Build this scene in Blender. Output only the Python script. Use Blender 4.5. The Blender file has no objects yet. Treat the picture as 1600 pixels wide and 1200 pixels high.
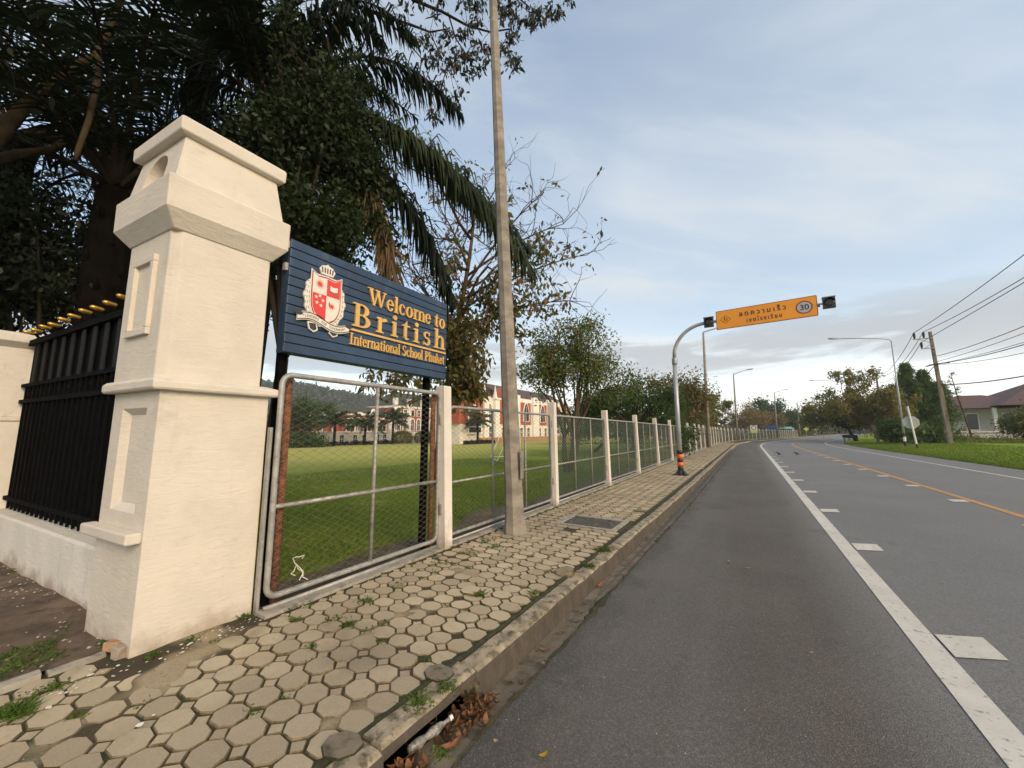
import bpy, math, random
import numpy as np
from mathutils import Vector, Matrix, Euler

R = math.radians
scene = bpy.context.scene
C = scene.collection

# ------------------------------------------------------------------ camera
EYE = 1.48
YAW = math.atan(367 / 590.0)
PITCH = math.atan(75 / 590.0)
cam_d = bpy.data.cameras.new('camera')
cam = bpy.data.objects.new('camera', cam_d)
C.objects.link(cam)
cam_d.sensor_width = 36.0
cam_d.lens = 36.0 * 590 / 1600
cam_d.clip_start = 0.05
cam_d.clip_end = 8000
cam.location = (0, 0, EYE)
cam.rotation_euler = (R(90) + PITCH, 0, YAW)
scene.camera = cam

# ------------------------------------------------------------------ light and sky
SUN_EL, SUN_DIR = R(27), (0.93, -0.37)
sun_d = bpy.data.lights.new('sun', 'SUN')
sun_d.energy = 1.9
sun_d.angle = R(24)
sun_d.color = (1.0, 0.73, 0.47)
sun = bpy.data.objects.new('sun', sun_d)
C.objects.link(sun)
_h = math.hypot(*SUN_DIR)
_s = Vector((SUN_DIR[0] / _h * math.cos(SUN_EL), SUN_DIR[1] / _h * math.cos(SUN_EL), math.sin(SUN_EL)))
sun.rotation_euler = _s.to_track_quat('Z', 'Y').to_euler()
sun.location = _s * 60

world = bpy.data.worlds.new('World')
scene.world = world
world.use_nodes = True
wn, wl = world.node_tree.nodes, world.node_tree.links
wn.clear()


def W(t, **k):
    n = wn.new(t)
    for a, b in k.items():
        setattr(n, a, b)
    return n


def wmath(op, a, b=None, c=None, clamp=False):
    n = W('ShaderNodeMath', operation=op, use_clamp=clamp)
    for i, q in enumerate((a, b, c)):
        if q is None:
            continue
        if isinstance(q, (int, float)):
            n.inputs[i].default_value = q
        else:
            wl.new(q, n.inputs[i])
    return n.outputs[0]


def wmix(f, a, b):
    n = W('ShaderNodeMix', data_type='RGBA')
    for s, q in ((n.inputs[0], f), (n.inputs[6], a), (n.inputs[7], b)):
        if isinstance(q, (int, float)):
            s.default_value = q
        elif isinstance(q, tuple):
            s.default_value = (*q, 1)
        else:
            wl.new(q, s)
    return n.outputs[2]


def wramp(x, lo, hi):
    n = W('ShaderNodeMapRange', clamp=True, interpolation_type='SMOOTHSTEP')
    wl.new(x, n.inputs[0])
    n.inputs[1].default_value, n.inputs[2].default_value = lo, hi
    return n.outputs[0]


def wvec(x, y, z):
    n = W('ShaderNodeCombineXYZ')
    for i, q in enumerate((x, y, z)):
        if isinstance(q, (int, float)):
            n.inputs[i].default_value = q
        else:
            wl.new(q, n.inputs[i])
    return n.outputs[0]


def wnoise(v, scale, detail=6, rough=0.55, dist=0.0):
    n = W('ShaderNodeTexNoise')
    wl.new(v, n.inputs['Vector'])
    n.inputs['Scale'].default_value = scale
    n.inputs['Detail'].default_value = detail
    n.inputs['Roughness'].default_value = rough
    n.inputs['Distortion'].default_value = dist
    return n.outputs['Fac']


SKY = 0.14
sky = W('ShaderNodeTexSky', sky_type='NISHITA')
sky.sun_disc = False
sky.sun_elevation = SUN_EL
sky.sun_rotation = math.atan2(SUN_DIR[0], SUN_DIR[1])
sky.air_density, sky.dust_density, sky.ozone_density = 1.0, 2.0, 1.5
tc = W('ShaderNodeTexCoord')
sep = W('ShaderNodeSeparateXYZ')
wl.new(tc.outputs['Generated'], sep.inputs[0])
dx_, dy_, dz_ = sep.outputs
zc = wmath('MAXIMUM', dz_, 0.0)
den = wmath('ADD', zc, 0.16)
px_, py_ = wmath('DIVIDE', dx_, den), wmath('DIVIDE', dy_, den)
# thin high cloud: a veil with wind-drawn streaks
rot = R(35)
u = wmath('ADD', wmath('MULTIPLY', px_, math.cos(rot)), wmath('MULTIPLY', py_, math.sin(rot)))
v = wmath('SUBTRACT', wmath('MULTIPLY', py_, math.cos(rot)), wmath('MULTIPLY', px_, math.sin(rot)))
streak = wnoise(wvec(wmath('MULTIPLY', u, 0.45), wmath('MULTIPLY', v, 1.5), 3.1), 1.25, 7, 0.58, 0.9)
broad = wnoise(wvec(px_, py_, 8.0), 0.5, 3, 0.5, 0.4)
veil = wmath('ADD', wmath('MULTIPLY', wramp(broad, 0.32, 0.70), 0.45), wmath('MULTIPLY', wramp(streak, 0.42, 0.72), 0.55))
haze_low = wmath('POWER', wmath('SUBTRACT', 1.0, wmath('MINIMUM', zc, 1.0)), 5.0)
CLOUD = (4.2, 4.5, 4.7)
CLOUD_LOW = (9.2, 9.1, 8.5)
cloud_col = wmix(wramp(haze_low, 0.12, 0.80), CLOUD, CLOUD_LOW)
veil_f = wmath('MINIMUM', wmath('ADD', wmath('ADD', wmath('MULTIPLY', veil, 0.72), 0.28), wmath('MULTIPLY', haze_low, 0.35)), 0.97)
base = W('ShaderNodeMix', data_type='RGBA', blend_type='MULTIPLY')
base.inputs[0].default_value = 1.0
wl.new(sky.outputs[0], base.inputs[6])
base.inputs[7].default_value = (1.42, 1.50, 1.45, 1)
c1 = wmix(veil_f, base.outputs[2], cloud_col)
# low flat-bottomed bank of grey cloud some degrees above the horizon
hl = wmath('SQRT', wmath('ADD', wmath('MULTIPLY', dx_, dx_), wmath('MULTIPLY', dy_, dy_)))
el = wmath('DIVIDE', dz_, wmath('MAXIMUM', hl, 0.01))
hx, hy = wmath('DIVIDE', dx_, wmath('MAXIMUM', hl, 0.01)), wmath('DIVIDE', dy_, wmath('MAXIMUM', hl, 0.01))
bank_n = wnoise(wvec(wmath('MULTIPLY', hx, 1.5), wmath('MULTIPLY', hy, 1.5), wmath('MULTIPLY', el, 9.0)), 1.9, 7, 0.58, 0.35)
band = wmath('MULTIPLY', wramp(el, 0.095, 0.16), wmath('SUBTRACT', 1.0, wramp(el, 0.19, 0.32)))
bank = wmath('MULTIPLY', wramp(wmath('ADD', bank_n, wmath('MULTIPLY', band, 0.22)), 0.54, 0.68), band)
c2 = wmix(wmath('MULTIPLY', bank, 0.72), c1, (2.7, 2.8, 2.95))
bg = W('ShaderNodeBackground')
bg.inputs['Strength'].default_value = SKY
wl.new(c2, bg.inputs['Color'])
wo = W('ShaderNodeOutputWorld')
wl.new(bg.outputs[0], wo.inputs['Surface'])

scene.view_settings.view_transform = 'Standard'
scene.view_settings.look = 'None'
scene.view_settings.gamma = 1.0
scene.view_settings.exposure = 0.40
scene.view_settings.use_curve_mapping = False
scene.cycles.use_denoising = True
scene.cycles.max_bounces = 6
scene.cycles.diffuse_bounces = 3
scene.cycles.transparent_max_bounces = 16

# ------------------------------------------------------------------ materials
MATS = {}


def new_mat(name):
    m = bpy.data.materials.new(name)
    m.use_nodes = True
    MATS[name] = m
    nt = m.node_tree
    return m, nt, nt.nodes['Principled BSDF']


def N(nt, t, **k):
    n = nt.nodes.new(t)
    for a, b in k.items():
        setattr(n, a, b)
    return n


def mixc(nt, f, a, b, blend='MIX'):
    n = N(nt, 'ShaderNodeMix', data_type='RGBA', blend_type=blend)
    for s, q in ((n.inputs[0], f), (n.inputs[6], a), (n.inputs[7], b)):
        if isinstance(q, (int, float)):
            s.default_value = q
        elif isinstance(q, tuple):
            s.default_value = (*q[:3], 1)
        else:
            nt.links.new(q, s)
    return n.outputs[2]


def noise(nt, co, scale, detail=5, rough=0.6, stretch=None, dist=0.0):
    if stretch:
        mp = N(nt, 'ShaderNodeMapping')
        mp.inputs['Scale'].default_value = stretch
        nt.links.new(co, mp.inputs[0])
        co = mp.outputs[0]
    n = N(nt, 'ShaderNodeTexNoise')
    nt.links.new(co, n.inputs['Vector'])
    n.inputs['Scale'].default_value = scale
    n.inputs['Detail'].default_value = detail
    n.inputs['Roughness'].default_value = rough
    n.inputs['Distortion'].default_value = dist
    return n.outputs['Fac']


def ramp(nt, x, lo, hi, a=0.0, b=1.0):
    n = N(nt, 'ShaderNodeMapRange', clamp=True, interpolation_type='SMOOTHSTEP')
    nt.links.new(x, n.inputs[0])
    for i, q in enumerate((lo, hi, a, b)):
        n.inputs[1 + i].default_value = q
    return n.outputs[0]


def coords(nt, space='Object'):
    if space == 'World':
        return N(nt, 'ShaderNodeNewGeometry').outputs['Position']
    return N(nt, 'ShaderNodeTexCoord').outputs['Object']


def bump(nt, h, strength, dist, normal=None):
    b = N(nt, 'ShaderNodeBump')
    b.inputs['Strength'].default_value = strength
    b.inputs['Distance'].default_value = dist
    nt.links.new(h, b.inputs['Height'])
    if normal is not None:
        nt.links.new(normal, b.inputs['Normal'])
    return b.outputs[0]


def plain(name, col, rough=0.6, metal=0.0, var=0.15, vscale=6.0, col2=None, lo=0.45, hi=0.65, bmp=0.0, bscale=60, stretch=None, space='World', island=0.0, spec=0.5):
    m, nt, p = new_mat(name)
    co = coords(nt, space)
    c = mixc(nt, ramp(nt, noise(nt, co, vscale, 6, 0.62, stretch), 0.3, 0.7), tuple(q * (1 - var) for q in col), tuple(min(1, q * (1 + var)) for q in col))
    if col2:
        c = mixc(nt, ramp(nt, noise(nt, co, vscale * 1.9, 7, 0.65, stretch, 0.4), lo, hi), c, col2)
    if island:
        g = N(nt, 'ShaderNodeNewGeometry')
        c = mixc(nt, 1.0, c, mixc(nt, g.outputs['Random Per Island'], (1 - island,) * 3, (1 + island * 0.6,) * 3), 'MULTIPLY')
    nt.links.new(c, p.inputs['Base Color'])
    p.inputs['Roughness'].default_value = rough
    p.inputs['Metallic'].default_value = metal
    p.inputs['Specular IOR Level'].default_value = spec
    if bmp:
        nt.links.new(bump(nt, noise(nt, co, bscale, 4, 0.6, stretch), bmp, 0.01), p.inputs['Normal'])
    return m


def leafmat(name, a, b, c=None, cf=0.0, trans=0.35, rough=0.5):
    """foliage: colour differs from leaf to leaf; light also comes through the blade"""
    m, nt, p = new_mat(name)
    g = N(nt, 'ShaderNodeNewGeometry')
    rnd = g.outputs['Random Per Island']
    col = mixc(nt, rnd, a, b)
    col = mixc(nt, ramp(nt, noise(nt, g.outputs['Position'], 0.9, 3), 0.35, 0.65, 0.0, 0.5), col, tuple(q * 0.7 for q in a))
    if c:
        w = N(nt, 'ShaderNodeTexWhiteNoise', noise_dimensions='1D')
        nt.links.new(rnd, w.inputs['W'])
        n1 = N(nt, 'ShaderNodeMath', operation='ADD')
        nt.links.new(w.outputs['Value'], n1.inputs[0])
        nt.links.new(ramp(nt, noise(nt, g.outputs['Position'], 1.3, 2), 0.3, 0.7, -0.3, 0.3), n1.inputs[1])
        n2 = N(nt, 'ShaderNodeMath', operation='LESS_THAN')
        nt.links.new(n1.outputs[0], n2.inputs[0])
        n2.inputs[1].default_value = cf
        col = mixc(nt, n2.outputs[0], col, c)
    nt.links.new(col, p.inputs['Base Color'])
    p.inputs['Roughness'].default_value = rough
    p.inputs['Specular IOR Level'].default_value = 0.2
    t = N(nt, 'ShaderNodeBsdfTranslucent')
    nt.links.new(mixc(nt, 1.0, col, (1.0, 1.15, 0.6), 'MULTIPLY'), t.inputs[0])
    mx = N(nt, 'ShaderNodeMixShader')
    mx.inputs[0].default_value = trans
    nt.links.new(p.outputs[0], mx.inputs[1])
    nt.links.new(t.outputs[0], mx.inputs[2])
    nt.links.new(mx.outputs[0], nt.nodes['Material Output'].inputs[0])
    return m


# plaster: cream masonry paint with brush ridges, grey weather streaks and grime close to the ground
def plaster(name, col, grime, low):
    m, nt, p = new_mat(name)
    co = coords(nt, 'World')
    c = mixc(nt, ramp(nt, noise(nt, co, 2.2, 6, 0.65), 0.35, 0.68), col, tuple(q * 0.90 for q in col))
    streak = noise(nt, co, 5.0, 7, 0.7, (1.6, 1.6, 0.22), 0.3)
    c = mixc(nt, ramp(nt, streak, 0.58 - grime * 0.12, 0.80, 0, 0.32 + grime), c, (0.42, 0.38, 0.32))
    blot = noise(nt, co, 1.7, 8, 0.72)
    c = mixc(nt, ramp(nt, blot, 0.60 - grime * 0.1, 0.75, 0, 0.25 + grime), c, (0.33, 0.30, 0.25))
    sp = N(nt, 'ShaderNodeSeparateXYZ')
    nt.links.new(co, sp.inputs[0])
    ad = N(nt, 'ShaderNodeMath', operation='ADD')
    nt.links.new(sp.outputs[2], ad.inputs[0])
    nt.links.new(ramp(nt, noise(nt, co, 4.0, 5), 0.2, 0.8, -0.12, 0.12), ad.inputs[1])
    c = mixc(nt, ramp(nt, ad.outputs[0], 0.16, -0.06, 0, low), c, (0.30, 0.22, 0.14))
    nt.links.new(c, p.inputs['Base Color'])
    p.inputs['Roughness'].default_value = 0.75
    p.inputs['Specular IOR Level'].default_value = 0.25
    b = bump(nt, noise(nt, co, 6.0, 6, 0.65, (1.0, 1.0, 3.2), 1.2), 0.45, 0.014)
    nt.links.new(bump(nt, noise(nt, co, 90, 3), 0.25, 0.004, b), p.inputs['Normal'])
    return m


plaster('plaster', (0.655, 0.590, 0.492), 0.16, 0.65)
plaster('plaster_old', (0.70, 0.655, 0.57), 0.45, 0.8)
plaster('post_paint', (0.70, 0.635, 0.545), 0.24, 0.7)
plain('concrete_pole', (0.245, 0.212, 0.168), 0.85, var=0.3, vscale=3.0, col2=(0.17, 0.15, 0.125), lo=0.52, hi=0.7, bmp=0.3, bscale=40, stretch=(1, 1, 1.6))
plain('concrete', (0.33, 0.295, 0.235), 0.9, var=0.2, vscale=5.0, col2=(0.16, 0.14, 0.105), lo=0.5, hi=0.68, bmp=0.5, bscale=50)
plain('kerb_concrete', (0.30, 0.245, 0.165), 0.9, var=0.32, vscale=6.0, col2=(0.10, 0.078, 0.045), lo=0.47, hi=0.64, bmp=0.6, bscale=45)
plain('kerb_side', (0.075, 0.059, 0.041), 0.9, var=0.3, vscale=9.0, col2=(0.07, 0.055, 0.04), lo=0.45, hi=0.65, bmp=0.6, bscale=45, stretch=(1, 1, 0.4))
plain('gutter_concrete', (0.17, 0.135, 0.092), 0.9, var=0.25, vscale=4.0, col2=(0.065, 0.05, 0.033), lo=0.46, hi=0.66, bmp=0.5, bscale=40)
plain('galvanised', (0.36, 0.345, 0.315), 0.55, 0.35, var=0.2, vscale=9, col2=(0.22, 0.19, 0.155), lo=0.55, hi=0.72, bmp=0.15, bscale=80)
plain('lamp_grey', (0.38, 0.385, 0.385), 0.45, 0.4, var=0.12, vscale=3)
plain('wire', (0.27, 0.25, 0.21), 0.6, 0.45, var=0.25, vscale=12, col2=(0.14, 0.07, 0.035), lo=0.55, hi=0.7)
plain('rust', (0.20, 0.075, 0.03), 0.9, var=0.45, vscale=14, col2=(0.06, 0.03, 0.02), lo=0.5, hi=0.65, bmp=0.5, bscale=60)
plain('black_steel', (0.0035, 0.0035, 0.004), 0.8, 0.0, var=0.2, spec=0.06)
plain('slat_steel', (0.010, 0.010, 0.011), 0.7, 0.0, var=0.4, vscale=4, spec=0.15)
plain('gold', (0.62, 0.36, 0.06), 0.32, 0.8, var=0.15, vscale=20)
plain('gold_letter', (0.66, 0.40, 0.115), 0.5, 0.1, var=0.08, vscale=5)
plain('navy', (0.024, 0.048, 0.092), 0.42, 0.0, var=0.22, vscale=3, col2=(0.060, 0.082, 0.115), lo=0.52, hi=0.78, stretch=(1, 1, .5), bmp=0.12, bscale=30)
plain('cream_enamel', (0.72, 0.66, 0.55), 0.45, var=0.04)
plain('red_enamel', (0.66, 0.045, 0.035), 0.45, var=0.05)
plain('grey_print', (0.20, 0.19, 0.165), 0.6, var=0.1)
plain('dark_print', (0.035, 0.032, 0.03), 0.5, var=0.1)
plain('sign_orange', (0.80, 0.30, 0.012), 0.45, var=0.05, vscale=1.5)
plain('sign_brown', (0.09, 0.018, 0.008), 0.5, var=0.05)
plain('sign_red', (0.22, 0.025, 0.025), 0.5, var=0.05)
plain('sign_white', (0.74, 0.70, 0.62), 0.5, var=0.05)
plain('disc_grey', (0.40, 0.40, 0.41), 0.5, var=0.05)
plain('sign_back', (0.40, 0.40, 0.37), 0.55, 0.2, var=0.1)
plain('tape_orange', (0.85, 0.13, 0.025), 0.5, var=0.08)
plain('lens_dark', (0.022, 0.02, 0.018), 0.25, var=0.2, vscale=30)
plain('housing', (0.035, 0.032, 0.03), 0.5, var=0.15)
m, nt, p = new_mat('line_white')
co = coords(nt, 'World')
c = mixc(nt, ramp(nt, noise(nt, co, 1.6, 5, 0.65), 0.3, 0.7), (0.60, 0.565, 0.49), (0.48, 0.45, 0.385))
c = mixc(nt, ramp(nt, noise(nt, co, 26, 6, 0.75), 0.56, 0.66, 0, 0.75), c, (0.13, 0.125, 0.115))
c = mixc(nt, ramp(nt, noise(nt, co, 4.5, 6, 0.7, None, 0.6), 0.60, 0.70, 0, 0.60), c, (0.16, 0.15, 0.135))
nt.links.new(c, p.inputs['Base Color'])
p.inputs['Roughness'].default_value = 0.8
nt.links.new(bump(nt, noise(nt, co, 110, 4, 0.7), 0.5, 0.004), p.inputs['Normal'])
m, nt, p = new_mat('line_yellow')
co = coords(nt, 'World')
c = mixc(nt, ramp(nt, noise(nt, co, 1.6, 5, 0.65), 0.3, 0.7), (0.52, 0.25, 0.060), (0.40, 0.21, 0.065))
c = mixc(nt, ramp(nt, noise(nt, co, 26, 6, 0.75), 0.56, 0.66, 0, 0.75), c, (0.13, 0.125, 0.115))
c = mixc(nt, ramp(nt, noise(nt, co, 4.5, 6, 0.7, None, 0.6), 0.60, 0.70, 0, 0.60), c, (0.16, 0.15, 0.135))
nt.links.new(c, p.inputs['Base Color'])
p.inputs['Roughness'].default_value = 0.8
nt.links.new(bump(nt, noise(nt, co, 110, 4, 0.7), 0.5, 0.004), p.inputs['Normal'])
plain('soil', (0.125, 0.088, 0.058), 1.0, var=0.35, vscale=2.5, col2=(0.05, 0.036, 0.024), lo=0.45, hi=0.7, bmp=0.9, bscale=28)
m, nt, p = new_mat('joint_soil')        # damp earth and moss low in the joints, dry dust where it lies higher
co = coords(nt, 'World')
c = mixc(nt, ramp(nt, noise(nt, co, 2.2, 6, 0.65), 0.3, 0.7), (0.040, 0.027, 0.012), (0.070, 0.048, 0.024))
c = mixc(nt, ramp(nt, noise(nt, co, 3.4, 7, 0.65), 0.46, 0.60), c, (0.034, 0.038, 0.010))
sz_ = N(nt, 'ShaderNodeSeparateXYZ')
nt.links.new(co, sz_.inputs[0])
c = mixc(nt, ramp(nt, sz_.outputs[2], -0.009, -0.002), c, (0.340, 0.265, 0.160))
c = mixc(nt, ramp(nt, noise(nt, co, 40, 5, 0.7), 0.45, 0.7, 0, 0.4), c, (0.10, 0.072, 0.040))
nt.links.new(c, p.inputs['Base Color'])
p.inputs['Roughness'].default_value = 1.0
nt.links.new(bump(nt, noise(nt, co, 60, 4, 0.6), 0.8, 0.01), p.inputs['Normal'])
plain('moss', (0.036, 0.038, 0.012), 1.0, var=0.4, vscale=8, col2=(0.03, 0.022, 0.012), lo=0.5, hi=0.62, bmp=0.9, bscale=60)
plain('bark', (0.095, 0.066, 0.038), 0.95, var=0.3, vscale=5, col2=(0.06, 0.045, 0.03), lo=0.45, hi=0.65, bmp=0.8, bscale=18, stretch=(1, 1, 0.35), spec=0.08)
plain('bark_dark', (0.035, 0.026, 0.018), 0.95, var=0.3, vscale=5, bmp=0.8, bscale=18, stretch=(1, 1, 0.35), spec=0.08)
plain('bark_pale', (0.22, 0.155, 0.105), 0.95, var=0.25, vscale=5, col2=(0.12, 0.085, 0.06), lo=0.5, hi=0.65, bmp=0.6, bscale=18, stretch=(1, 1, 0.4))
plain('palm_bark', (0.005, 0.004, 0.003), 1.0, var=0.4, vscale=6, bmp=0.9, bscale=14, spec=0.08)  # near black: shade of the surrounding trees is put into the bark colour
plain('brick_red', (0.36, 0.085, 0.042), 0.85, var=0.12, vscale=1.2)
plain('render_cream', (0.72, 0.645, 0.52), 0.85, var=0.08, vscale=0.5)
plain('trim_white', (0.76, 0.71, 0.62), 0.8, var=0.06, vscale=0.7)
plain('roof_green', (0.055, 0.060, 0.040), 0.85, var=0.15, vscale=0.8, stretch=(1, 1, 5))
plain('roof_brown', (0.085, 0.048, 0.036), 0.8, var=0.15, vscale=0.8, stretch=(1, 1, 5))
plain('roof_tile', (0.100, 0.050, 0.042), 0.75, var=0.18, vscale=1.5, stretch=(1, 1, 6))
plain('window_dark', (0.02, 0.022, 0.024), 0.12, var=0.2)
plain('plinth_tan', (0.36, 0.20, 0.10), 0.9, var=0.15, vscale=0.6)
plain('house_wall', (0.45, 0.44, 0.37), 0.85, var=0.1, vscale=0.4)
plain('hedge_shade', (0.012, 0.015, 0.008), 1.0, var=0.3)
plain('blue_sheet', (0.03, 0.07, 0.22), 0.6, var=0.1)
plain('teal_sheet', (0.16, 0.42, 0.36), 0.6, var=0.1)
plain('sign_lime', (0.62, 0.60, 0.05), 0.5, var=0.1)
plain('pole_black', (0.02, 0.02, 0.02), 0.6, var=0.2)
plain('wood_pole', (0.20, 0.165, 0.125), 0.9, var=0.2, vscale=2, col2=(0.09, 0.062, 0.05), lo=0.48, hi=0.66, stretch=(1, 1, 0.3))
plain('cable', (0.016, 0.016, 0.018), 0.6)
plain('bottle', (0.27, 0.25, 0.22), 0.3, var=0.3, vscale=30, col2=(0.10, 0.08, 0.06))
plain('bird_black', (0.012, 0.012, 0.014), 0.5)
plain('iron_cover', (0.075, 0.066, 0.052), 0.8, 0.2, var=0.35, vscale=6, col2=(0.20, 0.17, 0.13), lo=0.5, hi=0.7, bmp=0.5, bscale=30)
plain('stone_loose', (0.33, 0.27, 0.20), 0.9, var=0.2, vscale=12, bmp=0.6, bscale=30, space='Object')
plain('void', (0.006, 0.005, 0.004), 1.0)

leafmat('leaf_bush', (0.014, 0.024, 0.007), (0.036, 0.052, 0.013), None, 0, 0.25)
leafmat('leaf_dark', (0.008, 0.013, 0.006), (0.018, 0.028, 0.010), None, 0, 0.2)
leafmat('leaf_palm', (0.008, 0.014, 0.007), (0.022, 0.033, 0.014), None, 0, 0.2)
leafmat('leaf_palm_lit', (0.028, 0.042, 0.016), (0.062, 0.076, 0.030), None, 0, 0.25)  # brighter copy of the palm leaf, with light put into its colour
leafmat('leaf_palm_dry', (0.150, 0.098, 0.052), (0.245, 0.170, 0.095), None, 0, 0.25)
leafmat('leaf_sparse', (0.032, 0.038, 0.026), (0.060, 0.062, 0.040), (0.085, 0.045, 0.040), 0.18, 0.22)
leafmat('leaf_almond', (0.095, 0.096, 0.030), (0.175, 0.155, 0.058), (0.230, 0.120, 0.060), 0.10, 0.34)
leafmat('leaf_small', (0.085, 0.120, 0.030), (0.165, 0.195, 0.050), (0.220, 0.135, 0.080), 0.08, 0.34)
leafmat('leaf_feather', (0.036, 0.064, 0.018), (0.080, 0.120, 0.030), None, 0, 0.3)
leafmat('leaf_red', (0.100, 0.102, 0.035), (0.175, 0.145, 0.055), (0.240, 0.125, 0.070), 0.30, 0.32)
leafmat('leaf_rust', (0.170, 0.130, 0.070), (0.255, 0.180, 0.100), (0.235, 0.120, 0.072), 0.15, 0.32)
leafmat('leaf_olive', (0.105, 0.125, 0.032), (0.195, 0.195, 0.055), (0.240, 0.140, 0.065), 0.10, 0.32)
leafmat('leaf_road', (0.155, 0.145, 0.042), (0.265, 0.225, 0.070), (0.290, 0.170, 0.080), 0.12, 0.36)
leafmat('leaf_mid', (0.050, 0.064, 0.024), (0.095, 0.110, 0.036), (0.140, 0.090, 0.045), 0.06, 0.3)
leafmat('leaf_conifer', (0.075, 0.115, 0.036), (0.140, 0.190, 0.056), None, 0, 0.3)
leafmat('leaf_bamboo', (0.075, 0.105, 0.030), (0.120, 0.160, 0.050), None, 0, 0.3)
leafmat('leaf_hill', (0.030, 0.046, 0.022), (0.055, 0.075, 0.034), None, 0, 0.1)
leafmat('blade_grass', (0.095, 0.160, 0.018), (0.185, 0.245, 0.036), (0.240, 0.200, 0.070), 0.10, 0.4)
leafmat('weed_green', (0.060, 0.110, 0.018), (0.130, 0.190, 0.032), None, 0, 0.35)
leafmat('litter', (0.150, 0.065, 0.028), (0.260, 0.115, 0.050), (0.105, 0.060, 0.030), 0.4, 0.15)
leafmat('leaf_fallen_pink', (0.36, 0.14, 0.085), (0.42, 0.17, 0.10), None, 0, 0.2)
leafmat('leaf_fallen_yellow', (0.62, 0.34, 0.015), (0.66, 0.38, 0.02), None, 0, 0.2)
leafmat('leaf_fallen_tan', (0.42, 0.26, 0.13), (0.48, 0.30, 0.15), None, 0, 0.2)

# pavers: every stone its own shade, with dark damp patches and lichen bloom
m, nt, p = new_mat('paver')
co = coords(nt, 'World')
g = N(nt, 'ShaderNodeNewGeometry')
oi = N(nt, 'ShaderNodeObjectInfo')
rnd = N(nt, 'ShaderNodeMath', operation='FRACT')
rs = N(nt, 'ShaderNodeMath', operation='ADD')
nt.links.new(g.outputs['Random Per Island'], rs.inputs[0])
nt.links.new(oi.outputs['Random'], rs.inputs[1])
nt.links.new(rs.outputs[0], rnd.inputs[0])
c = mixc(nt, rnd.outputs[0], (0.335, 0.272, 0.182), (0.540, 0.445, 0.300))
c = mixc(nt, ramp(nt, noise(nt, co, 3.0, 6, 0.65), 0.35, 0.7, 0, 0.55), c, (0.37, 0.290, 0.185))
c = mixc(nt, ramp(nt, noise(nt, co, 0.95, 5, 0.6), 0.55, 0.70, 0, 0.70), c, (0.15, 0.122, 0.074))
c = mixc(nt, ramp(nt, noise(nt, co, 0.42, 4, 0.55), 0.46, 0.64, 0, 0.55), c, (0.265, 0.215, 0.150))
c = mixc(nt, ramp(nt, noise(nt, co, 22, 5, 0.7), 0.52, 0.72, 0, 0.35), c, (0.24, 0.19, 0.115))
c = mixc(nt, ramp(nt, noise(nt, co, 140, 2, 0.5), 0.55, 0.75, 0, 0.4), c, (0.60, 0.50, 0.35))
nt.links.new(c, p.inputs['Base Color'])
p.inputs['Roughness'].default_value = 0.92
p.inputs['Specular IOR Level'].default_value = 0.2
nt.links.new(bump(nt, noise(nt, co, 120, 4, 0.7), 0.5, 0.004), p.inputs['Normal'])

plain('paver_edge', (0.20, 0.155, 0.088), 0.95, var=0.3, vscale=5, col2=(0.075, 0.062, 0.028), lo=0.45, hi=0.62)

# asphalt: stone speckle, wheel-polished lanes, browner shoulder by the kerb
m, nt, p = new_mat('asphalt')
co = coords(nt, 'World')
at_ = N(nt, 'ShaderNodeAttribute', attribute_name='across')
c = mixc(nt, ramp(nt, noise(nt, co, 0.35, 5, 0.6), 0.3, 0.7), (0.180, 0.175, 0.168), (0.215, 0.209, 0.200))
sh = mixc(nt, ramp(nt, noise(nt, co, 0.8, 5, 0.65), 0.3, 0.7), (0.082, 0.070, 0.054), (0.108, 0.094, 0.074))
c = mixc(nt, ramp(nt, at_.outputs['Fac'], 0.35, 1.15), sh, c)
# damp, dirty band where the asphalt meets the gutter
dn_ = N(nt, 'ShaderNodeMath', operation='ADD')
nt.links.new(at_.outputs['Fac'], dn_.inputs[0])
nt.links.new(ramp(nt, noise(nt, co, 2.2, 5, 0.65), 0.25, 0.75, -0.22, 0.22), dn_.inputs[1])
c = mixc(nt, ramp(nt, dn_.outputs[0], -1.02, -1.30, 0, 0.75), c, (0.034, 0.029, 0.021))
lane = noise(nt, co, 0.8, 4, 0.6, (1.0, 0.06, 1.0))
c = mixc(nt, ramp(nt, lane, 0.40, 0.70, 0, 0.35), c, (0.19, 0.186, 0.18))
c = mixc(nt, ramp(nt, noise(nt, co, 2.6, 6, 0.7), 0.58, 0.74, 0, 0.35), c, (0.045, 0.042, 0.038))
vo = N(nt, 'ShaderNodeTexVoronoi', feature='F1')
nt.links.new(co, vo.inputs['Vector'])
vo.inputs['Scale'].default_value = 150
sc_ = N(nt, 'ShaderNodeSeparateColor')
nt.links.new(vo.outputs['Color'], sc_.inputs[0])
c = mixc(nt, ramp(nt, sc_.outputs[0], 0.5, 1.0, 0, 0.36), c, (0.26, 0.24, 0.21))
c = mixc(nt, ramp(nt, sc_.outputs[1], 0.5, 1.0, 0, 0.45), c, (0.05, 0.045, 0.04))
c = mixc(nt, ramp(nt, noise(nt, co, 45, 5, 0.75), 0.42, 0.66, 0, 0.35), c, (0.06, 0.055, 0.048))
vs_ = N(nt, 'ShaderNodeTexVoronoi', feature='F1')
nt.links.new(co, vs_.inputs['Vector'])
vs_.inputs['Scale'].default_value = 14
c = mixc(nt, ramp(nt, vs_.outputs['Distance'], 0.065, 0.035, 0, 0.6), c, (0.40, 0.36, 0.30))
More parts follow.
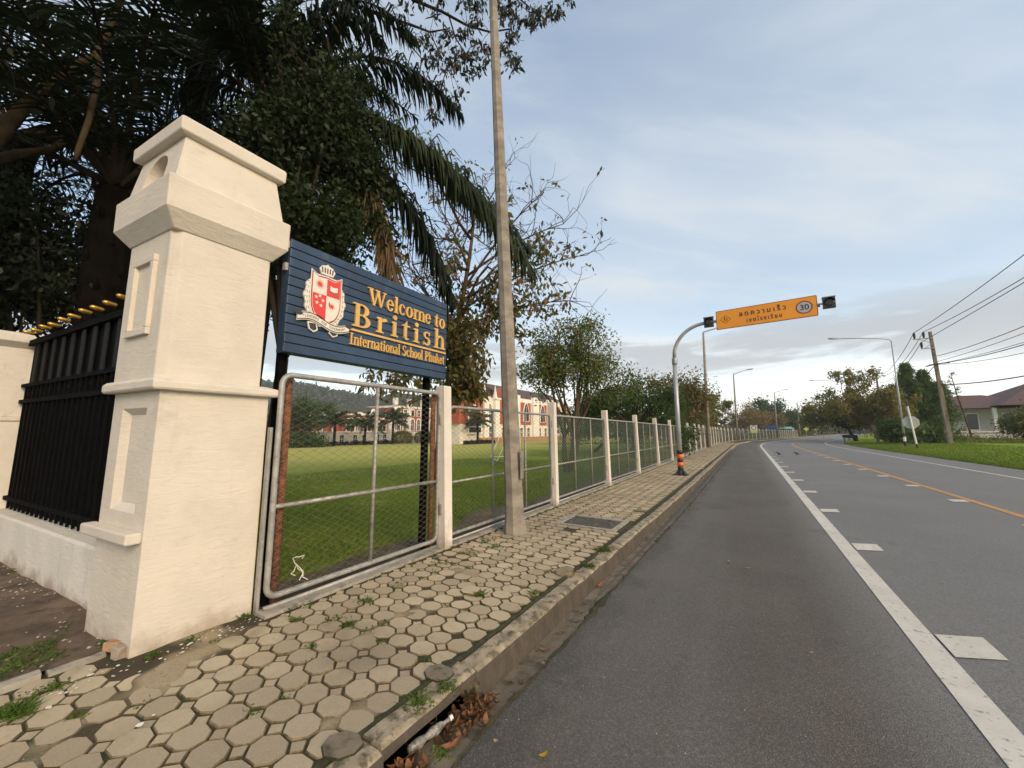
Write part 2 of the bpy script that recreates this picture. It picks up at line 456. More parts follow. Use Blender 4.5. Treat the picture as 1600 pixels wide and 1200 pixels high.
# dark patches of old repairs and oil, hairline cracks
c = mixc(nt, ramp(nt, noise(nt, co, 0.7, 4, 0.55), 0.60, 0.70, 0, 0.30), c, (0.040, 0.037, 0.034))
nt.links.new(c, p.inputs['Base Color'])
p.inputs['Roughness'].default_value = 0.82
p.inputs['Specular IOR Level'].default_value = 0.35
b = bump(nt, vo.outputs['Distance'], 0.5, 0.006)
nt.links.new(bump(nt, noise(nt, co, 1.5, 3), 0.15, 0.03, b), p.inputs['Normal'])


def grassmat(name, a, b, dry, dryf, scale=1.0, dry_shade_x=False):
    m, nt, p = new_mat(name)
    co = coords(nt, 'World')
    c = mixc(nt, ramp(nt, noise(nt, co, 0.22 * scale, 6, 0.65), 0.35, 0.65), a, b)
    if dry_shade_x:
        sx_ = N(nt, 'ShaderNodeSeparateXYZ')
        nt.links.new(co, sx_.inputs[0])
        c = mixc(nt, ramp(nt, sx_.outputs[0], -8, -30, 0, 0.85), c, dry)  # far lawn drier; tree shade near the fence is put into this ramp
    c = mixc(nt, ramp(nt, noise(nt, co, 0.55 * scale, 7, 0.7), 0.62 - dryf * 0.25, 0.78, 0, 0.8), c, dry)
    c = mixc(nt, ramp(nt, noise(nt, co, 26, 4, 0.7), 0.35, 0.7, 0.0, 0.45), c, tuple(q * 0.5 for q in a))
    nt.links.new(c, p.inputs['Base Color'])
    p.inputs['Roughness'].default_value = 0.95
    p.inputs['Specular IOR Level'].default_value = 0.0
    b1 = bump(nt, noise(nt, co, 18, 5, 0.75), 0.6, 0.03)
    nt.links.new(b1, p.inputs['Normal'])
    return m


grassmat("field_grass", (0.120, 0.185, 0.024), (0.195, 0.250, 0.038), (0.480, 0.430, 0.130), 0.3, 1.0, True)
grassmat('verge_grass', (0.180, 0.250, 0.036), (0.250, 0.310, 0.052), (0.280, 0.250, 0.090), 0.15, 2.0)
grassmat('rough_ground', (0.060, 0.080, 0.022), (0.085, 0.100, 0.030), (0.13, 0.10, 0.05), 0.5)

# green shade netting behind the chain link: woven threads with air between
m, nt, p = new_mat('shade_net')
p.inputs['Base Color'].default_value = (0.020, 0.050, 0.032, 1)
p.inputs['Roughness'].default_value = 0.8
tr = N(nt, 'ShaderNodeBsdfTransparent')
mx = N(nt, 'ShaderNodeMixShader')
nt.links.new(ramp(nt, noise(nt, coords(nt, 'World'), 1.2, 4), 0.3, 0.7, 0.42, 0.62), mx.inputs[0])
nt.links.new(tr.outputs[0], mx.inputs[1])
nt.links.new(p.outputs[0], mx.inputs[2])
nt.links.new(mx.outputs[0], nt.nodes['Material Output'].inputs[0])

# ------------------------------------------------------------------ mesh helpers
class MB:
    def __init__(self):
        self.v, self.f = [], []

    def add(self, verts, faces):
        o = len(self.v)
        self.v.extend([tuple(q) for q in verts])
        self.f.extend([tuple(i + o for i in q) for q in faces])
        return self

    def box(self, c, s, rot=None):
        x, y, z = (q / 2 for q in s)
        vs = [Vector((sx * x, sy * y, sz * z)) for sx in (-1, 1) for sy in (-1, 1) for sz in (-1, 1)]
        if rot is not None:
            vs = [rot @ q for q in vs]
        c = Vector(c)
        return self.add([q + c for q in vs], [(0, 1, 3, 2), (4, 6, 7, 5), (0, 4, 5, 1), (2, 3, 7, 6), (0, 2, 6, 4), (1, 5, 7, 3)])

    def bbox(self, x0, x1, y0, y1, z0, z1):
        return self.box(((x0 + x1) / 2, (y0 + y1) / 2, (z0 + z1) / 2), (abs(x1 - x0), abs(y1 - y0), abs(z1 - z0)))

    def loft(self, rings, cap=True, closed=True):
        n = len(rings[0])
        o = len(self.v)
        for r in rings:
            self.v.extend([tuple(q) for q in r])
        for k in range(len(rings) - 1):
            for i in range(n if closed else n - 1):
                j = (i + 1) % n
                self.f.append((o + k * n + i, o + k * n + j, o + (k + 1) * n + j, o + (k + 1) * n + i))
        if cap:
            self.f.append(tuple(o + i for i in reversed(range(n))))
            self.f.append(tuple(o + (len(rings) - 1) * n + i for i in range(n)))
        return self

    def tube(self, pts, rad, n=6, cap=True):
        pts = [Vector(q) for q in pts]
        if isinstance(rad, (int, float)):
            rad = [rad] * len(pts)
        rings, nrm = [], None
        for i, q in enumerate(pts):
            t = (pts[min(i + 1, len(pts) - 1)] - pts[max(i - 1, 0)])
            if t.length < 1e-9:
                t = Vector((0, 0, 1))
            t.normalize()
            if nrm is None:
                a = Vector((1, 0, 0)) if abs(t.x) < 0.9 else Vector((0, 1, 0))
                nrm = (a - t * a.dot(t)).normalized()
            else:
                nrm = nrm - t * nrm.dot(t)
                nrm = nrm.normalized() if nrm.length > 1e-6 else t.orthogonal().normalized()
            b = t.cross(nrm)
            rings.append([q + (nrm * math.cos(k * 2 * math.pi / n) + b * math.sin(k * 2 * math.pi / n)) * rad[i] for k in range(n)])
        return self.loft(rings, cap)

    def prism(self, poly, z0, z1, fn):
        """extrude a 2-D outline; fn maps (u, v, depth) to space"""
        n = len(poly)
        o = len(self.v)
        self.v.extend([tuple(fn(a, b, z0)) for a, b in poly] + [tuple(fn(a, b, z1)) for a, b in poly])
        for i in range(n):
            j = (i + 1) % n
            self.f.append((o + i, o + j, o + n + j, o + n + i))
        self.f.append(tuple(o + n + i for i in range(n)))
        self.f.append(tuple(o + i for i in reversed(range(n))))
        return self

    def mesh(self, name, org=(0, 0, 0)):
        me = bpy.data.meshes.new(name)
        ox, oy, oz = org
        me.from_pydata([(a - ox, b - oy, c - oz) for a, b, c in self.v], [], self.f)
        me.update()
        return me

    def build(self, name, mat, parent=None, org=(0, 0, 0), smooth=False, loc=None):
        return obj(name, self.mesh(name, org), mat, parent, loc if loc is not None else (org if parent is None else (0, 0, 0)), smooth)


def obj(name, me, mat, parent=None, loc=(0, 0, 0), smooth=False):
    o = bpy.data.objects.new(name, me)
    C.objects.link(o)
    if mat and not me.materials:
        me.materials.append(MATS[mat])
    o.parent = parent
    o.location = loc
    if smooth and len(me.polygons):
        me.polygons.foreach_set('use_smooth', [True] * len(me.polygons))
    return o


def fix_normals(o):
    import bmesh
    bm = bmesh.new()
    bm.from_mesh(o.data)
    bmesh.ops.recalc_face_normals(bm, faces=bm.faces)
    bm.to_mesh(o.data)
    bm.free()
    return o


def bevel(o, w, seg=2, angle=40):
    md = o.modifiers.new('bevel', 'BEVEL')
    md.width, md.segments, md.limit_method, md.angle_limit = w, seg, 'ANGLE', R(angle)
    return o


def tag(o, label, cat=None, group=None):
    o['label'] = label
    if cat:
        o['category'] = cat
    if group:
        o['group'] = group
    return o


def thing(name, label, cat, loc=(0, 0, 0), rz=0.0, group=None):
    o = bpy.data.objects.new(name, None)
    o.empty_display_size = 0.2
    C.objects.link(o)
    o.location = loc
    o.rotation_euler = (0, 0, rz)
    return tag(o, label, cat, group)


def struct(o):
    o['kind'] = 'structure'
    return o


def stuff(o, label=None):
    o['kind'] = 'stuff'
    if label:
        o['label'] = label
    return o


def copy_tree(o, parent=None):
    c = o.copy()
    C.objects.link(c)
    c.parent = parent
    for ch in o.children:
        copy_tree(ch, c)
    return c


def npmesh(name, V, F):
    """fast mesh from numpy arrays: V (n,3), F (m,k)"""
    me = bpy.data.meshes.new(name)
    n, (mf, k) = len(V), F.shape
    me.vertices.add(n)
    me.vertices.foreach_set('co', np.ascontiguousarray(V, dtype=np.float32).ravel())
    me.loops.add(mf * k)
    me.loops.foreach_set('vertex_index', np.ascontiguousarray(F, dtype=np.int32).ravel())
    me.polygons.add(mf)
    me.polygons.foreach_set('loop_start', np.arange(0, mf * k, k, dtype=np.int32))
    me.update(calc_edges=True)
    return me


def at(px, py, d):
    """point at horizontal distance d on the sight line measured in the survey photograph"""
    x, y = (px - 800) / 590.0, -(py - 600) / 590.0
    f = math.cos(PITCH) - y * math.sin(PITCH)
    w = math.sin(PITCH) + y * math.cos(PITCH)
    a = Vector((x * math.cos(YAW) - f * math.sin(YAW), x * math.sin(YAW) + f * math.cos(YAW), w))
    return Vector((0, 0, EYE)) + a * (d / math.hypot(a.x, a.y))


ORD = ['first', 'second', 'third', 'fourth', 'fifth', 'sixth', 'seventh', 'eighth', 'ninth', 'tenth', 'eleventh', 'twelfth', 'thirteenth', 'fourteenth', 'fifteenth', 'sixteenth', 'seventeenth', 'eighteenth', 'nineteenth']
TENS = {20: 'twent', 30: 'thirt', 40: 'fort', 50: 'fift'}


def ordinal(i):
    if i < 19:
        return ORD[i]
    n = i + 1
    t = n // 10 * 10
    return TENS[t] + 'ieth' if n == t else TENS[t] + 'y-' + ORD[n - t - 1]


# ------------------------------------------------------------------ line of the road
ROAD_Z = -0.15
RAD, Y0, YB = 360.0, 50.0, 86.0


def road_dx(y):
    if y < Y0:
        return 0.0, 0.0
    if y < YB:
        return (y - Y0) ** 2 / RAD, 2 * (y - Y0) / RAD
    s = 2 * (YB - Y0) / RAD
    return (YB - Y0) ** 2 / RAD + s * (y - YB), s


def on_road(off, y, z=0.0):
    d, s = road_dx(y)
    h = math.atan(s)
    return Vector((d + off * math.cos(h), y - off * math.sin(h), z))


def kshift(y):
    return 0.13 * max(0.0, min(1.0, y / 10.0))


YS = [-14, -8, -5, -3, -2] + [i * 1.0 for i in range(-1, 50)] + [50 + i * 2.0 for i in range(0, 50)] + [150 + 8 * i for i in range(0, 32)]


def ribbon(cols, zs, ys, shift=False, attr=False):
    """sheet that follows the road: one vertex column per offset"""
    V, F, A = [], [], []
    for y in ys:
        k = kshift(y) if shift else 0.0
        for c, z in zip(cols, zs):
            V.append(tuple(on_road(c + k, y, z)))
            A.append(c)
    n = len(cols)
    for i in range(len(ys) - 1):
        for j in range(n - 1):
            F.append((i * n + j, i * n + j + 1, (i + 1) * n + j + 1, (i + 1) * n + j))
    me = bpy.data.meshes.new('ribbon')
    me.from_pydata(V, [], F)
    me.update()
    if attr:
        a = me.attributes.new('across', 'FLOAT', 'POINT')
        a.data.foreach_set('value', A)
    return me


rng = np.random.default_rng(7)
random.seed(7)

# ------------------------------------------------------------------ ground, field, road, pavement
gb = MB()
nseg = 48
rings = [[(r_ * math.cos(a), r_ * math.sin(a), -3.4) for a in np.linspace(0, 2 * math.pi, nseg, endpoint=False)] for r_ in (30, 120, 500, 1100)]
gb.loft(rings, cap=False)
gb.add([q for q in rings[0]], [tuple(range(nseg))])
struct(gb.build('ground', 'rough_ground'))


def field_z(x):
    return -0.13 - 0.0185 * max(0.0, -x - 4.0)


V, F = [], []
fx = [-3.62, -4.2, -5, -6, -7.5, -9.5, -12, -16, -22, -30, -40, -52, -66, -84, -110, -160, -240]
fy = [1.2, 2.5, 4, 5.5, 7, 9, 12, 16, 22, 30, 40, 52, 66, 84, 110, 150, 210]
for j, y in enumerate(fy):
    for i, x in enumerate(fx):
        jit = 0.03 if 0 < i < 6 else 0.0
        V.append((x + (road_dx(y)[0] if i == 0 else 0), y, field_z(x) + random.uniform(-jit, jit)))
for j in range(len(fy) - 1):
    for i in range(len(fx) - 1):
        a = j * len(fx) + i
        F.append((a, a + len(fx), a + len(fx) + 1, a + 1))
me = bpy.data.meshes.new('playing_field')
me.from_pydata(V, [], F)
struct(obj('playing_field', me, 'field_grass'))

# bare earth bank just inside the fence
V, F = [], []
ys_ = np.arange(1.3, 60, 0.5)
for y in ys_:
    w = 0.55 + 0.35 * math.sin(y * 1.7) * math.sin(y * 0.6 + 1)
    for x, z in ((-3.50, -0.06), (-3.8, field_z(-4) + 0.05), (-4.0 - w, field_z(-4) + 0.008)):
        V.append((x + road_dx(y)[0], y, z + random.uniform(-0.012, 0.012)))
for i in range(len(ys_) - 1):
    for j in range(2):
        a = i * 3 + j
        F.append((a, a + 3, a + 4, a + 1))
me = bpy.data.meshes.new('earth_bank')
me.from_pydata(V, [], F)
struct(obj('earth_bank', me, 'soil'))

road = struct(obj('road', ribbon([-1.40, -1.2, -1.0, -0.6, 0.2, 1.0, 2.2, 3.4, 4.4, 6.0, 8.0, 10.3], [ROAD_Z - 0.012, ROAD_Z - .009, ROAD_Z - .006, ROAD_Z, ROAD_Z, ROAD_Z, ROAD_Z + .01, ROAD_Z + .015, ROAD_Z + .02, ROAD_Z + .015, ROAD_Z, ROAD_Z - .03], YS, attr=True), 'asphalt'))


def road_z(off):
    return float(np.interp(off, [-1.40, -0.6, 0.2, 1.0, 2.2, 3.4, 4.4, 6.0, 8.0, 10.3], [ROAD_Z - 0.012, ROAD_Z, ROAD_Z, ROAD_Z, ROAD_Z + .01, ROAD_Z + .015, ROAD_Z + .02, ROAD_Z + .015, ROAD_Z, ROAD_Z - .03]))


# painted lines are parts of the road
tag(obj('edge_line', ribbon([0.97, 1.15], [road_z(0.97) + .005] * 2, YS), 'line_white', road), 'solid white line between shoulder and lane')
tag(obj('centre_line', ribbon([4.27, 4.42], [road_z(4.4) + .005] * 2, YS), 'line_yellow', road), 'solid yellow line along the middle of the road')
tag(obj('edge_line', ribbon([7.95, 8.08], [road_z(8.0) + .006] * 2, YS), 'line_white', road), 'thin white line beside the grass verge')
for k in range(1, 20):
    y = 1.50 + 2.96 * k
    for (a, b) in ((1.165, 1.47), (3.93, 4.245)):
        q = MB()
        z = max(road_z(a), road_z(b)) + .007
        jj = [random.uniform(-.01, .01) for _ in range(4)]
        q.add([on_road(a, y - .24 + jj[0], z), on_road(b, y - .10 + jj[1], z), on_road(b, y + .27 + jj[2], z), on_road(a, y + .13 + jj[3], z)], [(0, 1, 2, 3)])
        q.build('marking_bar', 'line_white', road)

# gutter between kerb and asphalt
gutter = struct(obj('gutter', ribbon([-1.60, -1.50, -1.37], [ROAD_Z - .025, ROAD_Z - .02, ROAD_Z - .002], YS, shift=True), 'gutter_concrete'))

# pavement bed (soil and moss between the stones)
# it lies uneven: in places washed-in mud fills the joints to the top
V, F = [], []
bx_ = np.arange(-3.82, -1.63, .045)
by_ = np.concatenate([np.arange(-3, 9, .045), np.arange(9, 30, .25), np.array([y for y in YS if y >= 30])])
from mathutils import noise as mn
for y in by_:
    d_, s_ = road_dx(float(y))
    for x in bx_:
        w = mn.fractal(Vector((x * 1.1, y * 1.1, 3.0)), 1.0, 2.0, 4)
        f_ = mn.noise(Vector((x * 9, y * 9, 7.0)))
        V.append((x + d_, float(y), -.012 + .0125 * max(0.0, min(1.0, (w - .24) * 2.0)) + .0022 * f_))
nx = len(bx_)
for j in range(len(by_) - 1):
    for i in range(nx - 1):
        a = j * nx + i
        F.append((a, a + 1, a + nx + 1, a + nx))
pavement = struct(obj('pavement', npmesh('pavement', np.array(V), np.array(F)), 'joint_soil', smooth=True))

# ---- octagonal stones with small square infill
PX, PY = 0.200, 0.166
XS0 = -1.822


def oct_mesh(name, rx, ry, jit, seed):
    r_ = random.Random(seed)
    k = 0.44
    base = [(rx, -ry * k), (rx, ry * k), (rx * k, ry), (-rx * k, ry), (-rx, ry * k), (-rx, -ry * k), (-rx * k, -ry), (rx * k, -ry)]
    base = [(a + r_.uniform(-jit, jit), b + r_.uniform(-jit, jit)) for a, b in base]
    q = MB()
    q.loft([[(a, b, -0.05) for a, b in base], [(a, b, -0.005) for a, b in base], [(a * .945, b * .945, 0.0) for a, b in base]], cap=False)
    n = len(q.v)
    q.f.append(tuple(range(n - 8, n)))
    return q


def sq_mesh(name, r0, jit, seed):
    r_ = random.Random(seed)
    base = [(r0, 0), (0, r0 * .93), (-r0, 0), (0, -r0 * .93)]
    base = [(a + r_.uniform(-jit, jit), b + r_.uniform(-jit, jit)) for a, b in base]
    q = MB()
    q.loft([[(a, b, -0.05) for a, b in base], [(a, b, -0.004) for a, b in base], [(a * .9, b * .9, 0.0) for a, b in base]], cap=False)
    n = len(q.v)
    q.f.append(tuple(range(n - 4, n)))
    return q


octs = [oct_mesh('o', PX / 2 - .0062, PY / 2 - .0058, .0042, s) for s in range(5)]
sqs = [sq_mesh('s', 0.0475, .003, s) for s in range(4)]
oct_me = [q.mesh('paving_octagon') for q in octs]
sq_me = [q.mesh('paving_square') for q in sqs]
for q in oct_me + sq_me:
    q.materials.append(MATS['paver'])
    q.materials.append(MATS['paver_edge'])
    for p_ in q.polygons:
        p_.material_index = 0 if p_.normal.z > .97 else 1


def blocked(x, y):
    if y > 0.88 and y < 1.72 and x < -3.50:
        return True
    if x < -3.36 and y > 0.9:
        return True
    if x < -3.72:
        return True
    if -2.80 < x < -1.80 and 5.82 < y < 6.62:      # drain cover
        return True
    if math.hypot(x + 3.04, y - 4.98) < 0.17:
        return True
    return False


o_sp, s_sp = [], []
for r_ in range(0, 370):
    y = 0.08 + r_ * PY
    for c_ in range(0, 10):
        x = XS0 - c_ * PX
        if not blocked(x, y):
            o_sp.append((x, y))
        xs, ysq = x - PX / 2, y + PY / 2
        if not blocked(xs, ysq) and c_ < 9:
            s_sp.append((xs, ysq))


def lay(spots, meshes, builders, name, farname, zj, sink=0.0):
    spots.sort(key=lambda s: s[0] ** 2 + s[1] ** 2)
    near, far = spots[:300], spots[300:]
    for i, (x, y) in enumerate(near):
        o = bpy.data.objects.new(name, meshes[random.randrange(len(meshes))])
        C.objects.link(o)
        o.parent = pavement
        z = sink + random.gauss(0, zj) + 0.004 * math.sin(x * 3.1 + y * 2.3)
        if random.random() < 0.04:
            z -= 0.008
        o.location = (x + random.gauss(0, .002), y + random.gauss(0, .002), z)
        o.rotation_euler = (random.gauss(0, .010), random.gauss(0, .010), random.choice((0, math.pi)) + random.gauss(0, .012))
    q = MB()
    for x, y in far:
        b = builders[random.randrange(len(builders))]
        p_ = on_road(x, y)
        z = sink + random.gauss(0, zj)
        t1, t2 = random.gauss(0, .008), random.gauss(0, .008)
        q.add([(p_.x + a, p_.y + c, z + e + a * t1 + c * t2) for a, c, e in b.v], b.f)
    o = stuff(q.build(farname, 'paver', pavement))
    o.data.materials.append(MATS['paver_edge'])
    for p_ in o.data.polygons:
        if p_.normal.z < .93:
            p_.material_index = 1


lay(o_sp, oct_me, octs, 'paving_octagon', 'distant_octagons', .0022)

lay(s_sp, sq_me, sqs, 'paving_square', 'distant_squares', .004, -.005)

# ---- kerb: stones of about a metre, with a drain mouth under one of them
kerb = struct(bpy.data.objects.new('kerb', None))
C.objects.link(kerb)
yk = -3.0
MOUTH = (1.36, 2.08)
i = 0
edges = []
while yk < 1.3:
    edges.append((yk, min(yk + .95, MOUTH[0])))
    yk += .95
edges = [e for e in edges if e[1] - e[0] > .2]
edges[-1] = (edges[-1][0], MOUTH[0])
edges.append(MOUTH)
yk = MOUTH[1]
while yk < 40:
    edges.append((yk, yk + .98))
    yk += .98
r2 = random.Random(3)
for (a, b) in edges:
    g_ = .006
    mouth = (a, b) == MOUTH
    dz, dxk = r2.uniform(-.008, .006), r2.uniform(-.008, .008)
    q = MB()
    rings = []
    for y in np.linspace(a + g_, b - g_, 7):
        k = kshift(y) + dxk + r2.uniform(-.003, .003)
        w1, w2 = r2.uniform(-.007, .004), r2.uniform(-.009, .005)
        zb = -0.062 + r2.uniform(-.010, .010) if mouth else ROAD_Z - .06
        prof = [(-1.735, zb if mouth else -.2), (-1.735, -.012), (-1.722, .002 + w1), (-1.612, .004 + w1), (-1.592 + w2, -.002 + w1), (-1.577 + w2, -.016), (-1.570 + w2 * .6, -.04), (-1.571 if mouth else -1.548, zb)]
        rings.append([(x + k, y, z + dz) for x, z in prof])
    q.loft(rings)
    o = fix_normals(q.build('kerb_stone', 'kerb_concrete', kerb))
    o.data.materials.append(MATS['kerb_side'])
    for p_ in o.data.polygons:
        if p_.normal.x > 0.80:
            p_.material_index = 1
far = obj('distant_kerb_stones', ribbon([-1.735, -1.722, -1.60, -1.575, -1.548], [-.05, .002, .004, -.02, ROAD_Z - .03], [y for y in YS if y >= edges[-1][1] - .5], shift=True), 'kerb_concrete', kerb)
# drain mouth interior
q = MB()
x0, x1, ya, yb, zt, zb = -2.05, -1.56, MOUTH[0] - .02, MOUTH[1] + .02, -.060, -.46
q.add([(x0, ya, zb), (x1, ya, zb), (x1, yb, zb), (x0, yb, zb), (x0, ya, zt), (x0, yb, zt), (x1, ya, zt), (x1, yb, zt)], [(0, 1, 2, 3), (0, 3, 5, 4), (0, 4, 6, 1), (3, 2, 7, 5)])
tag(q.build('drain_inlet', 'void', kerb), 'dark mouth of the street drain under the kerb')

# moss line where the asphalt meets the gutter
V, F = [], []
ym = np.arange(-1, 40, .08)
for y in ym:
    w = .004 + .016 * random.random() * (1 + math.sin(y * 2.1) + .6 * math.sin(y * 7.3)) ** 2 * .5
    c_ = -1.366 + kshift(y) + random.uniform(-.012, .012)
    for s_, z in ((-1, .004), (0, .010 + .008 * random.random()), (1, .004)):
        V.append((c_ + s_ * w, y, ROAD_Z + z - .006))
for i in range(len(ym) - 1):
    for j in range(2):
        F.append((i * 3 + j, i * 3 + j + 1, i * 3 + j + 4, i * 3 + j + 3))
me = bpy.data.meshes.new('moss')
me.from_pydata(V, [], F)
stuff(obj('moss', me, 'moss'), 'strip of moss and grit along the gutter edge')

# moss line between kerb and pavers is the bed itself, raised a touch
stuff(obj('soil_joint', ribbon([-1.80, -1.755, -1.735], [-.010, .001, -.008], [y for y in YS if y < 60], shift=True), 'moss'), 'mossy joint between pavers and kerb')

# stone edging and bare earth left of the gate pillar
edge_things = struct(bpy.data.objects.new('edging', None))
C.objects.link(edge_things)
for (a, b, dz) in ((-2.3, -1.4, 0), (-1.4, -.5, .004), (-.5, .36, 0), (.36, .62, .01), (.64, .90, -.012)):
    q = MB()
    rr = random.Random(int(a * 100))
    rings = []
    for y in np.linspace(a, b - .01, 5):
        w = rr.uniform(-.008, .008)
        rings.append([(-3.84 + w, y, -.1), (-3.84 + w, y, .012 + dz), (-3.80 + w, y, .022 + dz), (-3.745 + w, y, .016 + dz), (-3.735 + w, y, -.1)])
    q.loft(rings)
    fix_normals(q.build('edging_stone', 'concrete', edge_things))
V, F = [], []
ex = np.linspace(-3.83, -16, 40)
ey = np.linspace(-6, 1.25, 30)
for y in ey:
    for x in ex:
        t = min(1, (-3.83 - x) / .6)
        V.append((x, y, 0.004 * (1 - t) + t * (.028 * math.sin(x * 2.3 + y) * math.sin(y * 3.1) + random.uniform(-.012, .012))))
nx = len(ex)
for j in range(len(ey) - 1):
    for i in range(nx - 1):
        F.append((j * nx + i, (j + 1) * nx + i, (j + 1) * nx + i + 1, j * nx + i + 1))
me = bpy.data.meshes.new('bare_earth')
me.from_pydata(V, [], F)
struct(obj('bare_earth', me, 'soil', smooth=True))
# compound ground behind the black railing
q = MB()
q.add([(-4.0, 1.2, -.11), (-60, -1.0, -.11), (-60, -40, -.3), (-16, -40, -.3), (-16, -6, -.03), (-16, 0.6, -.03)], [(0, 1, 2, 3, 4, 5)])
struct(q.build('yard', 'rough_ground'))

# right-hand verge: grass rising gently from the shoulder
V, F = [], []
cols = [10.2, 10.6, 11.5, 13, 15.5, 19, 24, 32, 45, 70, 120]
zs = [ROAD_Z - .02, ROAD_Z + .03, -.10, -.02, .10, .25, .3, .35, .4, .4, .4]
vy = [y for y in YS if y > -10]
for y in vy:
    for j, (c_, z) in enumerate(zip(cols, zs)):
        o_ = c_ + (random.uniform(-.12, .12) if j == 0 else 0)
        V.append(tuple(on_road(o_, y, z + (random.uniform(-.02, .02) if j > 1 else 0))))
n = len(cols)
for i in range(len(vy) - 1):
    for j in range(n - 1):
        F.append((i * n + j, i * n + j + 1, (i + 1) * n + j + 1, (i + 1) * n + j))
me = bpy.data.meshes.new('grass_verge')
me.from_pydata(V, [], F)
struct(obj('grass_verge', me, 'verge_grass', smooth=True))

# ground beyond the far end of the fence on the left
q = MB()
far_strip = ribbon([-3.7, -8, -20, -60], [-.03, -.2, -.4, -1.2], [y for y in YS if y >= 58])
struct(obj('left_bank', far_strip, 'rough_ground'))

# ------------------------------------------------------------------ gate pillar
def rect_ring(x0, x1, y0, y1, z, ch=0.0):
    """plan ring; ch cuts the corner towards the viewer (x1, y0)"""
    if ch:
        return [(x0, y0, z), (x1 - ch, y0, z), (x1, y0 + ch, z), (x1, y1, z), (x0, y1, z)]
    return [(x0, y0, z), (x1, y0, z), (x1, y1, z), (x0, y1, z)]


def grow(r_, d):
    return (r_[0] - d, r_[1] + d, r_[2] - d, r_[3] + d)


def ray_r(inside, ang, rmax):
    lo, hi = 0.0, rmax
    for _ in range(30):
        m_ = (lo + hi) / 2
        if inside(m_ * math.cos(ang), m_ * math.sin(ang)):
            lo = m_
        else:
            hi = m_
    return lo


def holed(q, hw, hh, inside, fn, depth, n=44, taper=1.0, back=True, extra=()):
    """plate (half sizes hw, hh) with an opening; fn(u, v, d) places it, d runs inwards"""
    angs = sorted(list(np.linspace(-math.pi, math.pi, n, endpoint=False)) + [math.atan2(sy * hh, sx * hw) for sx in (-1, 1) for sy in (-1, 1)] + list(extra))
    out, inn, deep = [], [], []
    for a in angs:
        c_, s_ = math.cos(a), math.sin(a)
        t = min(hw / abs(c_) if abs(c_) > 1e-9 else 1e9, hh / abs(s_) if abs(s_) > 1e-9 else 1e9)
        out.append(fn(c_ * t, s_ * t, 0))
        r_ = ray_r(inside, a, t)
        inn.append(fn(c_ * r_, s_ * r_, 0))
        deep.append(fn(c_ * r_ * taper, s_ * r_ * taper, depth))
    q.loft([out, inn, deep], cap=False)
    if back:
        o = len(q.v) - len(angs)
        q.f.append(tuple(o + i for i in range(len(angs))))
    return q


GP = (-3.59, 0.97, 0.0)
gate = thing('gate_pillar', 'tall cream plastered gate pillar with arched niche and flat cap', 'pillar', GP)
S1 = (-4.34, -3.59, 0.96, 1.69)          # lower shaft in plan
S2 = (-4.36, -3.62, 0.945, 1.63)         # upper shaft
q = MB()
q.loft([rect_ring(S1[0], S1[1], 1.004, S1[3], -.2), rect_ring(S1[0], S1[1], 1.004, S1[3], 1.785)])
pa, pb, pc_, pd_ = S1[0] + .17, S1[1] - .17, 0.90, 1.66          # sunk panel with splayed edges
q.loft([[(x, S1[2] + d, z) for x, z in r_] for d, r_ in ((0, ((S1[0], -.2), (S1[1], -.2), (S1[1], 1.785), (S1[0], 1.785))), (0, ((pa, pc_), (pb, pc_), (pb, pd_), (pa, pd_))), (.042, ((pa + .05, pc_ + .05), (pb - .05, pc_ + .05), (pb - .05, pd_ - .05), (pa + .05, pd_ - .05))))], cap=False)
q.f.append(tuple(len(q.v) - 4 + k for k in range(4)))
# side cheeks closing the front plate
q.add([(S1[1], S1[2], -.2), (S1[1], 1.004, -.2), (S1[1], 1.004, 1.785), (S1[1], S1[2], 1.785)], [(0, 1, 2, 3)])
q.add([(S1[0], S1[2], -.2), (S1[0], 1.004, -.2), (S1[0], 1.004, 1.785), (S1[0], S1[2], 1.785)], [(3, 2, 1, 0)])
lower = q.build('lower_shaft', 'plaster', gate, GP)
q = MB()
q.bbox(-4.39, -3.603, .875, .962, .715, .790)
bevel(q.build('plinth_ledge', 'plaster', gate, GP), .012)
q = MB()
q.loft([rect_ring(*grow(S1, .055), 1.783), rect_ring(*grow(S1, .065), 1.80), rect_ring(*grow(S1, .065), 1.845), rect_ring(*grow(S2, .03), 1.872)])
bevel(q.build('string_course', 'plaster', gate, GP), .007)
q = MB()
q.loft([rect_ring(*S2, 1.86, .055), rect_ring(*S2, 3.10, .055)])
upper = q.build('upper_shaft', 'plaster', gate, GP)
bevel(upper, .008)
q = MB()     # raised moulding round the upper panel
ux0, ux1, uz0, uz1, uw = -4.20, -3.83, 2.22, 2.86, .055
y1 = S2[2]
for (a, b, c_, d) in ((ux0, ux1, uz1 - uw, uz1), (ux0, ux1, uz0, uz0 + uw), (ux0, ux0 + uw, uz0 + uw, uz1 - uw), (ux1 - uw, ux1, uz0 + uw, uz1 - uw)):
    q.bbox(a, b, y1 - .028, y1 + .01, c_, d)
bevel(q.build('panel_moulding', 'plaster', upper, GP), .006)
q = MB()
q.loft([rect_ring(*grow(S2, -.01), 3.02), rect_ring(*grow(S2, .012), 3.03), rect_ring(*grow(S2, .095), 3.15), rect_ring(*grow(S2, .098), 3.405), rect_ring(*grow(S2, .055), 3.42)])
bevel(q.build('cornice', 'plaster', gate, GP), .010)
q = MB()
BX0, BX1 = grow(S2, .050), grow(S2, -.005)
zb0, zb1 = 3.42, 3.81
ring0, ring1 = rect_ring(*BX0, zb0), rect_ring(*BX1, zb1)
o0 = len(q.v)
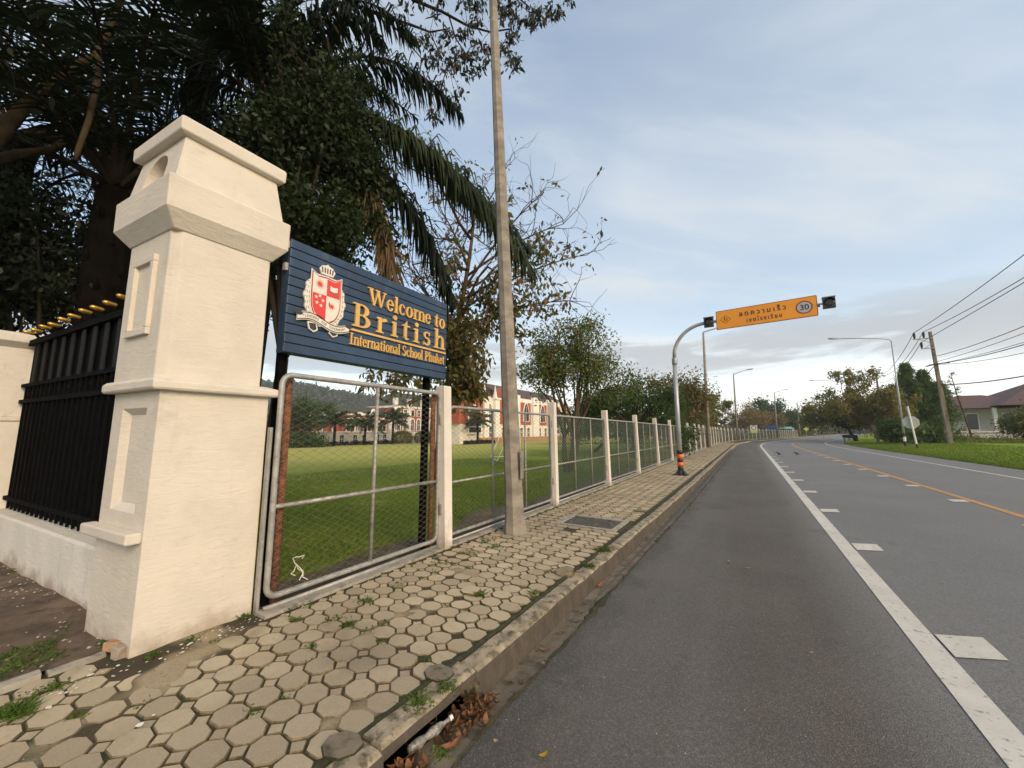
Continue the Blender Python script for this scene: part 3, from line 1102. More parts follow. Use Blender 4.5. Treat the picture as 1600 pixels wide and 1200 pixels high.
q.add(ring0 + ring1, [(1, 2, 6, 5), (2, 3, 7, 6), (3, 0, 4, 7), (4, 5, 6, 7)])


def lan(u_, w, d):
    t = (w + (zb1 - zb0) / 2) / (zb1 - zb0)
    x0, x1 = BX0[0] + (BX1[0] - BX0[0]) * t, BX0[1] + (BX1[1] - BX0[1]) * t
    f = (u_ / .37 + 1) / 2
    return (x0 + (x1 - x0) * f, BX0[2] + (BX1[2] - BX0[2]) * t + d, zb0 + (zb1 - zb0) * t)


def arch_in(u_, w, hw=.165, zb=-.20, zs=-.02):
    if w < zb:
        return False
    if w <= zs:
        return abs(u_) < hw
    return (u_ / hw) ** 2 + ((w - zs) / .155) ** 2 < 1


holed(q, .37, (zb1 - zb0) / 2, lambda a, b: arch_in(a, b, zb=-.14), lan, .42, n=60)
lantern = q.build('lantern_box', 'plaster', gate, GP)
q = MB()
q.loft([rect_ring(*grow(S2, .02), 3.805), rect_ring(*grow(S2, .050), 3.82), rect_ring(*grow(S2, .052), 3.93), rect_ring(*grow(S2, .0), 3.965)])
bevel(q.build('cap', 'plaster', gate, GP), .010)

# the entrance runs at a slight angle to the road, so the pillar is skewed in plan
for o in [gate] + list(gate.children_recursive):
    if o.type == 'MESH':
        for v_ in o.data.vertices:
            v_.co.y += 0.092 * v_.co.x

# ------------------------------------------------------------------ low wall, small pillar and black railing along the entrance
DIRF = Vector((-1, -0.085, 0)).normalized()
NRM = Vector((DIRF.y, -DIRF.x, 0))       # faces the viewer (towards -Y)
if NRM.y > 0:
    NRM = -NRM
FA = Vector((-4.33, 1.17, 0))


def fp(s, d, z):
    return FA + DIRF * s + NRM * d + Vector((0, 0, z))


def fbox(q, s0, s1, d0, d1, z0, z1):
    vs = [fp(s, d, z) for s in (s0, s1) for d in (d0, d1) for z in (z0, z1)]
    return q.add(vs, [(0, 1, 3, 2), (4, 6, 7, 5), (0, 4, 5, 1), (2, 3, 7, 6), (0, 2, 6, 4), (1, 5, 7, 3)])


def low_wall(s0, s1, label):
    org = tuple(fp(s0, 0, 0))
    q = MB()
    n = 14
    rings = []
    for s in np.linspace(s0, s1, n):
        w = random.uniform(-.006, .006)
        rings.append([fp(s, .14 + w, -.25), fp(s, .14 + w, .47), fp(s, .11, .485), fp(s, -.14, .485), fp(s, -.14, -.25)])
    q.loft(rings)
    tag(fix_normals(q.build('low_wall', 'plaster_old', None, org)), label, 'wall')


low_wall(0.02, 4.10, 'low stained cream wall carrying the black railing beside the gate pillar')
low_wall(4.62, 9.0, 'low cream wall beyond the small pillar at the left edge')


def black_railing(s0, s1, label):
    org = tuple(fp(s0, 0, .485))
    t = thing('black_railing', label, 'railing', org, 0, 'black railings with gold tips')
    lean = math.atan2(DIRF.y, DIRF.x)
    for z, h in ((0.60, .05), (1.86, .05), (2.08, .045), (2.66, .07)):
        q = MB()
        fbox(q, s0, s1, -.03, .02, z, z + h)
        q.build('rail', 'black_steel', t, org)
    q = MB()
    fbox(q, s0, s1, -.055, -.045, .5, 2.70)
    q.build('backing_sheet', 'black_steel', t, org)
    # dense upright bars below, wide flat slats above, tips bent outwards
    bar = MB()
    fbox(bar, 0, .024, -.012, .012, .5, 2.10)
    bm_ = bar.mesh('bar', tuple(fp(0, 0, 0)))
    bm_.materials.append(MATS['black_steel'])
    sl = MB()
    fbox(sl, 0, .11, -.022, -.012, 2.0, 2.70)
    sm_ = sl.mesh('slat', tuple(fp(0, 0, 0)))
    sm_.materials.append(MATS['slat_steel'])
    st = MB()
    pts = [fp(.04, -.01, 2.66), fp(.04, -.005, 2.74), fp(.04, .02, 2.77), fp(.04, .05, 2.782)]
    st.tube(pts, .017, 8)
    stm = st.mesh('spike', tuple(fp(0, 0, 0)))
    stm.materials.append(MATS['black_steel'])
    gd = MB()
    gd.tube([fp(.04, .035, 2.778), fp(.04, .042, 2.780), fp(.04, .115, 2.792), fp(.04, .130, 2.795), fp(.04, .138, 2.796)], [.018, .024, .024, .018, .006], 12)
    gdm = gd.mesh('gold_tip', tuple(fp(0, 0, 0)))
    gdm.materials.append(MATS['gold'])
    s = s0 + .06
    k = 0
    while s < s1 - .08:
        base_ = fp(s, 0, 0) - Vector(org)
        obj('bar', bm_, None, t, base_)
        if k % 2 == 0:
            o = obj('slat', sm_, None, t, base_)
            jit = Vector((0, 0, random.uniform(-.012, .012)))
            sp_ = obj('spike', stm, None, t, base_ + jit)
            obj('gold_tip', gdm, None, sp_, (0, 0, 0))
            gdm.polygons.foreach_set('use_smooth', [True] * len(gdm.polygons))
        s += .165
        k += 1
    return t


black_railing(0.04, 4.08, 'black steel railing with gold bent tips between the two pillars')
black_railing(4.66, 8.6, 'black steel railing with gold tips beyond the small pillar')

PC = fp(4.36, 0, 0)
small = thing('small_pillar', 'short cream pillar with flat cap at the left end of the black railing', 'pillar', tuple(PC))


def prect(h, z, s_=0.0):
    return [tuple(fp(4.36 + a * (h + s_), b * (h), z)) for a, b in ((1, 1), (-1, 1), (-1, -1), (1, -1))]


q = MB()
q.loft([prect(.27, -.2), prect(.27, 1.62), prect(.29, 1.63), prect(.29, 1.67), prect(.26, 1.68)])
bevel(fix_normals(q.build('base_shaft', 'plaster_old', small, tuple(PC))), .008)
q = MB()
q.loft([prect(.25, 1.68), prect(.25, 2.66)])
bevel(fix_normals(q.build('upper_shaft', 'plaster_old', small, tuple(PC))), .01)
q = MB()
q.loft([prect(.25, 2.62), prect(.34, 2.70), prect(.345, 2.80), prect(.29, 2.83)])
bevel(fix_normals(q.build('cap', 'plaster_old', small, tuple(PC))), .008)

# ------------------------------------------------------------------ serif letters for the board
SF = .045


def RC(x0, y0, x1, y1):
    return [[(x0, y0), (x1, y0), (x1, y1), (x0, y1)]]


def AR(cx, cy, rx, ry, ix, iy, a0, a1, n=18):
    """crescent ring between an outer and an inner ellipse, as a strip of quads"""
    out = []
    for k in range(n):
        p, p2 = R(a0 + (a1 - a0) * k / n), R(a0 + (a1 - a0) * (k + 1) / n)
        out.append([(cx + ix * math.cos(p), cy + iy * math.sin(p)), (cx + rx * math.cos(p), cy + ry * math.sin(p)), (cx + rx * math.cos(p2), cy + ry * math.sin(p2)), (cx + ix * math.cos(p2), cy + iy * math.sin(p2))])
    return out


def stem(x0, x1, h, foot=.07, flag=True, y0=0.0):
    r_ = RC(x0, y0, x1, h)
    if foot:
        r_ += RC(x0 - foot, y0, x0, y0 + SF) + RC(x1, y0, x1 + foot, y0 + SF)
    if flag:
        r_ += [[(x0 - .07, h - .05), (x0, h - .075), (x0, h), (x0 - .07, h - .02)]]
    return r_


def arch_n(x, w=.27):
    return AR(x + w / 2 - .02, .30, w / 2 + .06, .175, w / 2 - .06, .12, 0, 165) + stem(x + w - .08, x + w + .04, .30, .06, False)


GL = {
    'I': (.40, RC(.135, 0, .265, .68) + RC(.04, 0, .135, SF) + RC(.265, 0, .36, SF) + RC(.04, .68 - SF, .135, .68) + RC(.265, .68 - SF, .36, .68)),
    'B': (.66, RC(.11, 0, .24, .68) + RC(.02, 0, .11, SF) + RC(.02, .68 - SF, .11, .68) + RC(.24, .68 - SF, .30, .68) + RC(.24, 0, .31, SF) + RC(.24, .335, .30, .375) + AR(.30, .5075, .25, .1725, .115, .1275, -90, 90) + AR(.31, .1875, .295, .1875, .155, .1425, -90, 90)),
    'P': (.60, RC(.11, 0, .24, .68) + RC(.02, 0, .11, SF) + RC(.24, 0, .33, SF) + RC(.02, .68 - SF, .11, .68) + RC(.24, .68 - SF, .30, .68) + RC(.24, .29, .30, .33) + AR(.30, .485, .27, .195, .13, .15, -90, 90)),
    'W': (1.02, [[(.09, .65), (.24, .65), (.40, 0), (.32, 0)], [(.40, 0.02), (.58, .65), (.53, .65), (.37, .10)], [(.46, .65), (.61, .65), (.77, 0), (.69, 0)], [(.77, 0.02), (.95, .65), (.89, .65), (.74, .10)]] + RC(.01, .635, .31, .68) + RC(.82, .635, 1.02, .68) + RC(.40, .635, .66, .68)),
    'S': (.52, AR(.26, .505, .205, .185, .105, .14, 35, 270) + AR(.26, .19, .225, .20, .105, .13, -150, 90) + RC(.40, .52, .44, .68) + RC(.05, 0, .09, .17)),
    's': (.38, AR(.19, .345, .145, .130, .065, .09, 35, 270) + AR(.19, .135, .16, .142, .065, .085, -150, 90) + RC(.285, .34, .32, .47) + RC(.035, 0, .07, .12)),
    'e': (.46, AR(.23, .232, .205, .245, .085, .20, 8, 335) + RC(.14, .235, .425, .275)),
    'c': (.44, AR(.23, .232, .205, .245, .085, .20, 45, 325) + AR(.34, .37, .055, .055, 0, 0, 0, 360, 10)),
    'o': (.49, AR(.245, .232, .225, .245, .10, .20, 0, 360, 30)),
    'a': (.47, RC(.265, .04, .385, .34) + AR(.215, .33, .17, .15, .05, .105, 0, 150) + AR(.20, .13, .17, .14, .055, .095, 75, 330) + RC(.385, 0, .46, SF) + RC(.30, 0, .385, .04)),
    'l': (.27, stem(.075, .195, .70)),
    'i': (.27, stem(.075, .195, .47) + AR(.135, .60, .078, .078, 0, 0, 0, 360, 14)),
    't': (.34, RC(.09, .05, .21, .425) + RC(.01, .425, .33, .47) + [[(.09, .47), (.21, .47), (.21, .62)]] + AR(.20, .10, .11, .105, .01, .055, 180, 330)),
    'r': (.40, stem(.075, .195, .47) + AR(.30, .35, .105, .125, 0, .06, 20, 180)),
    'n': (.54, stem(.075, .195, .47) + arch_n(.195)),
    'm': (.80, stem(.075, .195, .47) + arch_n(.195) + arch_n(.465)),
    'h': (.54, stem(.075, .195, .70) + arch_n(.195)),
    'u': (.54, RC(.075, .15, .195, .47) + RC(.005, .47 - SF, .075, .47) + AR(.265, .15, .19, .155, .07, .10, 180, 360) + RC(.345, .0, .465, .47) + RC(.275, .47 - SF, .345, .47) + RC(.465, 0, .53, SF)),
    'k': (.54, stem(.075, .195, .70) + [[(.195, .22), (.36, .44), (.30, .44), (.195, .29)], [(.25, .28), (.44, 0.04), (.56, 0.0), (.33, .37)]] + RC(.26, .44, .46, .47) + RC(.36, 0, .56, SF)),
}


def letter_mesh(ch, size, ext, wide=1.0):
    q = MB()
    w, polys = GL[ch]
    for i, poly in enumerate(polys):
        area = sum(poly[k][0] * poly[(k + 1) % len(poly)][1] - poly[(k + 1) % len(poly)][0] * poly[k][1] for k in range(len(poly)))
        if area < 0:
            poly = poly[::-1]
        e = ext + (i % 5) * .00012
        q.prism(poly, 0, e, lambda a, b, d: (d, a * size * wide, b * size))
    return q, w * size * wide


# ------------------------------------------------------------------ name board
SB = (-3.545, 1.755, 2.205)
BY0, BY1, BZ0, BZ1 = 1.755, 3.935, 2.205, 3.295
board = thing('school_name_board', 'navy slatted name board with gold lettering and a crest beside the pillar', 'sign', SB)
q = MB()
q.bbox(-3.66, -3.558, BY0, BY1, BZ0, BZ1)
q.build('backing_box', 'navy', board, SB)
npk = 12
ph = (BZ1 - BZ0) / npk
for k in range(npk):
    q = MB()
    j = random.uniform(-.0012, .0012)
    q.bbox(-3.562, -3.540 + j, BY0 + .002, BY1 - .002, BZ0 + k * ph + .004, BZ0 + (k + 1) * ph - .004)
    bevel(q.build('plank', 'navy', board, SB), .004)
FX = -3.538
cache = {}


def line(text, y0, z0, size, ext, y1=None, spread=None):
    ws = [GL[c_][0] * size if c_ != ' ' else .26 * size for c_ in text]
    total = sum(ws)
    sc = 1.0
    gap = 0.0
    if y1 is not None:
        if spread:
            gap = (y1 - y0 - total) / (len(text) - 1)
        else:
            sc = (y1 - y0) / total
    y = y0
    for c_, w in zip(text, ws):
        if c_ != ' ':
            key = (c_, size, round(sc, 3))
            if key not in cache:
                cache[key] = letter_mesh(c_, size, ext, sc)[0].mesh('letter')
                cache[key].materials.append(MATS['gold_letter'])
            obj('letter', cache[key], None, board, (FX - SB[0], y - SB[1], z0 - SB[2]))
        y += w * sc + gap


line('Welcome to', 2.60, 2.905, .285, .022, 3.88)
line('British', 2.42, 2.61, .385, .022, 3.875, spread=True)
q = MB()
q.bbox(FX, FX + .02, 2.40, 3.905, 2.555, 2.578)
q.build('underline', 'gold_letter', board, SB)
line('International School Phuket', 2.405, 2.405, .185, .018, 3.885)

# crest: layered cut-out plates
CRX = FX
cyo, czo = 2.115, 2.815


def crest_fn(layer):
    return lambda a, b, d: (CRX + layer + d, cyo + a, czo + b)


def plate(name, poly, layer, th, mat, parent=None):
    q = MB()
    area = sum(poly[k][0] * poly[(k + 1) % len(poly)][1] - poly[(k + 1) % len(poly)][0] * poly[k][1] for k in range(len(poly)))
    if area < 0:
        poly = poly[::-1]
    q.prism(poly, 0, th, crest_fn(layer))
    return q.build(name, mat, parent or board, SB)


def shield(s):
    top = [(-.165, .255), (-.10, .215), (0, .225), (.10, .215), (.165, .255)]
    side = [(.165 - .0 * t, .255 - .30 * t) for t in (0.3, 0.6, 1.0)]
    low = [(.165 * math.cos(t) ** .8, -.045 - .225 * math.sin(t)) for t in np.linspace(.15, math.pi / 2, 8)]
    pts = top + side + low
    pts = pts + [(-a, b) for a, b in reversed(side + low[:-1])]
    return [(a * s, b * s - .01 * (1 - s)) for a, b in pts]


crest_root = plate('crest', [(.215 * math.cos(a) * (1 + .035 * math.cos(14 * a)), -.02 + .285 * math.sin(a) * (1 + .03 * math.cos(14 * a))) for a in np.linspace(0, 2 * math.pi, 90, endpoint=False) if not (R(62) < a < R(118))], 0, .018, 'cream_enamel')
crest_root['label'] = 'cream crest with a quartered red and white shield, laurel, crown and ribbon'
for sgn in (-1, 1):
    q = MB()
    for k in range(11):
        a = R(-62 + k * 11.5)
        for dr, tw in ((-.026, -.5), (.0, 0), (.024, .5)):
            cxx, czz = sgn * (.190 + dr * .9) * math.cos(a), -.02 + (.258 + dr) * math.sin(a)
            if abs(cxx) < .05:
                continue
            ta = a + math.pi / 2 + tw
            du, dv = sgn * math.cos(ta) * .017, math.sin(ta) * .017
            poly = [(cxx - du, czz - dv), (cxx + dv * .22, czz - du * .22), (cxx + du, czz + dv), (cxx - dv * .22, czz + du * .22)]
            area = sum(poly[i][0] * poly[(i + 1) % 4][1] - poly[(i + 1) % 4][0] * poly[i][1] for i in range(4))
            q.prism(poly if area > 0 else poly[::-1], .0183, .0205, crest_fn(0))
    q.build('laurel', 'grey_print', crest_root, SB)
plate('shield_edge', shield(1.0), .018, .008, 'cream_enamel', crest_root)
plate('shield_line', shield(.945), .0262, .0012, 'dark_print', crest_root)
plate('shield_line', shield(.915), .0276, .0012, 'red_enamel', crest_root)
plate('shield_field', shield(.885), .0290, .0014, 'cream_enamel', crest_root)


def clip(poly, fn):
    out = []
    for i, p_ in enumerate(poly):
        n_ = poly[(i + 1) % len(poly)]
        a, b = fn(p_), fn(n_)
        if a >= 0:
            out.append(p_)
        if a * b < 0:
            t = a / (a - b)
            out.append((p_[0] + (n_[0] - p_[0]) * t, p_[1] + (n_[1] - p_[1]) * t))
    return out


sh_ = shield(.865)
zmid = .02
plate('red_quarter', clip(clip(sh_, lambda p_: p_[0]), lambda p_: p_[1] - zmid), .0306, .0014, 'red_enamel', crest_root)
plate('red_quarter', clip(clip(sh_, lambda p_: -p_[0]), lambda p_: zmid - p_[1]), .0306, .0014, 'red_enamel', crest_root)


def star(cx, cz, r1, r2, n, a0=math.pi / 2):
    return [(cx + (r1 if k % 2 == 0 else r2) * math.cos(a0 + k * math.pi / n), cz + (r1 if k % 2 == 0 else r2) * math.sin(a0 + k * math.pi / n)) for k in range(2 * n)]


plate('sun', star(-.075, .118, .052, .017, 16), .0306, .0014, 'red_enamel', crest_root)
for (a, b) in ((-.105, -.02), (-.068, .0), (-.035, -.04), (-.095, -.075), (-.052, -.095)):
    plate('star', star(a, b, .021, .009, 5), .0322, .0012, 'cream_enamel', crest_root)
plate('book', [(.035, .085), (.075, .075), (.115, .085), (.115, .135), (.075, .125), (.035, .135)], .0322, .0012, 'cream_enamel', crest_root)
plate('book_cover', [(.028, .072), (.075, .060), (.122, .072), (.122, .082), (.075, .072), (.028, .082)], .0336, .0012, 'grey_print', crest_root)
plate('flower', star(.062, -.075, .038, .016, 7), .0306, .0014, 'red_enamel', crest_root)
plate('flower_leaf', [(.03, -.03), (.05, -.06), (.042, -.10), (.025, -.06)], .0306, .0012, 'grey_print', crest_root)
# crown above the shield
plate('crown', [(-.062, .235), (.062, .235), (.085, .285), (.055, .325), (.018, .335), (0, .352), (-.018, .335), (-.055, .325), (-.085, .285)], .006, .018, 'cream_enamel', crest_root)
for k in range(5):
    a = (k - 2) * .026
    plate('crown_mark', [(a - .006, .255), (a + .006, .255), (a * 1.1 + .006, .308), (a * 1.1 - .006, .308)], .0245, .0015, 'dark_print', crest_root)


# ribbon with the motto
def rib(t):
    return (-.27 + .54 * t, -.262 + .035 * math.sin(t * 2 * math.pi + .2))


ts = np.linspace(0, 1, 28)
up = [(rib(t)[0], rib(t)[1] + .042) for t in ts]
dn = [(rib(t)[0], rib(t)[1] - .042) for t in ts]
tails = [[(-.17, -.28), (-.08, -.27), (-.06, -.345), (-.10, -.375), (-.15, -.35)], [(.06, -.29), (.16, -.30), (.15, -.36), (.10, -.385), (.055, -.35)]]
for tl in tails:
    plate('ribbon_tail', tl, .004, .016, 'cream_enamel', crest_root)
    c_ = (sum(a for a, b in tl) / 5, sum(b for a, b in tl) / 5)
    plate('ribbon_tail_dark', [(c_[0] + (a - c_[0]) * .72, c_[1] + (b - c_[1]) * .72) for a, b in tl], .0203, .0015, 'dark_print', crest_root)  # dark printed centre of the ribbon tail
q = MB()
for off, ll, mat_ in ((1.0, 0, None),):
    for i in range(len(ts) - 1):
        q.prism([dn[i], dn[i + 1], up[i + 1], up[i]], 0, .024, crest_fn(.008))
q.build('ribbon', 'cream_enamel', crest_root, SB)
for s_ in (-1, 1):
    q = MB()
    for i in range(len(ts) - 1):
        f = lambda p_, k: (p_[0], p_[1] + s_ * k)
        q.prism([f(rib(ts[i]), .031 - .0045), f(rib(ts[i + 1]), .031 - .0045), f(rib(ts[i + 1]), .031 + .0045), f(rib(ts[i]), .031 + .0045)][::s_], 0, .0015, crest_fn(.0323))
    q.build('ribbon_border', 'dark_print', crest_root, SB)
for s_ in (-1, 1):
    plate('ribbon_fold', [(s_ * .262 + .038 * math.cos(a), -.225 - (.01 if s_ > 0 else -.005) + .022 * math.sin(a)) for a in np.linspace(0, 2 * math.pi, 16, endpoint=False)], .034, .0015, 'dark_print', crest_root)


def text_mesh(body, size, ext):
    cu = bpy.data.curves.new('text', 'FONT')
    cu.body = body
    cu.size = size
    cu.extrude = ext
    cu.align_x = 'CENTER'
    cu.resolution_u = 4
    to = bpy.data.objects.new('text', cu)
    C.objects.link(to)
    bpy.context.view_layer.update()
    me = bpy.data.meshes.new_from_object(to.evaluated_get(bpy.context.evaluated_depsgraph_get()))
    bpy.data.objects.remove(to)
    bpy.data.curves.remove(cu)
    return me


motto = '*LEADERS FOR TOMORROW*'
q = MB()
for i, ch in enumerate(motto):
    if ch == ' ':
        continue
    t = .10 + .80 * i / (len(motto) - 1)
    m_ = text_mesh(ch, .036, .0008)
    c_, s_ = rib(t)
    sl = math.atan(.035 * 2 * math.pi / .54 * math.cos(t * 2 * math.pi + .2))
    vs = []
    for v_ in m_.vertices:
        a, b = v_.co.x, v_.co.y - .013
        vs.append(crest_fn(.0335)(c_ + a * math.cos(sl) - b * math.sin(sl), s_ + a * math.sin(sl) + b * math.cos(sl), v_.co.z))
    q.add(vs, [tuple(p_.vertices) for p_ in m_.polygons])
    bpy.data.meshes.remove(m_)
q.build('motto', 'grey_print', crest_root, SB)
# clips fixing the board to the pillar
for z in (2.98, 3.20):
    q = MB()
    q.bbox(-3.60, -3.555, BY0 - .03, BY0 - .002, z, z + .07)
    q.build('fixing_clip', 'galvanised', board, SB)

# black uprights behind the board
for nm, y, lab in (('sign_upright', 1.83, 'black steel upright behind the board next to the pillar'), ('sign_upright', 3.73, 'black steel upright behind the board next to the first white post')):
    q = MB()
    q.bbox(-3.74, -3.665, y - .035, y + .035, -.15, 3.1)
    tag(bevel(q.build(nm, 'black_steel', None, (-3.70, y, -.15)), .006), lab, 'post', 'uprights of the name board')
for y, lab in ((1.865, 'rust brown pipe standing beside the gate pillar behind the mesh'), (3.775, 'rust brown pipe standing beside the first white post')):
    q = MB()
    q.tube([(-3.60, y, -.15), (-3.60, y, 2.02)], .032, 10)
    tag(q.build('rusty_pipe', 'rust', None, (-3.60, y, -.15), True), lab, 'pipe', 'rusty pipes')
q = MB()
q.bbox(-3.57, -3.525, 1.695, 1.712, -.02, 1.52)
q.bbox(-3.57, -3.56, 1.712, 1.735, -.02, 1.52)
tag(q.build('steel_angle', 'galvanised', None, (-3.55, 1.70, 0)), 'thin grey steel angle standing against the gate pillar', 'steel angle')

# ------------------------------------------------------------------ chain-link fence
def fence_line(y):
    return on_road(-3.46, y)


def chain_mesh(w, h, d=.064, r_=.0029):
    nw, ns = int(w / d), int(h / (d * .5))
    V, F = [], []
    tri = [(math.cos(a), math.sin(a)) for a in (R(90), R(210), R(330))]
    zs = np.linspace(0, h, ns + 1)
    for k in range(nw + 1):
        o = len(V)
        for i, z in enumerate(zs):
            side = 1 if (i + k) % 2 else -1
            x = min(max((k + .5) * d + side * d * .5 - d * .25, 0), w)
            y = side * .002
            for a, b in tri:
                V.append((y + a * r_, x + b * r_, z))
        for i in range(ns):
            for j in range(3):
                j2 = (j + 1) % 3
                F.append((o + i * 3 + j, o + i * 3 + j2, o + (i + 1) * 3 + j2, o + (i + 1) * 3 + j))
    return npmesh('chain_link', np.array(V), np.array(F))


def round_frame(y0, y1, z0, z1, rad, n=5):
    pts = []
    for cx_, cz_, a0 in ((y1 - rad, z1 - rad, 0), (y0 + rad, z1 - rad, 90), (y0 + rad, z0 + rad, 180), (y1 - rad, z0 + rad, 270)):
        for k in range(n + 1):
            a = R(a0 + 90 * k / n)
            pts.append((0, cx_ + rad * math.cos(a), cz_ + rad * math.sin(a)))
    pts.append(pts[0])
    return pts


def panel_meshes(w, z0, z1, verts, mid, r_):
    fr = MB()
    fr.tube(round_frame(0, w, z0, z1, .09), r_, 8, cap=False)
    vb = MB()
    vb.tube([(0, 0, z0), (0, 0, z1)], r_ * .8, 8)
    hb = MB()
    hb.tube([(0, 0, mid), (0, w, mid)], r_ * .8, 8)
    bp = MB()
    bp.tube([(.01, -.02, z0 - .075), (.01, w + .04, z0 - .075)], r_ * .75, 8)
    cm = chain_mesh(w - .03, z1 - z0 - .02)
    cm.materials.append(MATS['wire'])
    out = {'frame': fr.mesh('frame'), 'upright': vb.mesh('upright'), 'rail': hb.mesh('rail'), 'bottom_pipe': bp.mesh('bottom_pipe')}
    for q in out.values():
        q.materials.append(MATS['galvanised'])
        q.polygons.foreach_set('use_smooth', [True] * len(q.polygons))
    out['chain_link_mesh'] = cm
    return out


def panel(loc, rz, pm, w, z0, uprights, label, tilt=0.0, net=None):
    t = thing('chain_link_fence', label, 'fence', loc, rz, 'chain link fence bays along the pavement')
    t.rotation_euler = (0, tilt, rz)
    obj('frame', pm['frame'], None, t)
    for y in uprights:
        obj('upright', pm['upright'], None, t, (0, y, 0))
    obj('rail', pm['rail'], None, t)
    obj('bottom_pipe', pm['bottom_pipe'], None, t)
    obj('chain_link_mesh', pm['chain_link_mesh'], None, t, (.022, .015, z0 + .01))
    if net:
        obj('shade_net', net, None, t, (-.03, 0, 0))
    return t


PM1 = panel_meshes(2.04, .10, 1.995, 1, .84, .026)
panel((-3.515, 1.76, 0), 0, PM1, 2.04, .10, (1.03,), 'wide bay of chain link fence under the navy name board')
PW = 3.30
PM2 = panel_meshes(PW, .12, 1.83, 2, .80, .022)
nb = MB()
nb.add([(0, 0.02, .14), (0, PW - .02, .14), (0, PW - .02, 1.8), (0, .02, 1.8)], [(0, 1, 2, 3)])
NET = nb.mesh('shade_net')
NET.materials.append(MATS['shade_net'])

POSTS = [3.90, 7.22, 10.70, 14.16, 17.72, 21.28, 24.85]
while POSTS[-1] < 150:
    POSTS.append(POSTS[-1] + 3.5)


def post_mesh(h, a):
    q = MB()
    r1 = [(-a, -a), (a, -a), (a, a), (-a, a)]
    q.loft([[(x, y, -.2) for x, y in r1], [(x, y, h - .01) for x, y in r1], [(x * .9, y * .9, h) for x, y in r1]])
    return q.mesh('fence_post')


PMESH = [post_mesh(2.1, .072), post_mesh(2.1, .068)]
for q in PMESH:
    q.materials.append(MATS['post_paint'])
for i, y in enumerate(POSTS):
    p_ = fence_line(y)
    s_ = road_dx(y)[1]
    t = bpy.data.objects.new('fence_post', PMESH[i % 2])
    C.objects.link(t)
    t.location = (p_.x, p_.y, 0)
    rr = random.Random(i)
    t.rotation_euler = (R(rr.uniform(-.7, 1.2)), R(-1.7 + rr.uniform(-.9, .8)), -math.atan(s_) + R(rr.uniform(-3, 3)))
    where = ' carrying the end of the name board' if i == 0 else ''
    lab = 'white concrete fence post at the end of the name board' if i == 0 else f'white concrete fence post, {ordinal(i)} counted from the name board'
    tag(t, lab, 'fence post', 'white posts of the chain link fence')
    if i < 4:
        for z in (1.58, .42):
            MB().bbox(.0, .03, -.10, -.074, z, z + .13).build('hinge', 'galvanised', t)
for i in range(len(POSTS) - 1):
    ya, yb = POSTS[i] + .09, POSTS[i + 1] - .09
    a = fence_line(ya)
    b = fence_line(yb)
    d = b - a
    rz = -math.atan2(d.x, d.y)
    t = panel((a.x - .02, a.y, 0), rz, PM2, PW, .12, (1.10, 2.20), f'bay of chain link fence between the {ordinal(i)} and {ordinal(i + 1)} white posts', R(-.8), NET if i not in (0, 5, 6) else None)
    t.scale = (1, d.length / PW, 1)

# low footing beam under the fence
q = MB()
rings = []
for y in np.arange(1.7, 150, 1.5):
    p_ = fence_line(y)
    rings.append([(p_.x - .10, p_.y, -.1), (p_.x - .10, p_.y, .012), (p_.x + .07, p_.y, .016), (p_.x + .075, p_.y, -.1)])
q.loft(rings)
struct(fix_normals(q.build('fence_footing', 'concrete')))

# ------------------------------------------------------------------ near concrete lamp pole
LP = (-3.04, 4.98, 0.0)
lamp = thing('concrete_lamp_pole', 'tall octagonal concrete lamp pole on the pavement in front of the fence', 'lamp pole', LP)
q = MB()


def octr(r_, z, lx, ly=0.0):
    return [(LP[0] + lx + r_ * math.cos(R(22.5 + 45 * k)), LP[1] + ly + r_ * math.sin(R(22.5 + 45 * k)), z) for k in range(8)]


lean = -.050
rings = [octr(.175, -.2, 0), octr(.172, .01, 0), octr(.150, .20, lean * .2), octr(.140, .35, lean * .35)]
for z in np.linspace(1.0, 11.0, 12):
    rings.append(octr(.140 - .0070 * z, z, lean * z))
q.loft(rings)
fix_normals(q.build('shaft', 'concrete_pole', lamp, LP))
q = MB()
q.box((LP[0] + .128, LP[1] - .02, 1.0), (.012, .09, .42))
bevel(q.build('access_plate', 'concrete_pole', lamp, LP), .004)
q = MB()
tx = LP[0] + lean * 11
q.tube([(tx, LP[1], 10.9), (tx + .05, LP[1], 11.3), (tx + .5, LP[1], 11.5), (tx + 2.0, LP[1], 11.7)], .03, 8)
q.build('arm', 'lamp_grey', lamp, LP)
q = MB()
q.loft([[(tx + 1.9 + dx_, LP[1] + a * w, 11.7 + b * h) for a, b in ((-1, -1), (1, -1), (1, 1), (-1, 1))] for dx_, w, h in ((0, .03, .03), (.15, .1, .05), (.6, .11, .06), (.75, .05, .03))])
q.build('lamp_head', 'lamp_grey', lamp, LP)

# ------------------------------------------------------------------ inspection cover set in the pavement
MC = (-2.30, 6.22, 0)
cov = thing('inspection_cover', 'rusty rectangular inspection cover set in a concrete frame in the pavement', 'inspection cover', MC)
q = MB()
for (a, b, c_, d) in ((-.50, .50, -.40, -.32), (-.50, .50, .32, .40), (-.50, -.42, -.32, .32), (.42, .50, -.32, .32)):
    q.bbox(MC[0] + a, MC[0] + b, MC[1] + c_, MC[1] + d, -.08, .006)
q.build('frame', 'concrete', cov, MC)
q = MB()
q.bbox(MC[0] - .41, MC[0] + .41, MC[1] - .31, MC[1] + .31, -.06, -.006)
lid = q.build('lid', 'iron_cover', cov, MC)
q = MB()
for k in range(9):
    q.bbox(MC[0] - .36 + k * .085, MC[0] - .33 + k * .085, MC[1] - .27, MC[1] + .27, -.006, .001)
q.build('tread_bar', 'iron_cover', lid, MC)
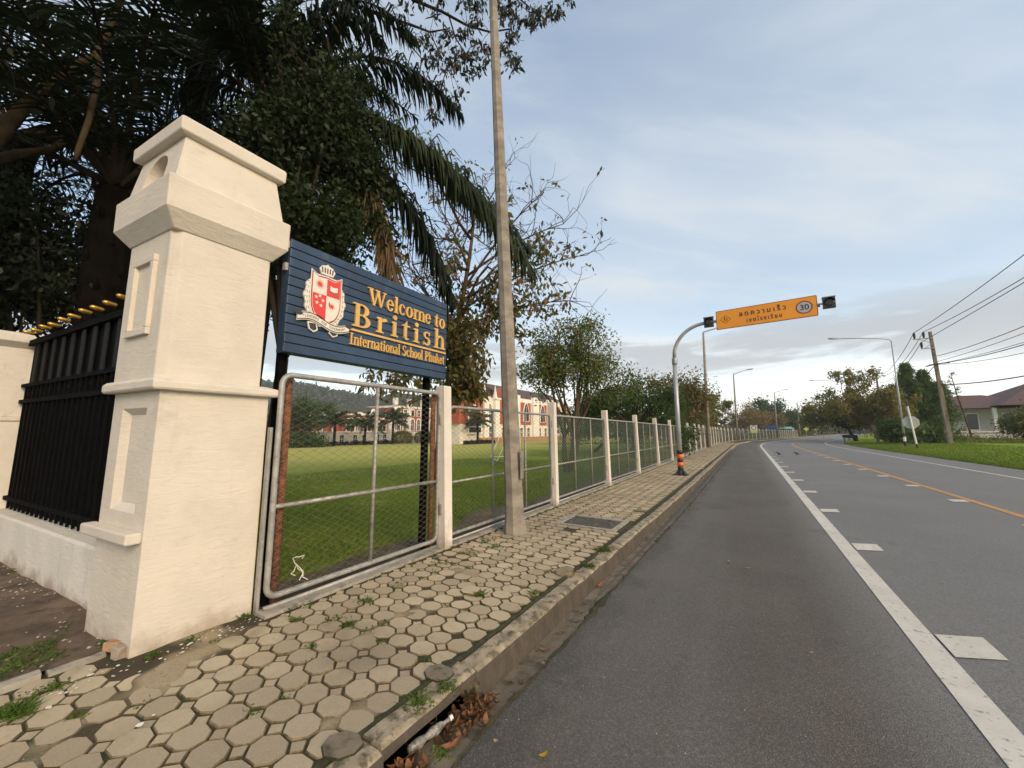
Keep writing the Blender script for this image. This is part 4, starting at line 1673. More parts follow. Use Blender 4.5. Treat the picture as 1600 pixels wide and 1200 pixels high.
for s_ in (-1, 1):
    q = MB()
    q.tube([(MC[0] + s_ * .3, MC[1] - .05, .002), (MC[0] + s_ * .3, MC[1] - .03, .008), (MC[0] + s_ * .3, MC[1] + .03, .008), (MC[0] + s_ * .3, MC[1] + .05, .002)], .006, 6)
    q.build('lifting_ring', 'iron_cover', lid, MC)

# ------------------------------------------------------------------ overhead school-zone sign
GB = (-2.10, 14.5, 0.0)
gan = thing('overhead_road_sign', 'orange school zone sign hung over the road from a curved grey pole', 'road sign', GB)
q = MB()
q.tube([(GB[0], GB[1], .02), (GB[0] - .01, GB[1], 4.05)], [.085, .072], 16)
q.build('pole', 'lamp_grey', gan, GB, True)
q = MB()
q.tube([(GB[0], GB[1], 3.90), (GB[0], GB[1], 3.92), (GB[0], GB[1], 4.10), (GB[0], GB[1], 4.12)], [.09, .095, .095, .09], 16)
q.build('collar', 'lamp_grey', gan, GB, True)
q = MB()
pts = [(-2.11, 14.5, 4.05)]
for k in range(1, 10):
    a = R(180 - 9.4 * k)
    pts.append((-1.02 + 1.09 * math.cos(a), 14.5, 4.18 + 1.09 * math.sin(a)))
pts += [(-.6, 14.53, 5.29), (.6, 14.56, 5.31), (2.12, 14.56, 5.34)]
q.tube(pts, [.062] * (len(pts) - 3) + [.05, .045, .04], 14)
q.build('arm', 'lamp_grey', gan, GB, True)
for z0, z1, mt in ((.16, .30, 'pole_black'), (.30, .44, 'tape_orange'), (.44, .56, 'pole_black'), (.56, .71, 'tape_orange'), (.71, .84, 'pole_black')):
    q = MB()
    q.tube([(GB[0], GB[1], z0), (GB[0], GB[1], z1)], .094, 16)
    q.build('warning_band', mt, gan, GB, True)
q = MB()
for k in range(4):
    a = R(45 + 90 * k)
    c_, s_ = math.cos(a), math.sin(a)
    q.add([(GB[0] + .08 * c_ + sx * .012 * -s_, GB[1] + .08 * s_ + sx * .012 * c_, z) for sx in (-1, 1) for z in (.02, .24)] + [(GB[0] + .24 * c_ + sx * .012 * -s_, GB[1] + .24 * s_ + sx * .012 * c_, .02) for sx in (-1, 1)], [(0, 1, 4), (2, 5, 3), (1, 3, 5, 4), (0, 2, 3, 1)])
q.bbox(GB[0] - .22, GB[0] + .22, GB[1] - .22, GB[1] + .22, -.02, .03)
q.tube([(GB[0], GB[1], .03), (GB[0], GB[1], .18)], [.15, .095], 12)
fix_normals(q.build('base_plate', 'pole_black', gan, GB))
# board
SX0, SX1, SZ0, SZ1 = -.70, 2.05, 4.95, 5.60


def sgn(u_, w, d):
    return (u_, 14.46 - d, w + .022 * (u_ + .7))


def rrect(x0, x1, z0, z1, r_=.03):
    pts = []
    for cx_, cz_, a0 in ((x1 - r_, z1 - r_, 0), (x0 + r_, z1 - r_, 90), (x0 + r_, z0 + r_, 180), (x1 - r_, z0 + r_, 270)):
        pts += [(cx_ + r_ * math.cos(R(a0 + 30 * k)), cz_ + r_ * math.sin(R(a0 + 30 * k))) for k in range(4)]
    return pts


def sp(name, poly, d0, d1, mat, parent):
    q = MB()
    q.prism(poly, d0, d1, sgn)
    return fix_normals(q.build(name, mat, parent, GB))


sb = sp('board', rrect(SX0, SX1, SZ0, SZ1), 0, .03, 'sign_orange', gan)


def frame_poly(q, outer, inner, d0, d1):
    n_ = len(outer)
    for i in range(n_):
        j = (i + 1) % n_
        q.prism([outer[i], outer[j], inner[j], inner[i]], d0, d1, sgn)
    return q


q = frame_poly(MB(), rrect(SX0 + .006, SX1 - .006, SZ0 + .006, SZ1 - .006), rrect(SX0 + .02, SX1 - .02, SZ0 + .02, SZ1 - .02), .0302, .0318)
fix_normals(q.build('border', 'sign_brown', sb, GB))
dc, dr = (-.42, 5.275), .165
dia = lambda r_: [(dc[0] + r_ * .98, dc[1]), (dc[0], dc[1] + r_ * .85), (dc[0] - r_ * .98, dc[1]), (dc[0], dc[1] - r_ * .85)]
q = frame_poly(MB(), dia(.17), dia(.152), .0302, .032)
fix_normals(q.build('diamond_outline', 'sign_brown', sb, GB))
q = MB()
for c0, sc_, m_ in (((-.445, 5.28), 1.0, 1), ((-.375, 5.265), .72, 1)):
    f = lambda a, b: (c0[0] + a * sc_, c0[1] + b * sc_)
    q.prism([f(.014 * math.cos(t), .075 + .014 * math.sin(t)) for t in np.linspace(0, 6.283, 9)[:-1]], .0302, .032, sgn)
    q.prism([f(-.016, .055), f(.018, .055), f(.014, 0), f(-.016, 0)], .0302, .0322, sgn)
    q.prism([f(-.014, 0), f(.004, 0), f(-.022, -.07), f(-.036, -.066)], .0302, .0321, sgn)
    q.prism([f(0, 0), f(.014, 0), f(.036, -.062), f(.024, -.07)], .0302, .0323, sgn)
    q.prism([f(.012, .05), f(.018, .04), f(.044, .012), f(.036, .008)], .0302, .0324, sgn)
fix_normals(q.build('walking_figures', 'sign_brown', sb, GB))
cc = (1.72, 5.275)
el_ = lambda r_: [(cc[0] + r_ * math.cos(t), cc[1] + r_ * .96 * math.sin(t)) for t in np.linspace(0, 2 * math.pi, 36, endpoint=False)]
disc = sp('speed_disc', el_(.215), .0302, .0320, 'sign_red', sb)
sp('speed_disc_field', el_(.178), .0322, .0336, 'disc_grey', sb)


def sign_text(name, body, size, x, z, mat, d, bold=0.0, sx=1.0):
    m_ = text_mesh(body, size, .0008)
    xs = [v_.co.x for v_ in m_.vertices]
    zs_ = [v_.co.y for v_ in m_.vertices]
    q = MB()
    q.add([sgn(x + v_.co.x * sx, z + v_.co.y, d + v_.co.z) for v_ in m_.vertices], [tuple(p_.vertices) for p_ in m_.polygons])
    if bold:
        for dx2, dz2, dd in ((bold, 0, .0002), (0, bold, .0004)):
            q.add([sgn(x + v_.co.x * sx + dx2, z + v_.co.y + dz2, d + v_.co.z + dd) for v_ in m_.vertices], [tuple(p_.vertices) for p_ in m_.polygons])
    bpy.data.meshes.remove(m_)
    return fix_normals(q.build(name, mat, sb, GB))


sign_text('speed_number', '30', .24, cc[0], cc[1] - .085, 'dark_print', .0346, .010)
sign_text('wording', 'ล ด ค ว า ม เ ร็ ว', .22, .62, 5.30, 'sign_brown', .0312, .013, .86)
sign_text('wording', 'เ ข ต โ ร ง เ รี ย น', .185, .66, 5.07, 'sign_brown', .0312, .011, .72)
for x0 in (-1.08, 2.18):
    zc_ = 5.27 if x0 < 0 else 5.375
    hs = MB()
    hs.bbox(x0, x0 + .30, 14.42, 14.56, zc_ - .165, zc_ + .165)
    wl_ = bevel(hs.build('warning_light', 'housing', gan, GB), .012)
    q = MB()
    q.tube([(x0 + .15, 14.425, zc_), (x0 + .15, 14.405, zc_), (x0 + .15, 14.398, zc_)], [.125, .12, .08], 24)
    q.build('lens', 'lens_dark', wl_, GB, True)
    q = MB()
    rings = []
    for k in range(13):
        a = R(15 + 150 * k / 12)
        rings.append([(x0 + .15 + rr_ * math.cos(a), y_, zc_ + rr_ * math.sin(a)) for rr_, y_ in ((.138, 14.42), (.138, 14.33), (.130, 14.33), (.130, 14.42))])
    q.loft(rings)
    fix_normals(q.build('visor', 'housing', wl_, GB))
    q = MB()
    q.bbox(x0 - .01, x0 + .31, 14.40, 14.58, zc_ + .166, zc_ + .186)
    q.build('solar_panel', 'sign_back', wl_, GB)
    q = MB()
    xa, xb = (x0 + .30, x0 + .40) if x0 < 0 else (x0 - .13, x0)
    q.tube([(xa, 14.5, zc_), (xb, 14.5, zc_)], .03, 10)
    q.build('bracket', 'lamp_grey', wl_, GB)


# ------------------------------------------------------------------ street lamps
def street_lamp(base_, h, arm, label, kind='steel', lean_=0.0, rise=.35, r0=.09):
    """arm: vector in plan from the pole to the lamp head"""
    b = Vector(base_)
    arm = Vector((arm[0], arm[1], 0))
    t = thing('street_lamp', label, 'street lamp', tuple(b), 0, 'street lamps along the road')
    top = b + Vector((lean_, 0, h))
    q = MB()
    q.tube([b, b + (top - b) * .5, top], [r0, r0 * .8, r0 * .5], 10)
    q.build('pole', 'lamp_grey' if kind == 'steel' else 'concrete_pole', t, tuple(b), True)
    q = MB()
    if kind == 'steel':
        pts = [top - Vector((0, 0, .02))] + [top + arm * f + Vector((0, 0, g_)) for f, g_ in ((.03, .18), (.10, .28), (.45, .28 + rise * .5), (1.0, .28 + rise))]
    else:
        pts = [top - Vector((0, 0, .3)), top + Vector((0, 0, .05)), top + arm + Vector((0, 0, rise))]
    q.tube(pts, r0 * .42, 8)
    q.build('arm', 'lamp_grey', t, tuple(b), True)
    e = pts[-1]
    d = arm.normalized()
    side = Vector((-d.y, d.x, 0))
    q = MB()
    q.loft([[e + d * f + side * a * w + Vector((0, 0, c_ * hh + f * .12)) for a, c_ in ((-1, -1), (1, -1), (1.0, .4), (.5, 1), (-.5, 1), (-1, .4))] for f, w, hh in ((-.12, .05, .04), (.05, .10, .07), (.55, .16, .10), (.85, .13, .08), (.95, .05, .04))])
    fix_normals(q.build('lamp_head', 'lamp_grey', t, tuple(b)))
    q = MB()
    q.bbox(b.x - r0 * 1.5, b.x + r0 * 1.5, b.y - r0 * 1.5, b.y + r0 * 1.5, b.z - .05, b.z + .12)
    q.build('foot', 'concrete_pole', t, tuple(b))
    return t


street_lamp((-3.25, 40.0, 0), 11.0, (2.0, .3), 'lamp on a concrete pole rising behind the orange overhead sign', 'concrete', .15, .55, .17)
for y, lab in ((72.0, 'lamp on the left at the start of the bend'), (112.0, 'lamp on the left halfway round the bend'), (152.0, 'small distant lamp on the left near the blue board')):
    p_ = on_road(-3.0, y)
    street_lamp((p_.x, p_.y, 0), 11.0, (1.9, .3), lab, 'concrete', .1, .65, .17)
rl = street_lamp((13.4, 54.0, -.05), 11.0, (-4.2, -.3), 'tall grey lamp with long arm in front of the conifer', 'steel', -.05, .5, .10)
for z0, z1, mt in ((.0, .55, 'pole_black'), (.55, 1.0, 'sign_white'), (1.0, 1.35, 'pole_black')):
    q = MB()
    q.tube([(13.4, 54, z0), (13.4, 54, z1)], .108, 10)
    q.build('painted_band', mt, rl, (13.4, 54.0, -.05))
street_lamp((16.9, 100.0, -.05), 11.5, (-4.2, -.2), 'grey lamp with long arm behind the brown roadside tree', 'steel', -.3, .4, .12)
p_ = on_road(12.2, 150)
street_lamp((p_.x, p_.y, 0), 10.5, (-3.8, -.2), 'farthest grey lamp on the right side of the road', 'steel', 0, .4, .12)

# ------------------------------------------------------------------ power poles and cables
def power_pole(b, h, lean_, label, r0=.20):
    b = Vector(b)
    t = thing('power_pole', label, 'power pole', tuple(b), 0, 'power poles on the right')
    q = MB()
    top = b + Vector((lean_, 0, h))
    rings = []
    for f in (0, 1):
        c_ = b.lerp(top, f)
        w = r0 * (1 - .35 * f)
        rings.append([(c_.x + a * w, c_.y + d * w, c_.z) for a, d in ((-1, -.8), (1, -.8), (1, .8), (-1, .8))])
    q.loft(rings)
    bevel(q.build('shaft', 'wood_pole', t, tuple(b)), .03)
    arms = []
    for dz, L, xs in ((-.75, 1.5, (-1.35, -.6)), (-1.9, 1.0, (-.9,))):
        c_ = b.lerp(top, (h + dz) / h)
        q = MB()
        q.bbox(c_.x - L, c_.x + .1, c_.y - .22, c_.y - .12, c_.z - .05, c_.z + .05)
        ca = q.build('crossarm', 'galvanised', t, tuple(b))
        q = MB()
        q.tube([(c_.x - L * .75, c_.y - .17, c_.z), (c_.x - .1, c_.y - .17, c_.z - .55 if dz > -1 else c_.z + .5)], .03, 6)
        q.build('brace', 'galvanised', ca, tuple(b))
        for x in xs:
            q = MB()
            pz = [(0, .05), (.08, .08), (.25, .11), (.45, .11), (.6, .12), (.7, .07)]
            q.tube([(c_.x + x, c_.y - .17, c_.z + .05 + a) for a, _ in pz], [r_ for _, r_ in pz], 10)
            q.build('insulator', 'bird_black', ca, tuple(b), True)
            arms.append(Vector((c_.x + x, c_.y - .17, c_.z + .75)))
    c_ = b.lerp(top, (h * .70) / h)
    q = MB()
    for k in range(3):
        q.tube([(c_.x - .9 + k * .15, c_.y - .2, c_.z - .2 + k * .08), (c_.x, c_.y - .25, c_.z + .02 * k), (c_.x + 1.0, c_.y - .2, c_.z + .12 - .03 * k)], .05, 6)
    q.build('cable_bundle', 'cable', t, tuple(b))
    return t, arms, top, c_


pA, aA, tA, cA = power_pole((18.4, 60.0, .18), 12.5, -.35, 'tall brown power pole standing on the verge right of the conifer')
pB, aB, tB, cB = power_pole((22.6, 102.0, .25), 12.6, -.2, 'distant power pole behind the brown roadside trees')


def cable(a, b, sag, label, r_=.022, n=16):
    a, b = Vector(a), Vector(b)
    q = MB()
    pts = []
    for k in range(n + 1):
        t = k / n
        p_ = a.lerp(b, t)
        p_.z -= sag * 4 * t * (1 - t)
        pts.append(p_)
    q.tube(pts, r_, 5)
    tag(q.build('power_cable', 'cable', None, tuple(a)), label, 'cable', 'overhead cables on the right')


nxt = Vector((16.5, 18.0, 0))
cable(aA[0], nxt + Vector((-1.0, 0, 14.2)), .5, 'uppermost overhead cable from the near power pole', .03)
cable(aA[1], nxt + Vector((.2, 0, 13.2)), .7, 'second overhead cable from the near power pole', .03)
cable(aA[2], nxt + Vector((-.6, 0, 11.8)), .1, 'third overhead cable from the near power pole', .03)
for k, (z, sag, w) in enumerate(((10.4, .9, .030), (9.7, .7, .024), (9.3, 1.2, .036), (8.9, .8, .024), (8.5, 1.4, .024), (7.2, 1.2, .05))):
    cable(cA + Vector((.1, -.2, (.9, .3, .06, .02, -.05, -2.3)[k])), nxt + Vector((.4 + .25 * k, 0, z)), sag, f'{ordinal(k)} of the lower cables running right from the near power pole', w)
for i in range(3):
    cable(aA[i], aB[i], 2.0, f'{ordinal(i)} cable hanging between the two power poles', .03)
cable(cA, cB, 1.6, 'thick lower cable between the two power poles', .04)

# ------------------------------------------------------------------ octagonal sign seen from behind
SP = (13.2, 50.0, -.12)
st_ = thing('octagonal_sign', 'grey back of an octagonal sign on a leaning black and white post', 'road sign', SP)
lx = -.36
for k in range(9):
    z0, z1 = k * .5, (k + 1) * .5
    q = MB()
    q.tube([(SP[0] + lx * z0 / 4.5, SP[1], SP[2] + z0), (SP[0] + lx * z1 / 4.5, SP[1], SP[2] + z1)], .075, 8)
    q.build('post_band', 'pole_black' if k in (0, 8) else 'sign_white', st_, SP)
q = MB()
cxs, czs = SP[0] + lx * .55, SP[2] + 2.5
q.prism([(cxs + .62 * math.cos(R(22.5 + 45 * k)), czs + .62 * math.sin(R(22.5 + 45 * k))) for k in range(8)], 0, .012, lambda a, b, d: (a, SP[1] + .09 + d, b))
fix_normals(q.build('plate', 'sign_back', st_, SP))
q = MB()
for dz in (-.25, .25):
    q.bbox(cxs - .35, cxs + .35, SP[1] + .07, SP[1] + .088, czs + dz - .025, czs + dz + .025)
q.build('stiffener', 'sign_back', st_, SP)

# ------------------------------------------------------------------ far things round the bend
p_ = on_road(-2.4, 84)
t = thing('speed_sign', 'small white speed sign over a yellow plate at the bend', 'road sign', (p_.x, p_.y, 0))
for dx2 in (-.25, .25):
    MB().tube([(p_.x + dx2, p_.y, 0), (p_.x + dx2, p_.y, 2.6)], .04, 6).build('post', 'lamp_grey', t, (p_.x, p_.y, 0))
MB().bbox(p_.x - .55, p_.x + .55, p_.y - .06, p_.y - .03, 1.75, 2.75).build('plate', 'sign_white', t, (p_.x, p_.y, 0))
q = MB()
for i in range(24):
    a, b = R(15 * i), R(15 * i + 15)
    q.prism([(p_.x + r_ * math.cos(w), 2.28 + r_ * math.sin(w)) for r_, w in ((.40, a), (.40, b), (.30, b), (.30, a))], 0, .01, lambda u_, w, d: (u_, p_.y - .062 - d, w))
fix_normals(q.build('ring', 'dark_print', t, (p_.x, p_.y, 0)))
MB().bbox(p_.x - .55, p_.x + .55, p_.y - .06, p_.y - .03, 1.30, 1.73).build('lower_plate', 'sign_lime', t, (p_.x, p_.y, 0))
MB().bbox(p_.x - .25, p_.x + .25, p_.y - .2, p_.y + .2, 2.80, 2.98).build('beacon', 'housing', t, (p_.x, p_.y, 0))
p_ = on_road(-5.5, 122)
t = thing('blue_board', 'blue hoarding behind the fence at the bend', 'board', (p_.x, p_.y, 0))
MB().bbox(p_.x - 1.5, p_.x + 1.5, p_.y - .05, p_.y + .05, 2.2, 3.2).build('panel', 'blue_sheet', t, (p_.x, p_.y, 0))
for s_ in (-1.3, 1.3):
    MB().tube([(p_.x + s_, p_.y + .1, 0), (p_.x + s_, p_.y + .1, 3.1)], .06, 6).build('post', 'lamp_grey', t, (p_.x, p_.y, 0))
p_ = on_road(-6.5, 150)
t = thing('shelter', 'pale green roofed shelter behind the far end of the fence', 'shelter', (p_.x, p_.y, 0))
q = MB()
q.add([(p_.x + a, p_.y + b, z) for a, b, z in ((-2.3, -2, 2.5), (2.3, -2, 2.5), (2.3, 2, 2.5), (-2.3, 2, 2.5), (-1.6, 0, 3.2), (1.6, 0, 3.2))], [(0, 1, 5, 4), (1, 2, 5), (2, 3, 4, 5), (3, 0, 4), (3, 2, 1, 0)])
q.build('roof', 'teal_sheet', t, (p_.x, p_.y, 0))
for a, b in ((-2.1, -1.8), (2.1, -1.8), (2.1, 1.8), (-2.1, 1.8)):
    MB().tube([(p_.x + a, p_.y + b, 0), (p_.x + a, p_.y + b, 2.62)], .1, 6).build('post', 'trim_white', t, (p_.x, p_.y, 0))
for y, off, lab in ((165, -2.5, 'small yellow warning sign by the fence beyond the shelter'), (196, -2.2, 'tiny yellow warning sign where the road disappears')):
    p_ = on_road(off, y)
    t = thing('warning_sign', lab, 'road sign', (p_.x, p_.y, 0))
    MB().tube([(p_.x, p_.y, 0), (p_.x, p_.y, 2.3)], .06, 6).build('post', 'lamp_grey', t, (p_.x, p_.y, 0))
    q = MB()
    q.prism([(p_.x + .75, 2.5), (p_.x, 3.25), (p_.x - .75, 2.5), (p_.x, 1.75)], 0, .03, lambda a, b, d: (a, p_.y - .07 - d, b))
    fix_normals(q.build('plate', 'sign_lime', t, (p_.x, p_.y, 0)))
# dark bench-like barrier on the verge under the right-hand tree
p_ = on_road(10.9, 88)
t = thing('roadside_bench', 'dark bench standing on the grass under the brown tree', 'bench', (p_.x, p_.y, 0))
MB().bbox(p_.x - 1.0, p_.x + 1.0, p_.y - .25, p_.y + .25, .42, .50).build('seat', 'pole_black', t, (p_.x, p_.y, 0))
MB().bbox(p_.x - 1.0, p_.x + 1.0, p_.y + .22, p_.y + .28, .52, 1.0).build('backrest', 'pole_black', t, (p_.x, p_.y, 0))
for s_ in (-.8, .8):
    MB().bbox(p_.x + s_ - .05, p_.x + s_ + .05, p_.y - .2, p_.y + .2, -.15, .42).build('leg', 'pole_black', t, (p_.x, p_.y, 0))

# ------------------------------------------------------------------ school
BXF = -80.0


def arch_poly(c_, w, z0, z1, pointed=False, n=8):
    h = w if pointed else w / 2
    pts = [(c_ - w / 2, z0), (c_ + w / 2, z0)]
    for k in range(n + 1):
        t = k / n
        if pointed:
            a = t * 2
            x = w / 2 * (1 - a if a <= 1 else -(a - 1))
            z = z1 - h * .9 + h * .9 * (math.sin(min(a, 2 - a) * math.pi / 2) ** .8)
        else:
            x, z = w / 2 * math.cos(math.pi * t), z1 - h + h * math.sin(math.pi * t)
        pts.append((c_ + x, z))
    return pts


def facade_piece(poly, d0, d1, xf):
    return MB().prism(poly, d0, d1, lambda a, b, d: (xf + d, a, b))


def window(par, org, xf, c_, w, z0, z1, arched=True, pointed=False, sur=.22, pane='window_dark', bars=True):
    f = lambda q, name, mat, pr: fix_normals(q.build(name, mat, pr, org))
    mk = (lambda ww, a, b: arch_poly(c_, ww, a, b, pointed)) if arched else (lambda ww, a, b: [(c_ - ww / 2, a), (c_ + ww / 2, a), (c_ + ww / 2, b), (c_ - ww / 2, b)])
    wn_ = f(facade_piece(mk(w + 2 * sur, z0 - sur * .4, z1 + sur), 0, .14, xf), 'window', 'trim_white', par)
    f(facade_piece(mk(w, z0, z1), .14, .155, xf), 'pane', pane, wn_)
    if not bars:
        return
    q = MB()
    q.bbox(xf + .155, xf + .19, c_ - .05, c_ + .05, z0, z1 - w * .3)
    zb_ = z0 + (z1 - z0) * .5
    q.bbox(xf + .155, xf + .185, c_ - w / 2 + .02, c_ + w / 2 - .02, zb_ - .05, zb_ + .05)
    q.build('glazing_bar', 'trim_white', wn_, org)


OG = (BXF, 46.0, -1.6)
sch = thing('school_building', 'long cream and red school wing with arched windows beyond the field', 'building', OG)
MB().bbox(BXF - 14, BXF, 46.0, 69.0, -2.2, 1.35).build('ground_floor_wall', 'render_cream', sch, OG)
MB().bbox(BXF - 14, BXF + .25, 45.9, 69.1, 1.35, 1.62).build('string_course', 'trim_white', sch, OG)
MB().bbox(BXF - 14, BXF - 1.2, 46.5, 54.2, 1.62, 3.3).build('terrace_wall', 'brick_red', sch, OG)
MB().bbox(BXF - 14, BXF - .3, 54.2, 69.0, 1.62, 5.5).build('upper_wall', 'brick_red', sch, OG)
MB().bbox(BXF - 14.3, BXF + .05, 54.0, 69.0, 5.5, 6.0).build('parapet', 'trim_white', sch, OG)
MB().bbox(BXF - 14, BXF, 69.0, 92.0, -2.2, 8.0).build('tall_block_wall', 'brick_red', sch, OG)
MB().bbox(BXF, BXF + .12, 69.0, 92.0, -2.2, 1.6).build('tall_block_base', 'render_cream', sch, OG)
MB().bbox(BXF - 14.2, BXF + .35, 68.8, 92.2, 8.0, 8.55).build('tall_block_parapet', 'trim_white', sch, OG)
q = MB()
rr0 = [(BXF - 13.5, 55, 6.0), (BXF - .8, 47.5, 5.7), (BXF - .8, 69, 5.7), (BXF - 13.5, 69, 6.0)]
q.add([(BXF - .9, 47, 3.4), (BXF - .9, 69, 5.9), (BXF - 7, 69, 8.2), (BXF - 7, 50, 8.0), (BXF - 13, 47, 4), (BXF - 13, 69, 6)], [(0, 1, 2, 3), (3, 2, 5, 4), (0, 3, 4)])
q.build('roof', 'roof_green', sch, OG)
q = MB()
a = [(BXF - 13.6, 69.4, 8.55), (BXF - .4, 69.4, 8.55), (BXF - .4, 91.6, 8.55), (BXF - 13.6, 91.6, 8.55)]
b = [(BXF - 9.5, 75, 12.6), (BXF - 4.5, 75, 12.6), (BXF - 4.5, 90, 12.6), (BXF - 9.5, 90, 12.6)]
q.loft([a, b])
mr = fix_normals(q.build('mansard_roof', 'roof_green', sch, OG))
for y in (69.3, 74.2, 79.3, 84.4, 89.5):
    MB().bbox(BXF, BXF + .5, y - .55, y + .55, 1.6, 8.0).build('pilaster', 'trim_white', sch, OG)
    MB().bbox(BXF - .3, BXF + .5, y - .6, y + .6, 8.55, 10.6 if y < 80 else 10.2).build('pier', 'trim_white', sch, OG)
for y in (58.6, 63.4, 67.8):
    MB().bbox(BXF - .3, BXF + .35, y - .45, y + .45, 1.62, 6.3).build('pilaster', 'trim_white', sch, OG)
for y in (56.4, 61.0, 65.6):
    window(sch, OG, BXF - .3, y, 2.0, 1.75, 4.7, sur=.35)
for y0 in (71.75, 76.75, 81.85, 86.9):
    for d in (-1.15, 1.15):
        window(sch, OG, BXF, y0 + d, .95, 1.9, 5.0, sur=.38)
        window(sch, OG, BXF, y0 + d, 1.0, 5.95, 7.5, False, sur=.3)
for y in (49.3, 54.0, 57.5, 60.0, 64.0, 66.2):
    window(sch, OG, BXF, y, .95, -1.1, .75, False, sur=.16)
for y in (47.3, 49.5, 52.3):
    MB().bbox(BXF - 1.2, BXF - .6, y - .3, y + .3, 1.62, 3.4).build('terrace_pier', 'trim_white', sch, OG)
for (y, z, s_) in ((48.5, 7.6, 1), (63.0, 7.3, 1)):
    q = MB()
    q.prism([(y - 2.3, z - 3.0), (y - 1.8, z - 3.0), (y + .25, z), (y - .25, z)], 0, .3, lambda a_, b_, d: (BXF - .9 + d, a_, b_))
    q.prism([(y + 1.8, z - 3.0), (y + 2.3, z - 3.0), (y + .25, z), (y - .25, z)], 0, .298, lambda a_, b_, d: (BXF - .9 + d, a_, b_))
    fix_normals(q.build('gable_coping', 'trim_white', sch, OG))

HX = -50.0
OH = (HX, 58.0, -.9)
hall = thing('assembly_hall', 'red and cream gothic hall with pointed windows and little spires', 'building', OH)
MB().bbox(HX - 6, HX + .6, 66.6, 118.0, -1.6, .25).build('plinth', 'plinth_tan', hall, OH)
MB().bbox(HX - 5, HX, 60.2, 118.0, -1.4, 3.3).build('base_wall', 'render_cream', hall, OH)
MB().bbox(HX - 5, HX - .25, 67.0, 118.0, 3.3, 9.2).build('upper_wall', 'render_cream', hall, OH)
# gabled porch with the big arch
q = MB()
gy0, gy1, gz = 59.6, 68.6, 3.2
q.prism([(gy0, gz), (gy1, gz), (gy1, 8.3), (64.3, 12.2), (gy0, 8.3)], -4, .15, lambda a_, b_, d: (HX + d, a_, b_))
fix_normals(q.build('porch_gable', 'brick_red', hall, OH))
q = MB()
q.prism([(gy1 + .3, 8.0), (gy1 + .3, 8.7), (64.3, 12.9), (64.3, 12.2)], 0, .5, lambda a_, b_, d: (HX - .05 + d, a_, b_))
q.prism([(gy0 - .3, 8.0), (64.3, 12.2), (64.3, 12.9), (gy0 - .3, 8.7)], 0, .502, lambda a_, b_, d: (HX - .05 + d, a_, b_))
fix_normals(q.build('gable_coping', 'trim_white', hall, OH))
window(hall, OH, HX + .15, 65.0, 4.2, 1.4, 7.1, True, False, .3, bars=False)
MB().bbox(HX, HX + .5, 62.6, 67.4, 1.0, 1.35).build('balcony_slab', 'trim_white', hall, OH)
MB().bbox(HX, HX + .5, 62.6, 67.4, 2.5, 2.7).build('balcony_rail', 'trim_white', hall, OH)
for y, w in ((70.2, 3.2), (76.0, 1.4)):
    pass
for y in (68.9, 73.2):
    tw = MB().bbox(HX - 1, HX + .55, y - .9, y + .9, .25, 9.0).build('turret', 'trim_white', hall, OH)
    q = MB()
    q.loft([[(HX - .2 + a_ * r_, y + b_ * r_, z) for a_, b_ in ((-1, -1), (1, -1), (1, 1), (-1, 1))] for z, r_ in ((9.0, 1.05), (9.4, 1.05), (9.45, .38), (10.3, .26), (12.5, .03))])
    fix_normals(q.build('spire', 'trim_white', tw, OH))
window(hall, OH, HX - .25, 71.05, 1.15, 3.5, 7.9, True, True, .3)
q = MB()
q.prism([(74.1, 3.4), (78.4, 3.4), (78.4, 12.2), (78.0, 12.4), (74.1, 8.6)], -3, .12, lambda a_, b_, d: (HX + d, a_, b_))
fix_normals(q.build('red_gable', 'brick_red', hall, OH))
window(hall, OH, HX + .12, 77.0, 1.4, 3.4, 8.0, True, True, .3)
q = MB()
q.add([(HX - .6, 78, 10.0), (HX - .6, 118, 10.0), (HX - 8, 118, 14.2), (HX - 8, 78, 14.2), (HX - 16, 78, 10), (HX - 16, 118, 10)], [(0, 1, 2, 3), (3, 2, 5, 4), (0, 3, 4), (1, 5, 2)])
q.build('roof', 'roof_brown', hall, OH)
q = MB()
q.add([(HX - 1, 67, 9.2), (HX - 1, 78, 9.2), (HX - 7, 78, 12.0), (HX - 7, 67, 12.0), (HX - 14, 67, 9), (HX - 14, 78, 9)], [(0, 1, 2, 3), (3, 2, 5, 4), (0, 3, 4)])
q.build('roof', 'roof_brown', hall, OH)
MB().bbox(HX - 16, HX - .05, 78.4, 118, 9.2, 10.2).build('parapet', 'trim_white', hall, OH)
for y in (82.0, 92.4, 101.5, 110):
    MB().bbox(HX - .3, HX + .5, y - 1.7, y + 1.7, .25, 10.9).build('buttress', 'trim_white', hall, OH)
for y in (87.4, 96.9, 105.8):
    MB().bbox(HX - .25, HX + .02, y - 2.6, y + 2.6, 3.32, 9.2).build('red_bay', 'brick_red', hall, OH)
    window(hall, OH, HX + .02, y, 2.6, 4.3, 9.0, True, True, .35)
for y in (71.0, 76.3, 84.8, 88.5, 95.0, 98.6, 104.4):
    window(hall, OH, HX, y, 1.1, .35, 2.5, False, sur=.14)

